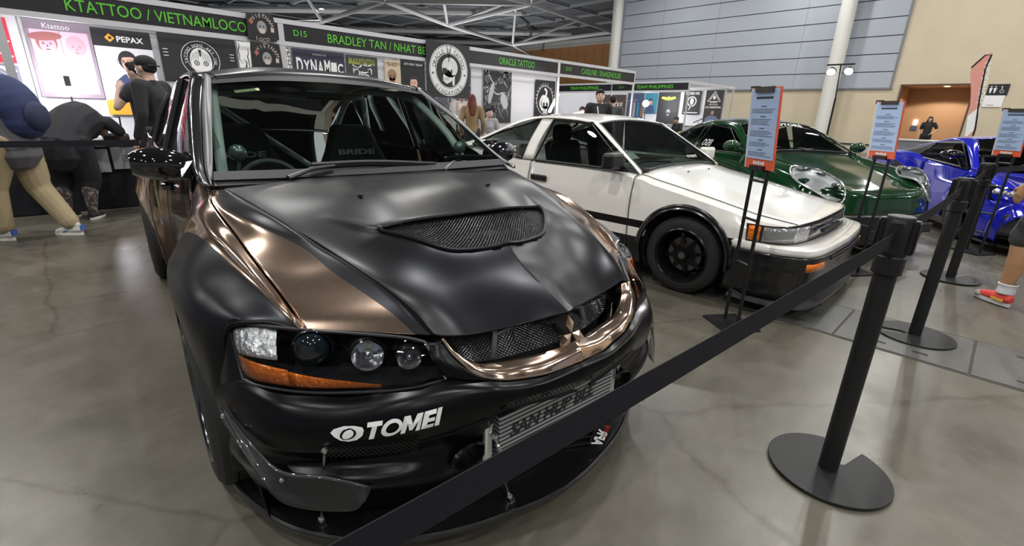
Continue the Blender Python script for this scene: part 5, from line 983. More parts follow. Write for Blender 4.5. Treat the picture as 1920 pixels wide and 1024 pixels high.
# ================================================================== white hatchback
ae = thing('white_hatchback_car', 'white boxy two-door hatchback with black lower body, between the bronze car and the green car', 'car', (4.08294, 1.54767, 0), -1.55684)
WP = mat('white_paint', (.86, .85, .80), .18, 0, coat=.8); BP = mat('black_lower_paint', (.010, .010, .011), .22, 0, coat=.3)
ZB = [.50, .44, .365]
def sec(x, zc, zm, ye, ze, yo, zo, xo=0, yw=.80): # centre, mid, hood edge, shoulder, then fixed z rows
    return [(x+xo, 0, zc), (x+xo*.8, ye*.55, zm), (x+xo*.3, ye, ze), (x, yo, zo), (x, yw-.004, (zo+.50)/2), (x, yw, .50), (x, yw, .44), (x, yw-.003, .365), (x, yw-.02, .25), (x, yw-.05, .14)]
AS = [[(.748, 0, .640), (.738, .36, .638), (.690, .640, .630), (.650, .718, .622), (.56, .782, .56), (.56, .787, .50), (.56, .787, .44), (.56, .785, .365), (.56, .77, .25), (.56, .74, .14)], sec(.45, .688, .686, .675, .662, .752, .640, .04, .798), sec(.30, .722, .720, .683, .695, .775, .672, 0, .805), sec(.0, .785, .783, .693, .757, .785, .730, 0, .808), sec(-.30, .842, .84, .70, .812, .775, .780, 0, .805), sec(-.47, .868, .866, .705, .842, .765, .815, 0, .803),
      sec(-1.0, .86, .86, .72, .862, .765, .835, 0, .803), sec(-1.58, .86, .86, .72, .868, .765, .842, 0, .803), sec(-2.1, .90, .90, .71, .895, .765, .862, 0, .805), sec(-2.4, .95, .95, .70, .925, .765, .88, 0, .807), sec(-2.8, .93, .93, .69, .90, .755, .87, 0, .80), sec(-3.15, .90, .90, .66, .88, .72, .85, 0, .77)]
ARC = ((0, .30, .345), (-2.40, .30, .335))
AQ = loft(AS, 10, 4, ARC, bi=(), bj=(2, 3, 5, 6, 7))
fz = lambda c: 1 if (c[2] < .366 or .441 < c[2] < .499) else 0
NX = 10
sym('bonnet', AQ, 0, 5*NX, 0, 8, WP, ae)
def seam(par, Q, i, j0, j1, s, nm='door_seam'): return MB().tube([(p[0], s*(p[1]+.001), p[2]+.0005) for p in Q[i, j0:j1+1]], .0032, 5).obj(nm, DARK, par)
for s in (-1, 1):
    W2 = [WP, BP]
    part_of('front_wing', AQ, 0, 5*NX, 8, 36, WP, ae, s, W2, fz)
    d = part_of('door', AQ, 5*NX, 7*NX, 8, 36, WP, ae, s, W2, fz); seam(d, AQ, 5*NX, 8, 36, s); seam(d, AQ, 7*NX, 8, 36, s); MB().tube([(p[0], s*p[1], p[2]+.001) for p in AQ[:5*NX+1, 8]], .003, 5).obj('bonnet_seam', DARK, ae)
    part_of('rear_quarter_panel', AQ, 7*NX, 11*NX, 8, 36, WP, ae, s, W2, fz)
    MB().box((-1.44, s*.808, .715), (.19, .022, .055)).obj('door_handle', BLK, d, bevel=.012); MB().lathe([(0, .01), (.012, .01), (.014, 0)], 12, 'y', (-1.50, s*.80, .64)).obj('door_lock', CHROME, d)
    for a in ARC: arch_lip(*a, lambda x: .812, ae, BP, s, .018, a1=math.pi+.1, a0=-.1)
    for a in ARC:
        q = np.array([[(a[0]+(a[2]+dr)*math.cos(t), s*(.812-.0*dr), .30+(a[2]+dr)*math.sin(t)) for dr in (-.005, .035)] for t in np.linspace(0, math.pi, 30)]); panel('arch_moulding', q, BP, ae, center=(a[0], 0, .3), thick=.01)
# white rear deck and greenhouse
WSB = [(-.455, .69, .862), (-.485, .35, .878), (-.50, 0, .882)]; WST = [(-1.00, .535, 1.205), (-1.03, .27, 1.225), (-1.045, 0, 1.232)]
b_, t_ = cr(WSB, 6), cr(WST, 6); Qw = dense(np.stack([b_, (b_+t_)/2+[.012, 0, .014], t_]), 6, 1); Qw[..., 1] *= -1
panel('windscreen', Qw, GLASS, ae, both=True, thick=0, center=(-1.5, 0, .7))
seal(ae, [tuple(p*[1, -1, 1]) for p in b_]+[tuple(p) for p in b_[::-1][1:]]+[tuple(p) for p in t_]+[tuple(p*[1, -1, 1]) for p in t_[::-1][1:]], .009, nm='windscreen_seal')
Rr = np.array([[(-1.01, .545, 1.212), (-1.04, .27, 1.238), (-1.05, 0, 1.246)], [(-1.25, .565, 1.245), (-1.25, .28, 1.272), (-1.25, 0, 1.28)], [(-1.60, .565, 1.25), (-1.62, .28, 1.278), (-1.62, 0, 1.286)], [(-1.88, .555, 1.215), (-1.92, .28, 1.245), (-1.93, 0, 1.252)]]); Rr[..., 1] *= -1
panel('roof', dense(Rr, 6, 6), WP, ae, both=True, center=(-1.4, 0, .9))
Hg = np.array([[(-1.89, .545, 1.21), (-1.93, .27, 1.242), (-1.94, 0, 1.25)], [(-2.45, .58, 1.01), (-2.5, .29, 1.04), (-2.51, 0, 1.045)], [(-2.75, .60, .93), (-2.85, .3, .95), (-2.87, 0, .955)]]); Hg[..., 1] *= -1
panel('tailgate_glass', dense(Hg, 6, 6), GLASSD, ae, both=True, thick=0, center=(-1.4, 0, .6))
for s in (-1, 1):
    SW = {'a': (-.535, .765, .860), 'b': (-1.535, .768, .866), 'c': (-1.455, .60, 1.222), 'd': (-1.06, .585, 1.205)}
    def S_(p): return (p[0], s*p[1], p[2])
    glasspane('side_window', (SW['a'], SW['b'], SW['d'], SW['c']), GLASS, ae, .006, s=s)
    seal(ae, [S_(SW[k]) for k in 'abcd'], .013)
    QW = [(-1.70, .765, .872), (-2.42, .755, .955), (-2.36, .66, 1.02), (-1.615, .60, 1.225)]
    glasspane('quarter_window', (QW[0], QW[1], QW[3], QW[2]), GLASSD, ae, .006, s=s); seal(ae, [S_(p) for p in QW], .013)
    A1 = np.array([(-.44, .735, .838), (-.56, .71, .925), (-.80, .655, 1.075), (-1.03, .59, 1.215)]); A0 = np.array([(-.455, .69, .862), (-.59, .652, .948), (-.80, .592, 1.082), (-1.0, .537, 1.208)]); q = dense(np.stack([A0, (A0+A1)/2+[.008, .006, .008], A1]), 3, 6); q[..., 1] *= s; panel('windscreen_pillar', q, WP, ae, center=(-1.4, 0, .8))
    rail = np.stack([[(-1.0, .540, 1.212), (-1.25, .565, 1.245), (-1.6, .565, 1.25), (-1.88, .555, 1.215), (-2.45, .59, 1.01), (-2.78, .61, .93)], [(-1.04, .590, 1.222), (-1.25, .602, 1.245), (-1.6, .605, 1.248), (-1.90, .61, 1.20), (-2.46, .68, 1.0), (-2.82, .70, .915)], [(-1.06, .602, 1.212), (-1.26, .612, 1.23), (-1.6, .615, 1.232), (-1.92, .63, 1.17), (-2.47, .72, .96), (-2.84, .74, .89)]]); q = dense(rail, 4, 6); q[..., 1] *= s; panel('roof_rail', q, WP, ae, center=(-1.4, 0, .8))
    BPil = np.array([[(-1.47, .602, 1.228), (-1.53, .70, 1.05), (-1.56, .768, .866)], [(-1.60, .608, 1.228), (-1.65, .70, 1.05), (-1.69, .768, .868)]]); q = dense(BPil, 4, 4); q[..., 1] *= s; panel('centre_pillar', q, WP, ae, center=(-1.4, 0, .8))
    q = np.array([[(-2.44, .757, .94), (-2.40, .68, 1.0)], [(-2.84, .745, .89), (-2.83, .70, .91)]]); q[..., 1] *= s; panel('rear_pillar_skin', dense(q, 3, 3), WP, ae)
    g = MB().prism([(-.545, .855), (-.80, .862), (-.72, 1.0), (-.66, 1.0)], .0, .02, 'xz').map(lambda v: (v[0], s*(.775-(v[2]-.86)*.30-v[1]), v[2])); mo = g.obj('mirror_sail', BLK, ae)
    MB().box((-.62, s*.86, .935), (.10, .19, .125)).obj('wing_mirror', BLK if s < 0 else WP, mo, bevel=.025)
# front end
def wrap(pts, z0, z1, dx1=0, n=6):
    c = cr([(x, y, 0) for x, y in pts], n); return np.array([[(p[0]+(dx1)*v, p[1], z0*(1-v)+z1*v) for v in np.linspace(0, 1, 4)] for p in c])
PF = [(.44, -.806), (.58, -.785), (.67, -.70), (.715, -.55), (.74, -.35), (.752, 0)]
q = wrap(PF, .505, .622, -.012); panel('front_panel', q, mat('lamp_surround', (.03, .03, .03), .25), ae, both=True, center=(0, 0, .5), thick=0)
def strip(i0, i1, z0, z1, off, m, nm, s=-1, thick=.004):
    c = cr([(x, y, 0) for x, y in PF], 10); a, b = int(i0*10), int(i1*10); q = np.array([[(c[k][0]+off, c[k][1], z0*(1-v)+z1*v) for v in np.linspace(0, 1, 4)] for k in range(a, b+1)])
    if s == 1: q[..., 1] *= -1
    return panel(nm, q, m, ae, center=(0, 0, .5), thick=thick)
for s in (-1, 1):
    strip(.05, .55, .515, .612, .006, AMBER, 'corner_indicator', s); h = strip(.6, 2.3, .512, .612, .008, mat('lamp_frost', (.30, .31, .31), .12, .3, coat=1), 'headlamp', s); strip(2.35, 3.3, .512, .612, .008, REFL, 'fog_lamp', s)
    strip(3.35, 5, .512, .612, .006, mat('smoked_grille', (.05, .05, .07), .06, .6, coat=1), 'grille_panel', s)
MB().box((.755, 0, .545), (.02, .46, .022)).box((.75, 0, .59), (.03, .50, .01)).obj('grille_slot', DARK, ae)
PB = [(.36, -.812), (.60, -.812), (.76, -.76), (.84, -.66), (.875, -.40), (.89, 0)]; PT = [(.36, -.804), (.58, -.79), (.672, -.70), (.718, -.55), (.745, -.35), (.755, 0)]
cb, ct = cr([(x, y, 0) for x, y in PB], 7), cr([(x, y, 0) for x, y in PT], 7)
q = np.array([[(ct[k][0], ct[k][1], .505), ((ct[k]+cb[k])[0]/2+.01, (ct[k]+cb[k])[1]/2, .502), (cb[k][0]-.008, cb[k][1], .488), (cb[k][0], cb[k][1], .47), (cb[k][0], cb[k][1], .448)] for k in range(len(cb))]); panel('bumper_top', q, WP, ae, both=True, center=(0, 0, .3), sharp=30)
q = np.array([[(cb[k][0]+dx, cb[k][1]*(1-dy), z) for z, dx, dy in [(.446, -.004, 0), (.43, .004, 0), (.40, .006, 0), (.36, .0, 0), (.34, -.012, .01), (.26, -.02, .015), (.17, -.03, .03), (.13, -.05, .05)]] for k in range(len(cb))]); panel('bumper_lower', q, BP, ae, both=True, center=(0, 0, .3), sharp=25)
for s in (-1, 1):
    c2 = cb*np.array([1, -s, 1]) if s == 1 else cb; sel = c2[17:26]; q = np.array([[(p[0]+.008, p[1], z) for z in (.355, .405)] for p in sel]); panel('bumper_indicator', q, AMBER, ae, center=(0, 0, .3), thick=.004)
sel = np.concatenate([cb[27:], (cb[27:]*[1, -1, 1])[::-1][1:]]); q = np.array([[(p[0]+.009, p[1], z) for z in (.40, .425)] for p in sel]); panel('bumper_slot', q, DARK, ae, center=(0, 0, .3), thick=.002)
q = np.array([[(p[0]+.012, p[1], z) for z in (.345, .37)] for p in sel[8:-8]]); panel('orange_tow_strap', q, ORG, ae, center=(0, 0, .3), thick=.003)
lipf = [(x+.02, y) for x, y in zip(cb[:, 0], cb[:, 1])]; MB().prism(lipf+[(x, -y) for x, y in lipf[::-1][1:]]+[(.36, .6), (.36, -.6)], .095, .115).obj('front_lip', mat('lip_grey', (.06, .06, .062), .35), ae)
wheels(ae, [(0, .795, .292, .19, -1), (0, .795, .292, .19, 1), (-2.4, .795, .292, .19, -1), (-2.4, .795, .292, .19, 1)], 'eight', mat('rim_black', (.025, .025, .027), .25, .8))
MB().box((-1.2, 0, .2), (3.4, 1.3, .1)).box((-.40, 0, .5), (.04, 1.4, .55)).obj('underbody', INTB, ae); MB().box((-3.15, 0, .5), (.04, 1.5, .7)).obj('tail_panel', WP, ae, bevel=.01)
MB().box((-.66, 0, .80), (.40, 1.36, .16)).obj('dashboard', mat('dash_grey', (.10, .11, .11), .7), ae, bevel=.04); seatpair(ae, -1.42, .34, .42, INTB); swheel(ae, -.90, -.33, .84)
g = MB().tube(cr([(-.56, -.03, .895), (-.60, -.35, .91), (-.57, -.66, .90)], 5), .007, 6); g.obj('wiper', BLK, ae, smooth=True); MB().tube([(-.47, -.64, .872), (-.43, -.62, .872)], .015, 8).obj('wiper_pivot', BLK, ae)
for y in (-.2, .2): MB().lathe([(0, .006), (.008, .006), (.01, 0)], 10, c=(-.30, y, .845)).obj('washer_nozzle', BLK, ae)
MB().add([(-.62, -.60, .935), (-.62, -.46, .94), (-.70, -.45, .985), (-.70, -.58, .98)], [(0, 1, 2, 3)]).obj('windscreen_label', mat('label_pale', (.5, .55, .55), .6), ae)
g = MB(); fit_text(g, 'FITMENT', .20, .03, 0, 0); g.map(lambda v: (-.545-v[1]*.8, .36+v[0], .932+v[1]*.66)); g.obj('windscreen_lettering', INK, ae, fix=False)
g = MB(); flat(g, [(-.15, -.006), (.15, -.006), (.155, .010), (-.145, .010)]); ring(g, -.19, 0, .012, .03, 0, 0, 12); ring(g, -.13, .015, .008, .02, 0, 0, 12); g.map(lambda v: (-1.98-v[0]*-1*-1 if False else -1.97+v[0]*-1*-1, -.768, .935+v[1])); g.obj('window_lettering', INK, ae, fix=False)

# ================================================================== dark green coupe
pc = thing('dark_green_coupe', 'dark green rounded sports coupe with oval headlamps, behind the white hatchback', 'car', (6.23114, 1.37994, 0), -2.11504)
GP_ = mat('dark_green_paint', (.006, .045, .014), .12, .25, coat=1)
def s9(x, zc, yh, zh, yf, zf, yo, zo, yw, xo=0, zl=.16):
    return [(x+xo, 0, zc), (x+xo*.85, yh*.5, zc-.004), (x+xo*.5, yh, zh), (x+xo*.2, (yh+yf)/2, (zh+zf)/2+.004), (x, yf, zf), (x-xo*.0, yo, zo), (x-xo*.1, yw, (zo+zl)*.55), (x-xo*.1, yw-.01, .36), (x-xo*.1, yw-.05, zl)]
PS = [[(.855, 0, .44), (.845, .25, .44), (.80, .45, .44), (.74, .58, .44), (.66, .70, .44), (.58, .775, .44), (.50, .82, .42), (.46, .835, .36), (.42, .80, .16)],
      [(.845, 0, .53), (.83, .25, .53), (.785, .44, .535), (.72, .575, .55), (.64, .69, .56), (.55, .77, .56), (.46, .825, .50), (.43, .845, .38), (.40, .81, .17)],
      [(.80, 0, .632), (.785, .25, .634), (.745, .42, .652), (.675, .55, .682), (.595, .665, .692), (.50, .755, .67), (.40, .83, .54), (.375, .855, .38), (.36, .83, .17)],
      s9(.50, .705, .42, .70, .62, .765, .76, .72, .862, .06), s9(.25, .775, .46, .775, .66, .825, .79, .77, .872, .03), s9(.0, .835, .50, .835, .69, .858, .80, .81, .876), s9(-.20, .885, .56, .88, .71, .888, .80, .845, .872), s9(-.36, .925, .62, .915, .72, .905, .795, .87, .868),
      s9(-.9, .90, .64, .90, .74, .90, .80, .87, .865), s9(-1.5, .90, .62, .91, .74, .91, .81, .88, .875), s9(-2.0, .95, .58, .94, .74, .92, .845, .88, .905), s9(-2.35, .93, .55, .92, .72, .90, .86, .86, .92), s9(-2.8, .84, .55, .84, .70, .83, .82, .78, .89), s9(-3.2, .72, .5, .72, .62, .71, .72, .68, .80)]
PA = ((0, .315, .35), (-2.35, .315, .35)); PQ = loft(PS, 8, 5, PA, bi=(7,), bj=())
sym('bonnet', PQ, 2*8, 7*8, 0, 10, GP_, pc); sym('front_bumper', PQ, 0, 2*8, 0, 40, GP_, pc, center=(0, 0, .5))
for s in (-1, 1):
    part_of('front_wing', PQ, 16, 56, 10, 40, GP_, pc, s); d = part_of('door', PQ, 56, 72, 10, 40, GP_, pc, s); seam(d, PQ, 56, 14, 40, s); seam(d, PQ, 72, 14, 40, s); part_of('rear_wing', PQ, 72, 104, 12, 40, GP_, pc, s)
sym('rear_deck', PQ, 88, 104, 0, 13, GP_, pc)
Lb = np.array([[(.855, 0, .435), (.845, .25, .435), (.80, .45, .435), (.74, .58, .435), (.66, .70, .43), (.58, .775, .42), (.50, .82, .40)], [(.87, 0, .30), (.86, .25, .30), (.82, .45, .30), (.75, .6, .30), (.66, .72, .30), (.57, .80, .30), (.47, .84, .30)], [(.85, 0, .14), (.84, .25, .14), (.80, .45, .14), (.73, .6, .14), (.64, .70, .14), (.55, .77, .14), (.45, .81, .14)]]); q = dense(Lb, 5, 5); q[..., 1] *= -1; panel('lower_valance', q, mat('valance_black', (.012, .014, .013), .3), pc, both=True, center=(0, 0, .4))
# greenhouse
wb = cr([(-.33, .69, .925), (-.42, .35, .945), (-.45, 0, .95)], 6); wt = cr([(-.90, .50, 1.215), (-.95, .25, 1.245), (-.97, 0, 1.252)], 6); q = dense(np.stack([wb, (wb+wt)/2+[.015, 0, .02], wt]), 6, 1); q[..., 1] *= -1
panel('windscreen', q, GLASS, pc, both=True, thick=0, center=(-1.5, 0, .7)); seal(pc, [tuple(p*[1, -1, 1]) for p in wb]+[tuple(p) for p in wb[::-1][1:]]+[tuple(p) for p in wt]+[tuple(p*[1, -1, 1]) for p in wt[::-1][1:]], .008)
vb = q[9:, :].copy(); 
Rr = np.array([[(-.91, .51, 1.222), (-.96, .25, 1.253), (-.98, 0, 1.26)], [(-1.25, .52, 1.255), (-1.25, .26, 1.288), (-1.25, 0, 1.295)], [(-1.6, .51, 1.235), (-1.6, .25, 1.27), (-1.6, 0, 1.278)], [(-1.95, .48, 1.14), (-1.98, .24, 1.175), (-1.99, 0, 1.185)]]); Rr[..., 1] *= -1; panel('roof', dense(Rr, 6, 6), GP_, pc, both=True)
Rg = np.array([[(-1.95, .48, 1.14), (-1.98, .24, 1.175), (-1.99, 0, 1.185)], [(-2.3, .50, .99), (-2.35, .25, 1.02), (-2.36, 0, 1.03)], [(-2.5, .54, .89), (-2.58, .27, .91), (-2.6, 0, .92)]]); Rg[..., 1] *= -1; panel('rear_window', dense(Rg, 5, 5), GLASSD, pc, both=True, thick=0, center=(-1.5, 0, .6))
for s in (-1, 1):
    rail = np.stack([[(-.33, .69, .925), (-.62, .60, 1.085), (-.90, .505, 1.218), (-1.25, .52, 1.255), (-1.6, .51, 1.235), (-1.95, .48, 1.14), (-2.3, .50, .99), (-2.5, .54, .89)], [(-.34, .735, .92), (-.64, .645, 1.085), (-.92, .57, 1.205), (-1.25, .585, 1.235), (-1.6, .58, 1.21), (-1.95, .57, 1.11), (-2.3, .62, .97), (-2.55, .66, .88)], [(-.36, .755, .905), (-.66, .672, 1.06), (-.94, .60, 1.18), (-1.25, .61, 1.21), (-1.6, .61, 1.185), (-1.9, .63, 1.09), (-2.2, .71, .95), (-2.5, .74, .88)]]); q = dense(rail, 4, 6); q[..., 1] *= s; panel('roof_rail', q, GP_, pc)
    P_ = [(-.46, .77, .90), (-1.35, .78, .905), (-1.28, .615, 1.20), (-.92, .61, 1.165)]; glasspane('side_window', (P_[0], P_[1], P_[3], P_[2]), GLASSD, pc, .01, s=s); seal(pc, [(a, s*b, c) for a, b, c in P_], .009)
    P_ = [(-1.42, .78, .905), (-1.98, .74, .96), (-1.85, .65, 1.08), (-1.40, .62, 1.19)]; glasspane('quarter_window', (P_[0], P_[1], P_[3], P_[2]), GLASSD, pc, .01, s=s); seal(pc, [(a, s*b, c) for a, b, c in P_], .009)
    g = MB().ball((-.48, s*.89, .985), (.06, .11, .065), 18); m_ = g.obj('wing_mirror', GP_, pc, smooth=True); MB().tube([(-.44, s*.76, .93), (-.46, s*.83, .96)], .025, 8).obj('mirror_stalk', GP_, m_, smooth=True)
    # headlamp: oval lens running down and in, laid over the wing
    P9 = PQ[:, :32].reshape(-1, 3); sel9 = (P9[:, 0] > .22) & (P9[:, 0] < .80) & (P9[:, 1] > .40) & (P9[:, 1] < .78); P9 = P9[sel9]
    B9 = lambda x, y: np.stack([np.ones_like(x), x, y, x*x, x*y, y*y, x**3, x*x*y, x*y*y, y**3], -1); cf9 = np.linalg.lstsq(B9(P9[:, 0], P9[:, 1]), P9[:, 2], rcond=None)[0]
    def on_wing(x, y): return float(B9(np.array(x, float), np.array(y, float))@cf9)
    c0, ax1, ax2 = np.array([.505, .615]), np.array([.235, -.105]), np.array([.045, .10])
    def egg(sc, off, nr=7, na=30, k0=.0):
        V = []; 
        for r in np.linspace(k0, 1, nr):
            row = []
            for a in np.linspace(0, 2*math.pi, na+1):
                ca, sa = math.cos(a), math.sin(a); p = c0+ax1*ca*r*sc+ax2*sa*r*sc*(1.15-.35*ca); row.append((p[0]+off*.7, s*(p[1]+off*.2), on_wing(*p)+off+.012*(1-r*r)))
            V.append(row)
        return np.array(V)
    hl = panel('headlamp', egg(1.0, .030), LENS, pc, center=(.4, s*.5, .2), thick=0); panel('lamp_bed', egg(.97, .008), mat('lamp_silver', (.40, .41, .42), .42, .6), pc, center=(.4, s*.5, .2), thick=0).parent = hl
    rg = egg(1.02, .018)[-1]; MB().tube(rg[:-1], .010, 6, closed=True).obj('lamp_rim', mat('lamp_rim_silver', (.55, .56, .56), .25, .6), hl, smooth=True)
    MB().ball((.655, s*.545, on_wing(.655, .545)+.018), (.065, .035, .016), 16).obj('indicator_reflector', CHROME, hl, smooth=True)
    for (x, y, r) in ((.38, .672, .074), (.53, .605, .048)):
        MB().ball((x, s*y, on_wing(x, y)+.012), (r, r, r*.30), 18).obj('projector_lens', mat('projector_grey', (.22, .23, .24), .12, .5, coat=1), hl, smooth=True); MB().tube([(x+r*math.cos(a), s*y+r*math.sin(a), on_wing(x, y)+.022) for a in np.linspace(0, 6.28, 20)[:-1]], .006, 6, closed=True).obj('lamp_bezel', CHROME, hl, smooth=True)
    MB().box((.83, s*.42, .30), (.03, .30, .10)).obj('side_intake', DARK, pc, bevel=.02)
    for a in PA: pass
MB().box((.855, 0, .24), (.03, .44, .11)).obj('centre_intake', DARK, pc, bevel=.02)
wheels(pc, [(0, .86, .32, .22, -1), (0, .86, .32, .22, 1), (-2.35, .905, .32, .27, -1), (-2.35, .905, .32, .27, 1)], 'ten', GUN)
MB().box((-1.2, 0, .2), (3.2, 1.3, .1)).box((-.42, 0, .5), (.04, 1.4, .6)).obj('underbody', INTB, pc)
MB().box((-.62, 0, .86), (.42, 1.3, .14)).obj('dashboard', INTB, pc, bevel=.04); seatpair(pc, -1.35, .34, .45, INTB, .6); swheel(pc, -.85, -.33, .88, .17)
g = MB().tube(cr([(-.48, -.5, .945), (-.50, -.1, .965), (-.46, .1, .965)], 5), .008, 6).tube(cr([(-.44, .05, .955), (-.48, .35, .965), (-.42, .6, .94)], 5), .008, 6); g.obj('wiper', BLK, pc, smooth=True)
g = MB(); fit_text(g, 'duckgreen996', .36, .05, 0, 0); g.map(lambda v: (.872-.10*abs(v[0])**1.5, v[0]+.03, .405+v[1])); g.obj('bumper_lettering', INK, pc, fix=False)
g = MB(); fit_text(g, 'RIVER MOTORS', .72, .05, 0, 0, bold=.02)
def wsp(v):
    t = .88+v[1]*1.8; y = v[0]; b = np.array([np.interp(abs(y), [0, .35, .69], [-.45, -.42, -.33]), y, np.interp(abs(y), [0, .35, .69], [.95, .945, .925])]); u = np.array([np.interp(abs(y), [0, .25, .5], [-.97, -.95, -.90]), y, np.interp(abs(y), [0, .25, .5], [1.252, 1.245, 1.215])]); return b*(1-t)+u*t+np.array([.012, 0, .016])
g.map(wsp); g.obj('windscreen_lettering', INK, pc, fix=False)
g = MB(); fit_text(g, 'OG93', .18, .08, 0, 0, shear=.3); g.map(lambda v: (-1.15+v[0], -.745+v[1]*.5, .985+v[1])); g.obj('window_lettering', INK, pc, fix=False)

# ================================================================== blue supercar
hc = thing('blue_supercar', 'glossy blue low wedge supercar at the right edge', 'car', (8.09385, -.53493, 0), -2.64300)
BL = mat('blue_paint', (.012, .018, .50), .10, .15, coat=1)
HS = [[(1.0, 0, .42), (.98, .3, .42), (.93, .55, .42), (.85, .72, .42), (.78, .80, .40), (.74, .85, .33), (.70, .87, .22), (.68, .86, .12)],
      [(.92, 0, .52), (.90, .3, .52), (.84, .55, .535), (.74, .72, .55), (.66, .82, .53), (.60, .88, .44), (.56, .90, .30), (.52, .88, .12)],
      [(.60, 0, .60), (.60, .3, .60), (.58, .55, .625), (.52, .70, .655), (.46, .82, .63), (.42, .90, .52), (.40, .925, .34), (.38, .90, .12)],
      [(.2, 0, .675), (.2, .3, .68), (.2, .55, .72), (.2, .70, .745), (.2, .82, .725), (.2, .91, .62), (.2, .94, .36), (.2, .91, .12)],
      [(-.05, 0, .73), (-.05, .3, .735), (-.05, .58, .76), (-.05, .72, .775), (-.05, .83, .75), (-.05, .91, .64), (-.05, .93, .36), (-.05, .90, .12)],
      [(-.25, 0, .77), (-.22, .35, .775), (-.2, .62, .785), (-.2, .74, .79), (-.2, .83, .76), (-.25, .89, .63), (-.25, .91, .36), (-.25, .89, .12)],
      [(-.8, 0, .78), (-.8, .35, .78), (-.8, .62, .79), (-.8, .76, .80), (-.8, .83, .765), (-.8, .86, .60), (-.8, .885, .36), (-.8, .89, .12)],
      [(-1.3, 0, .80), (-1.3, .35, .80), (-1.3, .62, .81), (-1.3, .76, .83), (-1.3, .83, .79), (-1.3, .84, .60), (-1.3, .87, .36), (-1.3, .90, .12)],
      [(-1.85, 0, .90), (-1.85, .35, .90), (-1.85, .62, .895), (-1.85, .76, .895), (-1.85, .86, .86), (-1.85, .91, .70), (-1.85, .93, .40), (-1.85, .93, .12)],
      [(-2.3, 0, .93), (-2.3, .35, .93), (-2.3, .62, .90), (-2.3, .76, .90), (-2.3, .88, .87), (-2.3, .95, .75), (-2.3, .96, .45), (-2.3, .94, .12)],
      [(-2.75, 0, .90), (-2.75, .35, .90), (-2.75, .62, .88), (-2.75, .76, .88), (-2.75, .88, .85), (-2.75, .95, .75), (-2.75, .96, .45), (-2.75, .94, .12)],
      [(-3.3, 0, .86), (-3.3, .35, .86), (-3.3, .62, .84), (-3.3, .74, .83), (-3.3, .82, .79), (-3.3, .86, .68), (-3.3, .86, .45), (-3.3, .84, .2)]]
HA = ((0, .335, .365), (-2.62, .345, .375)); HQ = loft(HS, 8, 5, HA, bj=(4, 5))
sym('bonnet', HQ, 8, 40, 0, 15, BL, hc); sym('front_bumper', HQ, 0, 8, 0, 35, BL, hc, center=(0, 0, .5))
for s in (-1, 1):
    part_of('front_wing', HQ, 8, 40, 15, 35, BL, hc, s, sharp=25); d = part_of('door', HQ, 40, 56, 15, 35, BL, hc, s, sharp=25); seam(d, HQ, 40, 15, 35, s); seam(d, HQ, 56, 15, 35, s); part_of('rear_wing', HQ, 56, 88, 10, 35, BL, hc, s, sharp=25)
sym('engine_deck', HQ, 64, 88, 0, 11, mat('deck_black', (.015, .015, .018), .2), hc)
wb = cr([(-.17, .745, .785), (-.26, .38, .79), (-.29, 0, .79)], 6); wt = cr([(-.93, .49, 1.112), (-.99, .25, 1.135), (-1.0, 0, 1.14)], 6); q = dense(np.stack([wb, (wb+wt)/2+[.015, 0, .02], wt]), 6, 1); q[..., 1] *= -1; panel('windscreen', q, GLASSD, hc, both=True, thick=0, center=(-1.5, 0, .5))
Rr = np.array([[(-.94, .50, 1.118), (-1.0, .25, 1.142), (-1.01, 0, 1.146)], [(-1.35, .50, 1.135), (-1.35, .25, 1.16), (-1.35, 0, 1.165)], [(-1.8, .48, 1.07), (-1.8, .24, 1.10), (-1.8, 0, 1.11)], [(-2.5, .45, .93), (-2.5, .24, .96), (-2.5, 0, .97)]]); Rr[..., 1] *= -1; panel('roof', dense(Rr, 6, 6), BL, hc, both=True, center=(-1.2, 0, .7))
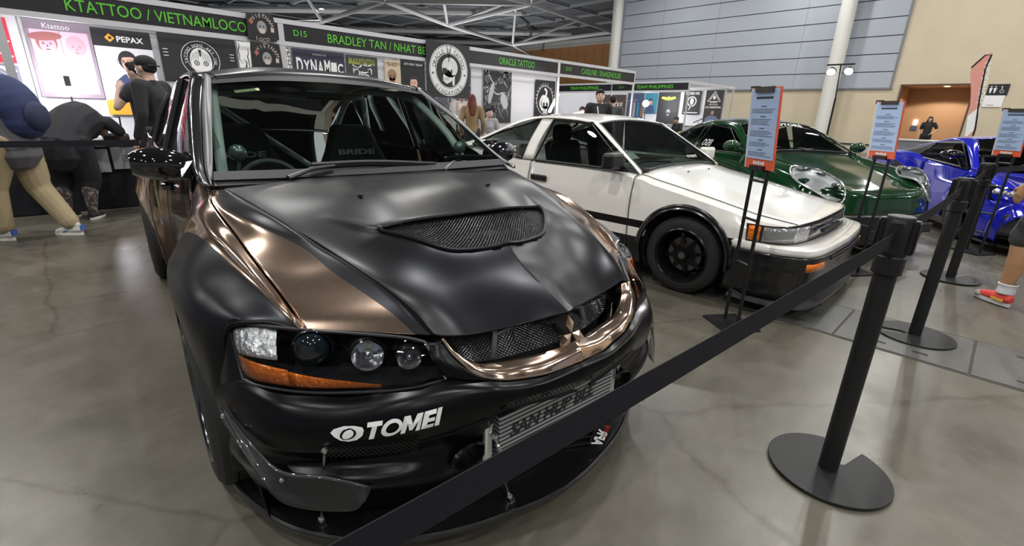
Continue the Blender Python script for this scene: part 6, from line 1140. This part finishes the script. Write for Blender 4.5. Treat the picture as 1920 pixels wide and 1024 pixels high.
for s in (-1, 1):
    rail = np.stack([[(-.17, .745, .785), (-.55, .62, .965), (-.93, .495, 1.115), (-1.35, .50, 1.135), (-1.8, .48, 1.07), (-2.5, .45, .93)], [(-.18, .775, .785), (-.57, .665, .965), (-.96, .56, 1.10), (-1.35, .565, 1.115), (-1.8, .57, 1.045), (-2.5, .60, .92)], [(-.22, .80, .775), (-.62, .69, .945), (-.98, .60, 1.075), (-1.35, .60, 1.085), (-1.75, .65, 1.01), (-2.4, .74, .905)]]); q = dense(rail, 4, 6); q[..., 1] *= s; panel('roof_rail', q, BL, hc, center=(-1.2, 0, .7))
    P_ = [(-.30, .80, .79), (-1.62, .775, .84), (-1.50, .64, 1.045), (-.98, .605, 1.068)]; glasspane('side_window', (P_[0], P_[1], P_[3], P_[2]), GLASSD, hc, .012, s=s, center=(-1.2, 0, .6)); seal(hc, [(a, s*b, c) for a, b, c in P_], .012)
    P_ = [(-1.66, .775, .845), (-2.2, .80, .885), (-2.0, .70, .955), (-1.55, .645, 1.04)]; glasspane('quarter_intake', (P_[0], P_[1], P_[3], P_[2]), DARK, hc, .012, s=s, center=(-1.2, 0, .6))
    Is = np.array([[(-1.20, .868, .60), (-1.60, .885, .68), (-1.98, .915, .77)], [(-1.25, .872, .54), (-1.65, .895, .60), (-2.02, .935, .69)]]); q = dense(Is, 3, 6); q[..., 1] *= s; q[..., 1] += s*.006; panel('side_intake', q, DARK, hc, center=(-1.4, 0, .5), thick=.004)
    MB().tube([(-1.18, s*.874, .61), (-1.6, s*.894, .695), (-2.0, s*.925, .785)], .012, 6).obj('intake_blade', BL, hc, smooth=True)
    MB().box((-.7, s*.895, .16), (1.7, .05, .08)).obj('side_sill', mat('sill_black', (.01, .01, .01), .3), hc, bevel=.01)
    g = MB().ball((-.46, s*.93, .945), (.075, .12, .05), 18); m_ = g.obj('wing_mirror', GLOSSK, hc, smooth=True); MB().tube([(-.40, s*.80, .80), (-.42, s*.86, .90), (-.45, s*.90, .93)], [.03, .02, .02], 8).obj('mirror_stalk', GLOSSK, m_, smooth=True)
    H_ = [(.56, .715, .637), (.30, .85, .68), (.42, .90, .52), (.68, .80, .52)]; b = quad(H_[0], H_[1], H_[3], H_[2], .012, 8, 8)+np.array([.02, .012, .02]); b[..., 1] *= s; hl = panel('headlamp', b, LENS, hc, center=(0, 0, .3), thick=0); b2 = b-np.array([.02, s*.01, .012]); panel('lamp_bed', b2, GLOSSK, hc, center=(0, 0, .3), thick=0).parent = hl
    for t in (.25, .5, .75): p = np.array(H_[0])*(1-t)+np.array(H_[1])*t; p2 = np.array(H_[3])*(1-t)+np.array(H_[2])*t; c = (p*.55+p2*.45)+np.array([.016, .008, .014]); MB().ball((c[0], s*c[1], c[2]), .035, 12).obj('projector_lens', REFL, hl, smooth=True)
    In = [(.80, .60, .42), (.66, .84, .42), (.66, .86, .20), (.80, .66, .20)]; b = quad(In[0], In[1], In[3], In[2], .01, 5, 5)+np.array([.05, .02, 0]); b[..., 1] *= s; panel('front_intake', b, DARK, hc, center=(0, 0, .3), thick=.004)
MB().prism([(1.04, 0), (1.02, .4), (.92, .74), (.70, .92), (.45, .93), (.45, -.93), (.70, -.92), (.92, -.74), (1.02, -.4)], .085, .11).obj('front_splitter', GLOSSK, hc)
wheels(hc, [(0, .92, .34, .245, -1), (0, .92, .34, .245, 1), (-2.62, .945, .35, .30, -1), (-2.62, .945, .35, .30, 1)], 'five', mat('rim_black2', (.02, .02, .022), .2, .8))
MB().box((-1.2, 0, .2), (3.8, 1.4, .1)).box((-1.2, 0, .55), (2.0, 1.3, .3)).obj('underbody', INTB, hc); MB().box((-3.3, 0, .55), (.05, 1.6, .5)).obj('tail_panel', DARK, hc); seatpair(hc, -1.3, .36, .4, INTB, .5)
g = MB().tube(cr([(-.26, -.45, .80), (-.42, -.1, .88), (-.36, .3, .85)], 5), .008, 6); g.obj('wiper', BLK, hc, smooth=True)
# ------------------------------------------------------------------ lamps and furniture in the booths
def arealight(parent, loc, e, size, rot, col=(1, 1, 1), shape='DISK'):
    l = bpy.data.lights.new('lamp_light', 'AREA'); l.shape = shape; l.size = size; l.energy = e; l.color = col; o = bpy.data.objects.new('lamp_light', l); COL.objects.link(o); o.parent = parent; o.location = loc; o.rotation_euler = rot; return o
EM = mat('ring_glow', (1, 1, 1), .5, emit=(.95, .93, 1), es=35)
t = thing('ring_light', 'glowing ring light on a stand in front of the mauve poster', 'lamp', (.52, 9.9, 0))
MB().tube([(.20*math.cos(a), -.02, 1.55+.20*math.sin(a)) for a in np.linspace(0, 6.2832, 41)[:-1]], .030, 10, closed=True).obj('ring_tube', EM, t, smooth=True)
MB().tube([(.20*math.cos(a), .02, 1.55+.20*math.sin(a)) for a in np.linspace(0, 6.2832, 41)[:-1]], .028, 8, closed=True).obj('ring_back', WHITE, t, smooth=True)
MB().box((0, 0, 1.53), (.07, .01, .14)).obj('phone_holder', BLK, t, bevel=.004); MB().tube([(0, 0, 1.33), (0, 0, .5)], .012, 8).tube([(0, 0, .5), (.3, 0, 0)], .01, 6).tube([(0, 0, .5), (-.2, .25, 0)], .01, 6).tube([(0, 0, .5), (-.2, -.25, 0)], .01, 6).obj('tripod_stand', BLK, t, smooth=True)
pl = bpy.data.lights.new('lamp_light', 'POINT'); pl.energy = 22; pl.shadow_soft_size = .2; pl.color = (.97, .95, 1); po = bpy.data.objects.new('lamp_light', pl); COL.objects.link(po); po.parent = t; po.location = (0, .1, 1.55)
t = thing('tube_light', 'slanted white tube light glowing beside the snake and skull poster', 'lamp', (10.6, 9.3, 0)); MB().tube([(-.1, 0, 1.33), (.24, 0, 1.80)], .035, 10).obj('glowing_tube', mat('tube_glow', (1, 1, 1), .5, emit=(1, 1, 1), es=25), t, smooth=True); MB().tube([(.05, .04, 1.5), (.1, .1, 0)], .012, 8).obj('stand_pole', BLK, t); MB().lathe([(0, 0), (.2, 0), (.2, .02), (0, .02)], 20, c=(.1, .1, 0)).obj('base', BLK, t)
t = thing('tube_light', 'small horizontal tube light beside a seated man', 'lamp', (11.3, 8.9, 0)); MB().tube([(-.25, 0, 1.28), (.25, 0, 1.36)], .025, 10).obj('glowing_tube', mat('tube_glow2', (1, 1, 1), .5, emit=(1, .9, .85), es=12), t, smooth=True); MB().tube([(0, .03, 1.3), (0, .03, 0)], .012, 8).obj('stand_pole', BLK, t)
t = thing('studio_lamp', 'bright round studio lamp on a stand in the far booth row', 'lamp', (18.5, 11.07, 0)); MB().ball((0, 0, 1.8), .13, 16).obj('glowing_globe', mat('globe_glow', (1, 1, 1), .5, emit=(1, 1, 1), es=22), t, smooth=True); MB().tube([(0, 0, 1.68), (0, 0, .02)], .015, 8).lathe([(0, 0), (.2, 0), (.2, .02), (0, .02)], 16).obj('stand_pole', BLK, t, smooth=True)
pl = bpy.data.lights.new('lamp_light', 'POINT'); pl.energy = 60; pl.shadow_soft_size = .14; po = bpy.data.objects.new('lamp_light', pl); COL.objects.link(po); po.parent = t; po.location = (-.2, -.1, 1.8)
t = thing('floodlight_stand', 'lamp stand with two bright floodlights in front of the cream column', 'lamp', (16, 3.73, 0))
MB().tube([(0, 0, 0), (0, 0, 1.9)], .025, 8).tube([(0, 0, 1.9), (0, .05, 2.76)], .018, 8).tube([(0, -.27, 2.76), (0, .38, 2.76)], .022, 8).obj('stand_pole', BLK, t, smooth=True)
for a in (0, 2.1, 4.2): MB().tube([(0, 0, .6), (.5*math.cos(a), .5*math.sin(a), .02)], .015, 6).obj('leg', BLK, t)
for y in (-.17, .24):
    h = MB().lathe([(0, .10), (.07, .10), (.11, .03), (.12, -.05), (.10, -.05)], 20).map(lambda v: (v[2]*.8+v[0]*.5, v[1]+y, 2.60+v[2]*.5-v[0]*.8)).obj('lamp_head', GUN, t, smooth=True)
    MB().lathe([(0, -.045), (.115, -.045)], 24).map(lambda v: (v[2]*.8+v[0]*.5, v[1]+y, 2.60+v[2]*.5-v[0]*.8)).obj('lamp_lens', mat('flood_glow', (1, 1, 1), .5, emit=(1, 1, 1), es=70), h)
sl_ = bpy.data.lights.new('lamp_light', 'SPOT'); sl_.energy = 500; sl_.spot_size = 1.5; sl_.shadow_soft_size = .12; so = bpy.data.objects.new('lamp_light', sl_); COL.objects.link(so); so.parent = t; so.location = (-.15, .03, 2.5); so.rotation_euler = (0, math.radians(58), 0)
t = thing('display_table', 'table under a black floor-length cloth below the mauve poster', 'table', (.05, 7.95, 0))
MB().box((0, 0, .735), (1.9, .62, .03)).obj('table_top', BLACKV, t)
V = []; n = 90
for zz_ in (0.01, .74):
    for k in range(n):
        u = k/n*4; w_, d_ = .955, .315; p = [(-w_+2*w_*(u % 1), -d_), (w_, -d_+2*d_*(u % 1)), (w_-2*w_*(u % 1), d_), (-w_, d_-2*d_*(u % 1))][int(u)]; f = 1+(.03*math.sin(k*2.1) if zz_ < .5 else 0); V.append((p[0]*(1+.0*f)+.02*math.sin(k*1.7)*(zz_ < .5), p[1]+.02*math.sin(k*1.3)*(zz_ < .5), zz_))
obj('tablecloth', V, [(k, (k+1) % n, n+(k+1) % n, n+k) for k in range(n)], mat('black_cloth', (.012, .012, .018), .9), t, True)
for (x0, x1, z0, z1, lab, ico) in [(.47, .60, .45, .72, 'plain white sheet hanging from the black tablecloth', 0), (.63, .90, .48, .74, 'white sheet with a camera icon hanging from the black tablecloth', 1)]:
    o = MB().box(((x0+x1)/2, 7.59, (z0+z1)/2), (x1-x0, .004, z1-z0)).obj('paper_sheet', mat('paper_grey', (.52, .52, .55), .7), None); tag(o, lab, 'paper')
    if ico:
        g = MB(); c = ((x0+x1)/2, (z0+z1)/2); P_ = cr([(.035*math.copysign(min(1, abs(math.cos(a))*1.3), math.cos(a)), .035*math.copysign(min(1, abs(math.sin(a))*1.3), math.sin(a)), 0) for a in np.linspace(0, 2*math.pi, 24)], 1); g.tube([(p[0], p[1], 0) for p in P_[:-1]], .003, 4, closed=True); ring(g, 0, 0, .013, .018, 0, 0, 16); flat(g, ell(.021, .021, .003, .003, 8)); g.map(lambda v: (c[0]+v[0], 7.586-v[2]*.3, c[1]+v[1])); g.obj('camera_icon', mat('ink_grey', (.08, .08, .1), .6), o, fix=False)
t = thing('wheeled_case', 'black case with an upright pull handle on the booth table', 'case', (.74, 7.9, .752)); MB().box((0, 0, .07), (.26, .2, .14)).obj('case_body', BLACKV, t, bevel=.03); MB().tube([(-.08, 0, .12), (-.09, 0, .33), (.08, 0, .33), (.07, 0, .12)], .011, 6).obj('pull_handle', BLK, t)
t = tag(MB().ball((.55, 7.95, .80), (.10, .10, .05), 14).ball((.62, 7.9, .80), (.08, .07, .045), 12).obj('cloth_heap', mat('pale_cloth', (.6, .6, .62), .8), None, smooth=True), 'pale crumpled cloth beside the black case', 'cloth')
t = thing('music_stand', 'thin black angled stand in the far booth', 'stand', (18.6, 8.75, 0)); MB().tube([(0, 0, 0), (0, 0, 1.15)], .012, 6).obj('stand_pole', BLK, t); MB().box((0, 0, 1.2), (.03, .45, .03), R=[[1, 0, 0], [0, .9, .4], [0, -.4, .9]]).obj('arm', BLK, t)

# ------------------------------------------------------------------ people
def remesh(o, v=.012, sm=2):
    m = o.modifiers.new('remesh', 'REMESH'); m.mode = 'VOXEL'; m.voxel_size = v; m.use_smooth_shade = True; m2 = o.modifiers.new('smooth', 'SMOOTH'); m2.iterations = sm; m2.factor = .5
def limb(g, pts, rs, n=12):
    g.tube(cr(pts, 4), np.interp(np.linspace(0, 1, 4*(len(pts)-1)+1), np.linspace(0, 1, len(rs)), rs), n); g.ball(pts[0], rs[0]*.98, 10); g.ball(pts[-1], rs[-1]*.98, 10)
BASE = dict(head=(0, .03, 1.60), neck=(0, 0, 1.45), chest=(0, 0, 1.30), waist=(0, 0, 1.06), pelvis=(0, 0, .93), shL=(-.18, 0, 1.41), shR=(.18, 0, 1.41), elL=(-.25, -.03, 1.13), elR=(.25, -.03, 1.13), wrL=(-.25, .07, .90), wrR=(.25, .07, .90), hipL=(-.09, 0, .90), hipR=(.09, 0, .90), knL=(-.10, .03, .49), knR=(.10, .03, .49), anL=(-.10, -.02, .09), anR=(.10, -.02, .09))
def person(lab, x, y, rz, pose={}, h=1.72, skin=(.55, .34, .24), top=(.02, .02, .02), trousers=(.03, .03, .04), shoes=(.02, .02, .02), hair=(.012, .010, .010), sleeve=.5, leg=1.0, long_hair=False, cap=None, face=0, stout=1.0, group=None, vox=.012, tuck=0, toes=None, shoesole=(.7, .7, .68), hairtop=1):
    J = {k: np.array(pose.get(k, v), float) for k, v in BASE.items()}; k_ = h/1.72
    t = thing('person', lab, 'person', (x, y, 0), rz, group); t.scale = (k_, k_, k_)
    SK_ = mat('skin_%02d%02d' % (int(skin[0]*99), int(skin[1]*99)), skin, .5); C = lambda nm, c: mat(nm+'_%02d%02d%02d' % tuple(int(q*99) for q in c), c, .8)
    ca, sa = math.cos(face), math.sin(face); RH = np.array([[ca, -sa, 0], [sa, ca, 0], [0, 0, 1]]); hd = J['head']
    g = MB(); g.ball(hd, (.074, .092, .105), 20, R=RH); g.ball(hd+RH@[0, .022, -.05], (.056, .068, .065), 16, R=RH); g.ball(hd+RH@[0, .098, -.018], (.012, .016, .020), 8, R=RH); g.ball(hd+RH@[0, .092, -.006], (.008, .010, .025), 8, R=RH)
    for s in (-1, 1): g.ball(hd+RH@[s*.077, -.005, -.015], (.009, .02, .03), 8, R=RH)
    g.ball(hd+RH@[0, .086, -.055], (.026, .012, .008), 8, R=RH)
    w = stout
    limb(g, [hd+RH@[0, -.01, -.05], J['neck']], [.052, .056]); limb(g, [J['neck'], J['chest'], J['waist'], J['pelvis']], [.06, .13*w, .12*w, .135*w])
    for s in 'LR':
        sh, el, wr = J['sh'+s], J['el'+s], J['wr'+s]; limb(g, [J['neck']*.7+sh*.3-[0, 0, .02], sh], [.055, .058]); limb(g, [sh, el], [.05*w**.5, .04]); limb(g, [el, wr], [.039, .026])
        d = (wr-el)/np.linalg.norm(wr-el); sd = -1 if s == 'L' else 1; u = np.cross(d, [sd*1., 0, 0]); u = u/(np.linalg.norm(u)+1e-9); v = np.cross(d, u); pc_ = wr+d*.05; g.tube([wr, wr+d*.03, wr+d*.085], [.025, .036, .034], 10, sy=.5)
        for f in range(4): b_ = wr+d*.08+u*(f-1.5)*.019; L_ = [.065, .075, .07, .055][f]; g.tube([b_, b_+d*L_*.5+v*.004, b_+d*L_*.9+v*.014], [.0095, .009, .008], 6)
        b_ = wr+d*.03+u*.03; g.tube([b_, b_+d*.03+u*.022, b_+d*.06+u*.025+v*.01], [.012, .010, .009], 6)
        limb(g, [J['pelvis']*.4+J['hip'+s]*.6, J['kn'+s]], [.088*w, .055*w**.5]); limb(g, [J['kn'+s], J['kn'+s]*.6+J['an'+s]*.4+np.array([0, -.018, 0]), J['an'+s]], [.054*w**.5, .055*w**.6, .037])
    b = g.obj('body', SK_, t, smooth=True, fix=False); remesh(b, vox)
    g = MB()
    for s in (-1, 1): g.ball(hd+RH@[s*.028, .084, .008], (.011, .006, .006), 8, R=RH); g.tube([hd+RH@[s*.012, .090, .030], hd+RH@[s*.045, .078, .032]], .004, 5)
    g.obj('eyes', mat('eye_dark', (.015, .012, .01), .3), b)
    HM = C('hair', hair); g = MB(); g.ball(hd+RH@[0, -.020, .026*hairtop], (.084, .098, .098), 18, R=RH); g.ball(hd+RH@[0, .05, .075], (.066, .05, .034), 12, R=RH)
    if long_hair: limb(g, [hd+RH@[0, -.04, .03], hd+RH@[0, -.09, -.12], hd+RH@[0, -.12, -.30]], [.085, .10, .08]); [limb(g, [hd+RH@[s*.06, -.01, .03], hd+RH@[s*.085, .02, -.13], hd+RH@[s*.08, .0, -.27]], [.03, .03, .025]) for s in (-1, 1)]
    if cap is None or long_hair: ho = g.obj('hair', HM, b, smooth=True, fix=False); remesh(ho, .014)
    else:
        g2 = MB(); g2.ball(hd+RH@[0, -.03, -.0], (.079, .082, .07), 14, R=RH); g2.obj('hair', HM, b, smooth=True)
        g2 = MB(); g2.ball(hd+RH@[0, -.012, .045], (.088, .105, .075), 20, R=RH); br = cap[1]; g2.add([hd+RH@[q*.07, br*(.09+.075*(1-q*q)*e), .035-.012*e-(.012 if br < 0 else 0)+dz] for e in (0, 1) for q in np.linspace(-1, 1, 7) for dz in (0, .006)], [(2*i, 2*i+2, 14+2*i+2, 14+2*i) for i in range(6)]+[(2*i+1, 14+2*i+1, 14+2*i+3, 2*i+3) for i in range(6)]); g2.obj('cap', C('cap', cap[0]), b, smooth=True)
    g = MB(); limb(g, [J['neck']-[0, 0, .03], J['chest'], J['waist'], J['pelvis']+(np.array([0, 0, .0]) if tuck else (J['pelvis']-J['waist'])*.35)], [.082, .150*w, .142*w, .158*w])
    for s in 'LR':
        sh, el, wr = J['sh'+s], J['el'+s], J['wr'+s]; limb(g, [J['neck']*.6+sh*.4-[0, 0, .03], sh], [.07, .075]); e1 = el if sleeve > .5 else sh+(el-sh)*(sleeve*1.5); limb(g, [sh, e1], [.072, .064 if sleeve <= .5 else .056])
        if sleeve > .5: limb(g, [el, el+(wr-el)*(sleeve-.5)*2*.97], [.054, .042])
        limb(g, [sh*.6+J['chest']*.4, J['chest']*.75+sh*.25], [.09, .11*w])
    so_ = g.obj('shirt' if not tuck else 'top', C('top', top), t, smooth=True, fix=False); remesh(so_, vox)
    g = MB()
    for s in 'LR':
        kn, an, hp = J['kn'+s], J['an'+s], J['hip'+s]; limb(g, [J['pelvis']*.5+hp*.5+[0, 0, .02], hp, kn if leg > .5 else hp+(kn-hp)*min(1, leg*2)], [.13*w, .112*w, .078*w])
        if leg > .5: limb(g, [kn, kn+(an-kn)*(leg-.5)*2*.93], [.077*w, .062*w])
    tr_ = g.obj('trousers' if leg > .6 else 'shorts', C('trs', trousers), t, smooth=True, fix=False); remesh(tr_, vox)
    for s in 'LR':
        an = J['an'+s]; a_ = (toes or {}).get(s, 0); p_ = (toes or {}).get(s+'p', 0); Rf_ = lambda q: np.array([q[0]*math.cos(a_)-q[1]*math.sin(a_), q[0]*math.sin(a_)+q[1]*math.cos(a_), q[2]])
        g = MB(); g.tube([Rf_((0, -.075, -.035))+an, Rf_((0, -.02, -.030))+an, Rf_((0, .06, -.040))+an, Rf_((0, .13, -.052))+an, Rf_((0, .175, -.058))+an], [.030, .040, .040, .034, .022], 12, sy=.95); g.ball(Rf_((0, -.02, .01))+an, (.038, .05, .035), 10); g.map(lambda v: (v[0], v[1], max(v[2], an[2]-.068)))
        f = g.obj('shoe', C('shoe', shoes), t, smooth=True, fix=False); remesh(f, .009)
        sole = [(.036*math.sin(q)*(1+.15*math.cos(q)), .055+.135*math.cos(q)) for q in np.linspace(0, 2*math.pi, 22)[:-1]]; g = MB().prism(sole, -.088, -.062).map(lambda v: Rf_(v)+an); g.obj('sole', C('sole', shoesole), f)
        if p_:
            pass
    return t
IL = math.radians(45)   # facing image left
# left group
kp = person('man in a grey shirt, khaki cargo trousers and white trainers walking left', -.17, 6.36, IL+.05, dict(head=(0, .36, 1.52), neck=(0, .24, 1.41), chest=(0, .12, 1.26), waist=(0, .0, 1.02), pelvis=(0, -.02, .88), shL=(-.19, .18, 1.37), shR=(.19, .18, 1.37), elL=(-.24, .14, 1.08), elR=(.27, .12, 1.08), wrL=(-.20, .36, .95), wrR=(.22, .34, .93), hipL=(-.1, 0, .88), hipR=(.1, 0, .88), knL=(-.12, .15, .49), knR=(.12, -.03, .48), anL=(-.12, .17, .088), anR=(.13, -.25, .088)), top=(.10, .10, .11), trousers=(.36, .29, .17), shoes=(.62, .62, .60), shoesole=(.75, .74, .68), stout=1.30, vox=.010, leg=.98)
bp_ = thing('backpack', 'navy blue backpack on the back of the man in khaki trousers', 'backpack', (-.17, 6.36, 0), IL+.05)
g = MB(); g.ball((0, -.16, 1.22), (.18, .15, .26), 18, R=[[1, 0, 0], [0, .93, .36], [0, -.36, .93]]); g.ball((0, -.20, 1.08), (.16, .14, .16), 14); o = g.obj('bag_body', mat('navy_nylon', (.018, .03, .10), .75), bp_, smooth=True, fix=False); remesh(o, .012)
g = MB().ball((0, -.31, 1.12), (.12, .06, .13), 14); g.obj('front_pocket', mat('navy_dark', (.012, .02, .06), .7), bp_, smooth=True)
for s in (-1, 1): MB().tube(cr([(s*.10, -.08, 1.40), (s*.14, .18, 1.46), (s*.17, .27, 1.28), (s*.17, .02, 1.02)], 4), .018, 8).obj('strap', mat('navy_dark', (.012, .02, .06), .7), bp_, smooth=True)
for s, xx, yy, zz_ in ((1, .235, .03, .62),):
    MB().box((xx-.03, .0, .62), (.03, .17, .16)).obj('cargo_pocket', mat('khaki_pocket', (.33, .265, .155), .85), kp, bevel=.008)
g = MB()
for (ax, ay) in ((-.12, .17), (.13, -.25)):
    for s in (-1, 1): g.box((ax+s*.036, ay+.05, .045), (.004, .07, .014), R=[[1, 0, 0], [0, .9, .4], [0, -.4, .9]])
    g.box((ax, ay-.085, .075), (.05, .012, .05))
g.obj('blue_shoe_trim', mat('trainer_blue', (.05, .12, .45), .6), kp)
tm = person('stout person in black T-shirt and shorts with tattooed calves bending over the black table', .22, 7.14, math.radians(-32), dict(head=(.05, .62, .98), neck=(.04, .50, 1.06), chest=(.03, .34, 1.05), waist=(0, .12, .96), pelvis=(0, -.04, .80), shL=(-.20, .42, 1.04), shR=(.24, .42, 1.03), elL=(-.28, .50, .88), elR=(.33, .50, .90), wrL=(-.22, .60, .82), wrR=(.26, .62, .82), hipL=(-.11, -.03, .77), hipR=(.11, -.03, .77), knL=(-.13, .05, .44), knR=(.13, .05, .44), anL=(-.12, -.02, .085), anR=(.12, -.02, .085)), top=(.022, .022, .028), trousers=(.012, .012, .018), sleeve=.5, leg=.64, stout=1.45, skin=(.36, .22, .18), vox=.012)
TAT = bpy.data.materials.new('tattooed_skin'); TAT.use_nodes = True; nt = TAT.node_tree; b = nt.nodes['Principled BSDF']; tc = nt.nodes.new('ShaderNodeTexCoord'); nz = nt.nodes.new('ShaderNodeTexNoise'); nz.inputs['Scale'].default_value = 16; nz.inputs['Detail'].default_value = 4; nz.inputs['Distortion'].default_value = 2
nt.links.new(tc.outputs['Object'], nz.inputs['Vector']); rp = nt.nodes.new('ShaderNodeValToRGB'); rp.color_ramp.elements[0].position = .50; rp.color_ramp.elements[0].color = (.045, .05, .055, 1); rp.color_ramp.elements[1].position = .62; rp.color_ramp.elements[1].color = (.36, .22, .18, 1); nt.links.new(nz.outputs['Fac'], rp.inputs[0]); nt.links.new(rp.outputs[0], b.inputs['Base Color']); b.inputs['Roughness'].default_value = .6
for s in (-1, 1):
    pth = cr([(s*.128, .045, .42), (s*.126, .003, .30), (s*.121, -.017, .13)], 5); MB().tube(pth, np.interp(np.linspace(0, 1, len(pth)), [0, .5, 1], [.070, .073, .046]), 18, caps=False).obj('tattooed_calf', TAT, tm, smooth=True)
g = MB(); squig(g, .22, .2, 0, 6, .018, 21); g.map(lambda v: (v[0]+.02, .30+v[1]*.9, 1.232+v[1]*.12)); g.obj('shirt_print', mat('print_grey', (.30, .32, .38), .7), tm)
person('man in black jacket and backwards black cap facing left beside the black table', 1.02, 6.62, IL, dict(), h=1.74, top=(.015, .015, .018), sleeve=1.0, cap=((.012, .012, .014), -1), skin=(.60, .40, .31), vox=.012)
person('person with glasses and a bare raised arm standing behind the man in the backwards cap', 1.04, 7.38, IL+.1, dict(elL=(-.25, .16, 1.20), wrL=(-.10, .20, 1.40)), h=1.72, top=(.03, .03, .04), sleeve=.3, skin=(.62, .42, .33), vox=.014)
person('passer-by in grey trousers cut off by the left edge', -.62, 5.62, IL, dict(knL=(-.1, .12, .5), anL=(-.1, -.12, .09)), top=(.2, .2, .22), trousers=(.2, .2, .22), shoes=(.35, .4, .48), vox=.014)
# couple
person('man in cream T-shirt and black cap behind the woman with long hair', 6.95, 8.75, math.radians(150), dict(), h=1.74, top=(.62, .56, .50), cap=((.012, .012, .012), 1), skin=(.58, .38, .29), vox=.014)
person('woman with long reddish brown hair and a tan top seen from behind', 6.75, 8.15, math.radians(-35), dict(), h=1.62, top=(.26, .17, .09), trousers=(.02, .02, .025), hair=(.13, .035, .018), long_hair=True, sleeve=1.0, vox=.014, tuck=1)
SEAT = dict(head=(0, .08, 1.22), neck=(0, .03, 1.07), chest=(0, .01, .92), waist=(0, 0, .68), pelvis=(0, 0, .55), shL=(-.18, .02, 1.03), shR=(.18, .02, 1.03), elL=(-.24, .10, .78), elR=(.24, .10, .78), wrL=(-.15, .30, .70), wrR=(.15, .30, .70), hipL=(-.1, .02, .52), hipR=(.1, .02, .52), knL=(-.12, .44, .50), knR=(.12, .44, .50), anL=(-.12, .45, .09), anR=(.12, .45, .09))
def stool(x, y, lab):
    t = thing('stool', lab, 'stool', (x, y, 0)); MB().lathe([(0, .40), (.17, .40), (.17, .44), (0, .44)], 20).obj('seat', BLK, t, bevel=.01)
    for a in (.8, 2.4, 3.9, 5.5): MB().tube([(.1*math.cos(a), .1*math.sin(a), .40), (.18*math.cos(a), .18*math.sin(a), 0)], .012, 6).obj('leg', BLK, t)
person('seated man in black T-shirt and light grey jacket in front of the monochrome art poster', 7.9, 8.95, math.radians(165), SEAT, h=1.78, top=(.28, .28, .29), sleeve=1.0, skin=(.62, .42, .32), vox=.014); stool(7.9, 8.95, 'stool under the seated man in the grey jacket')
g = MB().box((0, 0, 0), (.13, .02, .36)).map(lambda v: (7.9+v[0]*-.97-v[1]*.26, 8.95+v[0]*-.26*-1-.17+v[1], .92+v[2])); 
person('young man in black T-shirt standing behind the white car, facing us', 7.75, 5.62, math.radians(135), dict(), h=1.74, top=(.012, .012, .014), skin=(.62, .42, .32), vox=.012)
MB_ = MB().tube([(7.60, 5.55, 1.43), (7.58, 5.48, 1.2), (7.62, 5.47, 1.0)], .012, 6).obj('tote_strap', WHITE, None, smooth=True); tag(MB_, 'white bag strap over the shoulder of the young man in black', 'strap')
person('person in dark grey T-shirt seen from behind behind the young man in black', 9.5, 6.52, math.radians(-60), dict(), h=1.72, top=(.05, .05, .055), vox=.014)
person('seated man with short black hair beside the small tube light', 11.9, 9.25, math.radians(140), SEAT, h=1.95, top=(.03, .03, .035), skin=(.62, .40, .30), vox=.016); stool(11.9, 9.25, 'stool under the man beside the small tube light')
person('man in black T-shirt and dark cap looking down in the far booth', 17.05, 8.75, math.radians(70), dict(SEAT, head=(.0, .16, 1.20)), h=1.72, top=(.02, .02, .022), cap=((.03, .03, .03), 1), skin=(.5, .32, .24), vox=.016); stool(17.05, 8.75, 'stool under the man in the dark cap')
person('woman in black dress with long black hair standing at the restroom doorway', 26.35, 2.62, math.radians(95), dict(elL=(-.33, .0, 1.16), wrL=(-.17, .14, 1.02)), h=1.63, top=(.012, .012, .014), trousers=(.012, .012, .014), long_hair=True, sleeve=.45, skin=(.55, .36, .27), vox=.018)
# walking person cut off on the right
rp = person('passer-by with bare calf, dark shorts and red and grey trainers at the right edge', 4.98, -.36, math.radians(-42), dict(hipL=(-.1, -.05, .90), hipR=(.1, 0, .90), pelvis=(0, -.05, .93), waist=(0, -.03, 1.06), anL=(-.10, .10, .095), knL=(-.11, .10, .50), anR=(.10, -.42, .14), knR=(.11, -.10, .52)), top=(.05, .05, .05), trousers=(.055, .06, .06), leg=.48, shoes=(.70, .07, .06), shoesole=(.62, .62, .62), skin=(.46, .25, .13), stout=1.05, vox=.009)
MB().lathe([(.052, .10), (.054, .115), (.050, .135), (.052, .165), (.056, .172), (.050, .176)], 20, c=(-.10, .085, 0)).obj('sock', WHITE, rp, smooth=True)
g = MB().ball((-.10, .245, .038), (.042, .045, .028), 14); g.obj('grey_toe_cap', mat('toe_grey', (.35, .33, .32), .7), rp, smooth=True)
for s in (-1, 1): MB().box((-.10+s*.042, .09, .050), (.004, .09, .022)).obj('yellow_shoe_patch', mat('yellow_patch', (.7, .38, .06), .6), rp, bevel=.002)
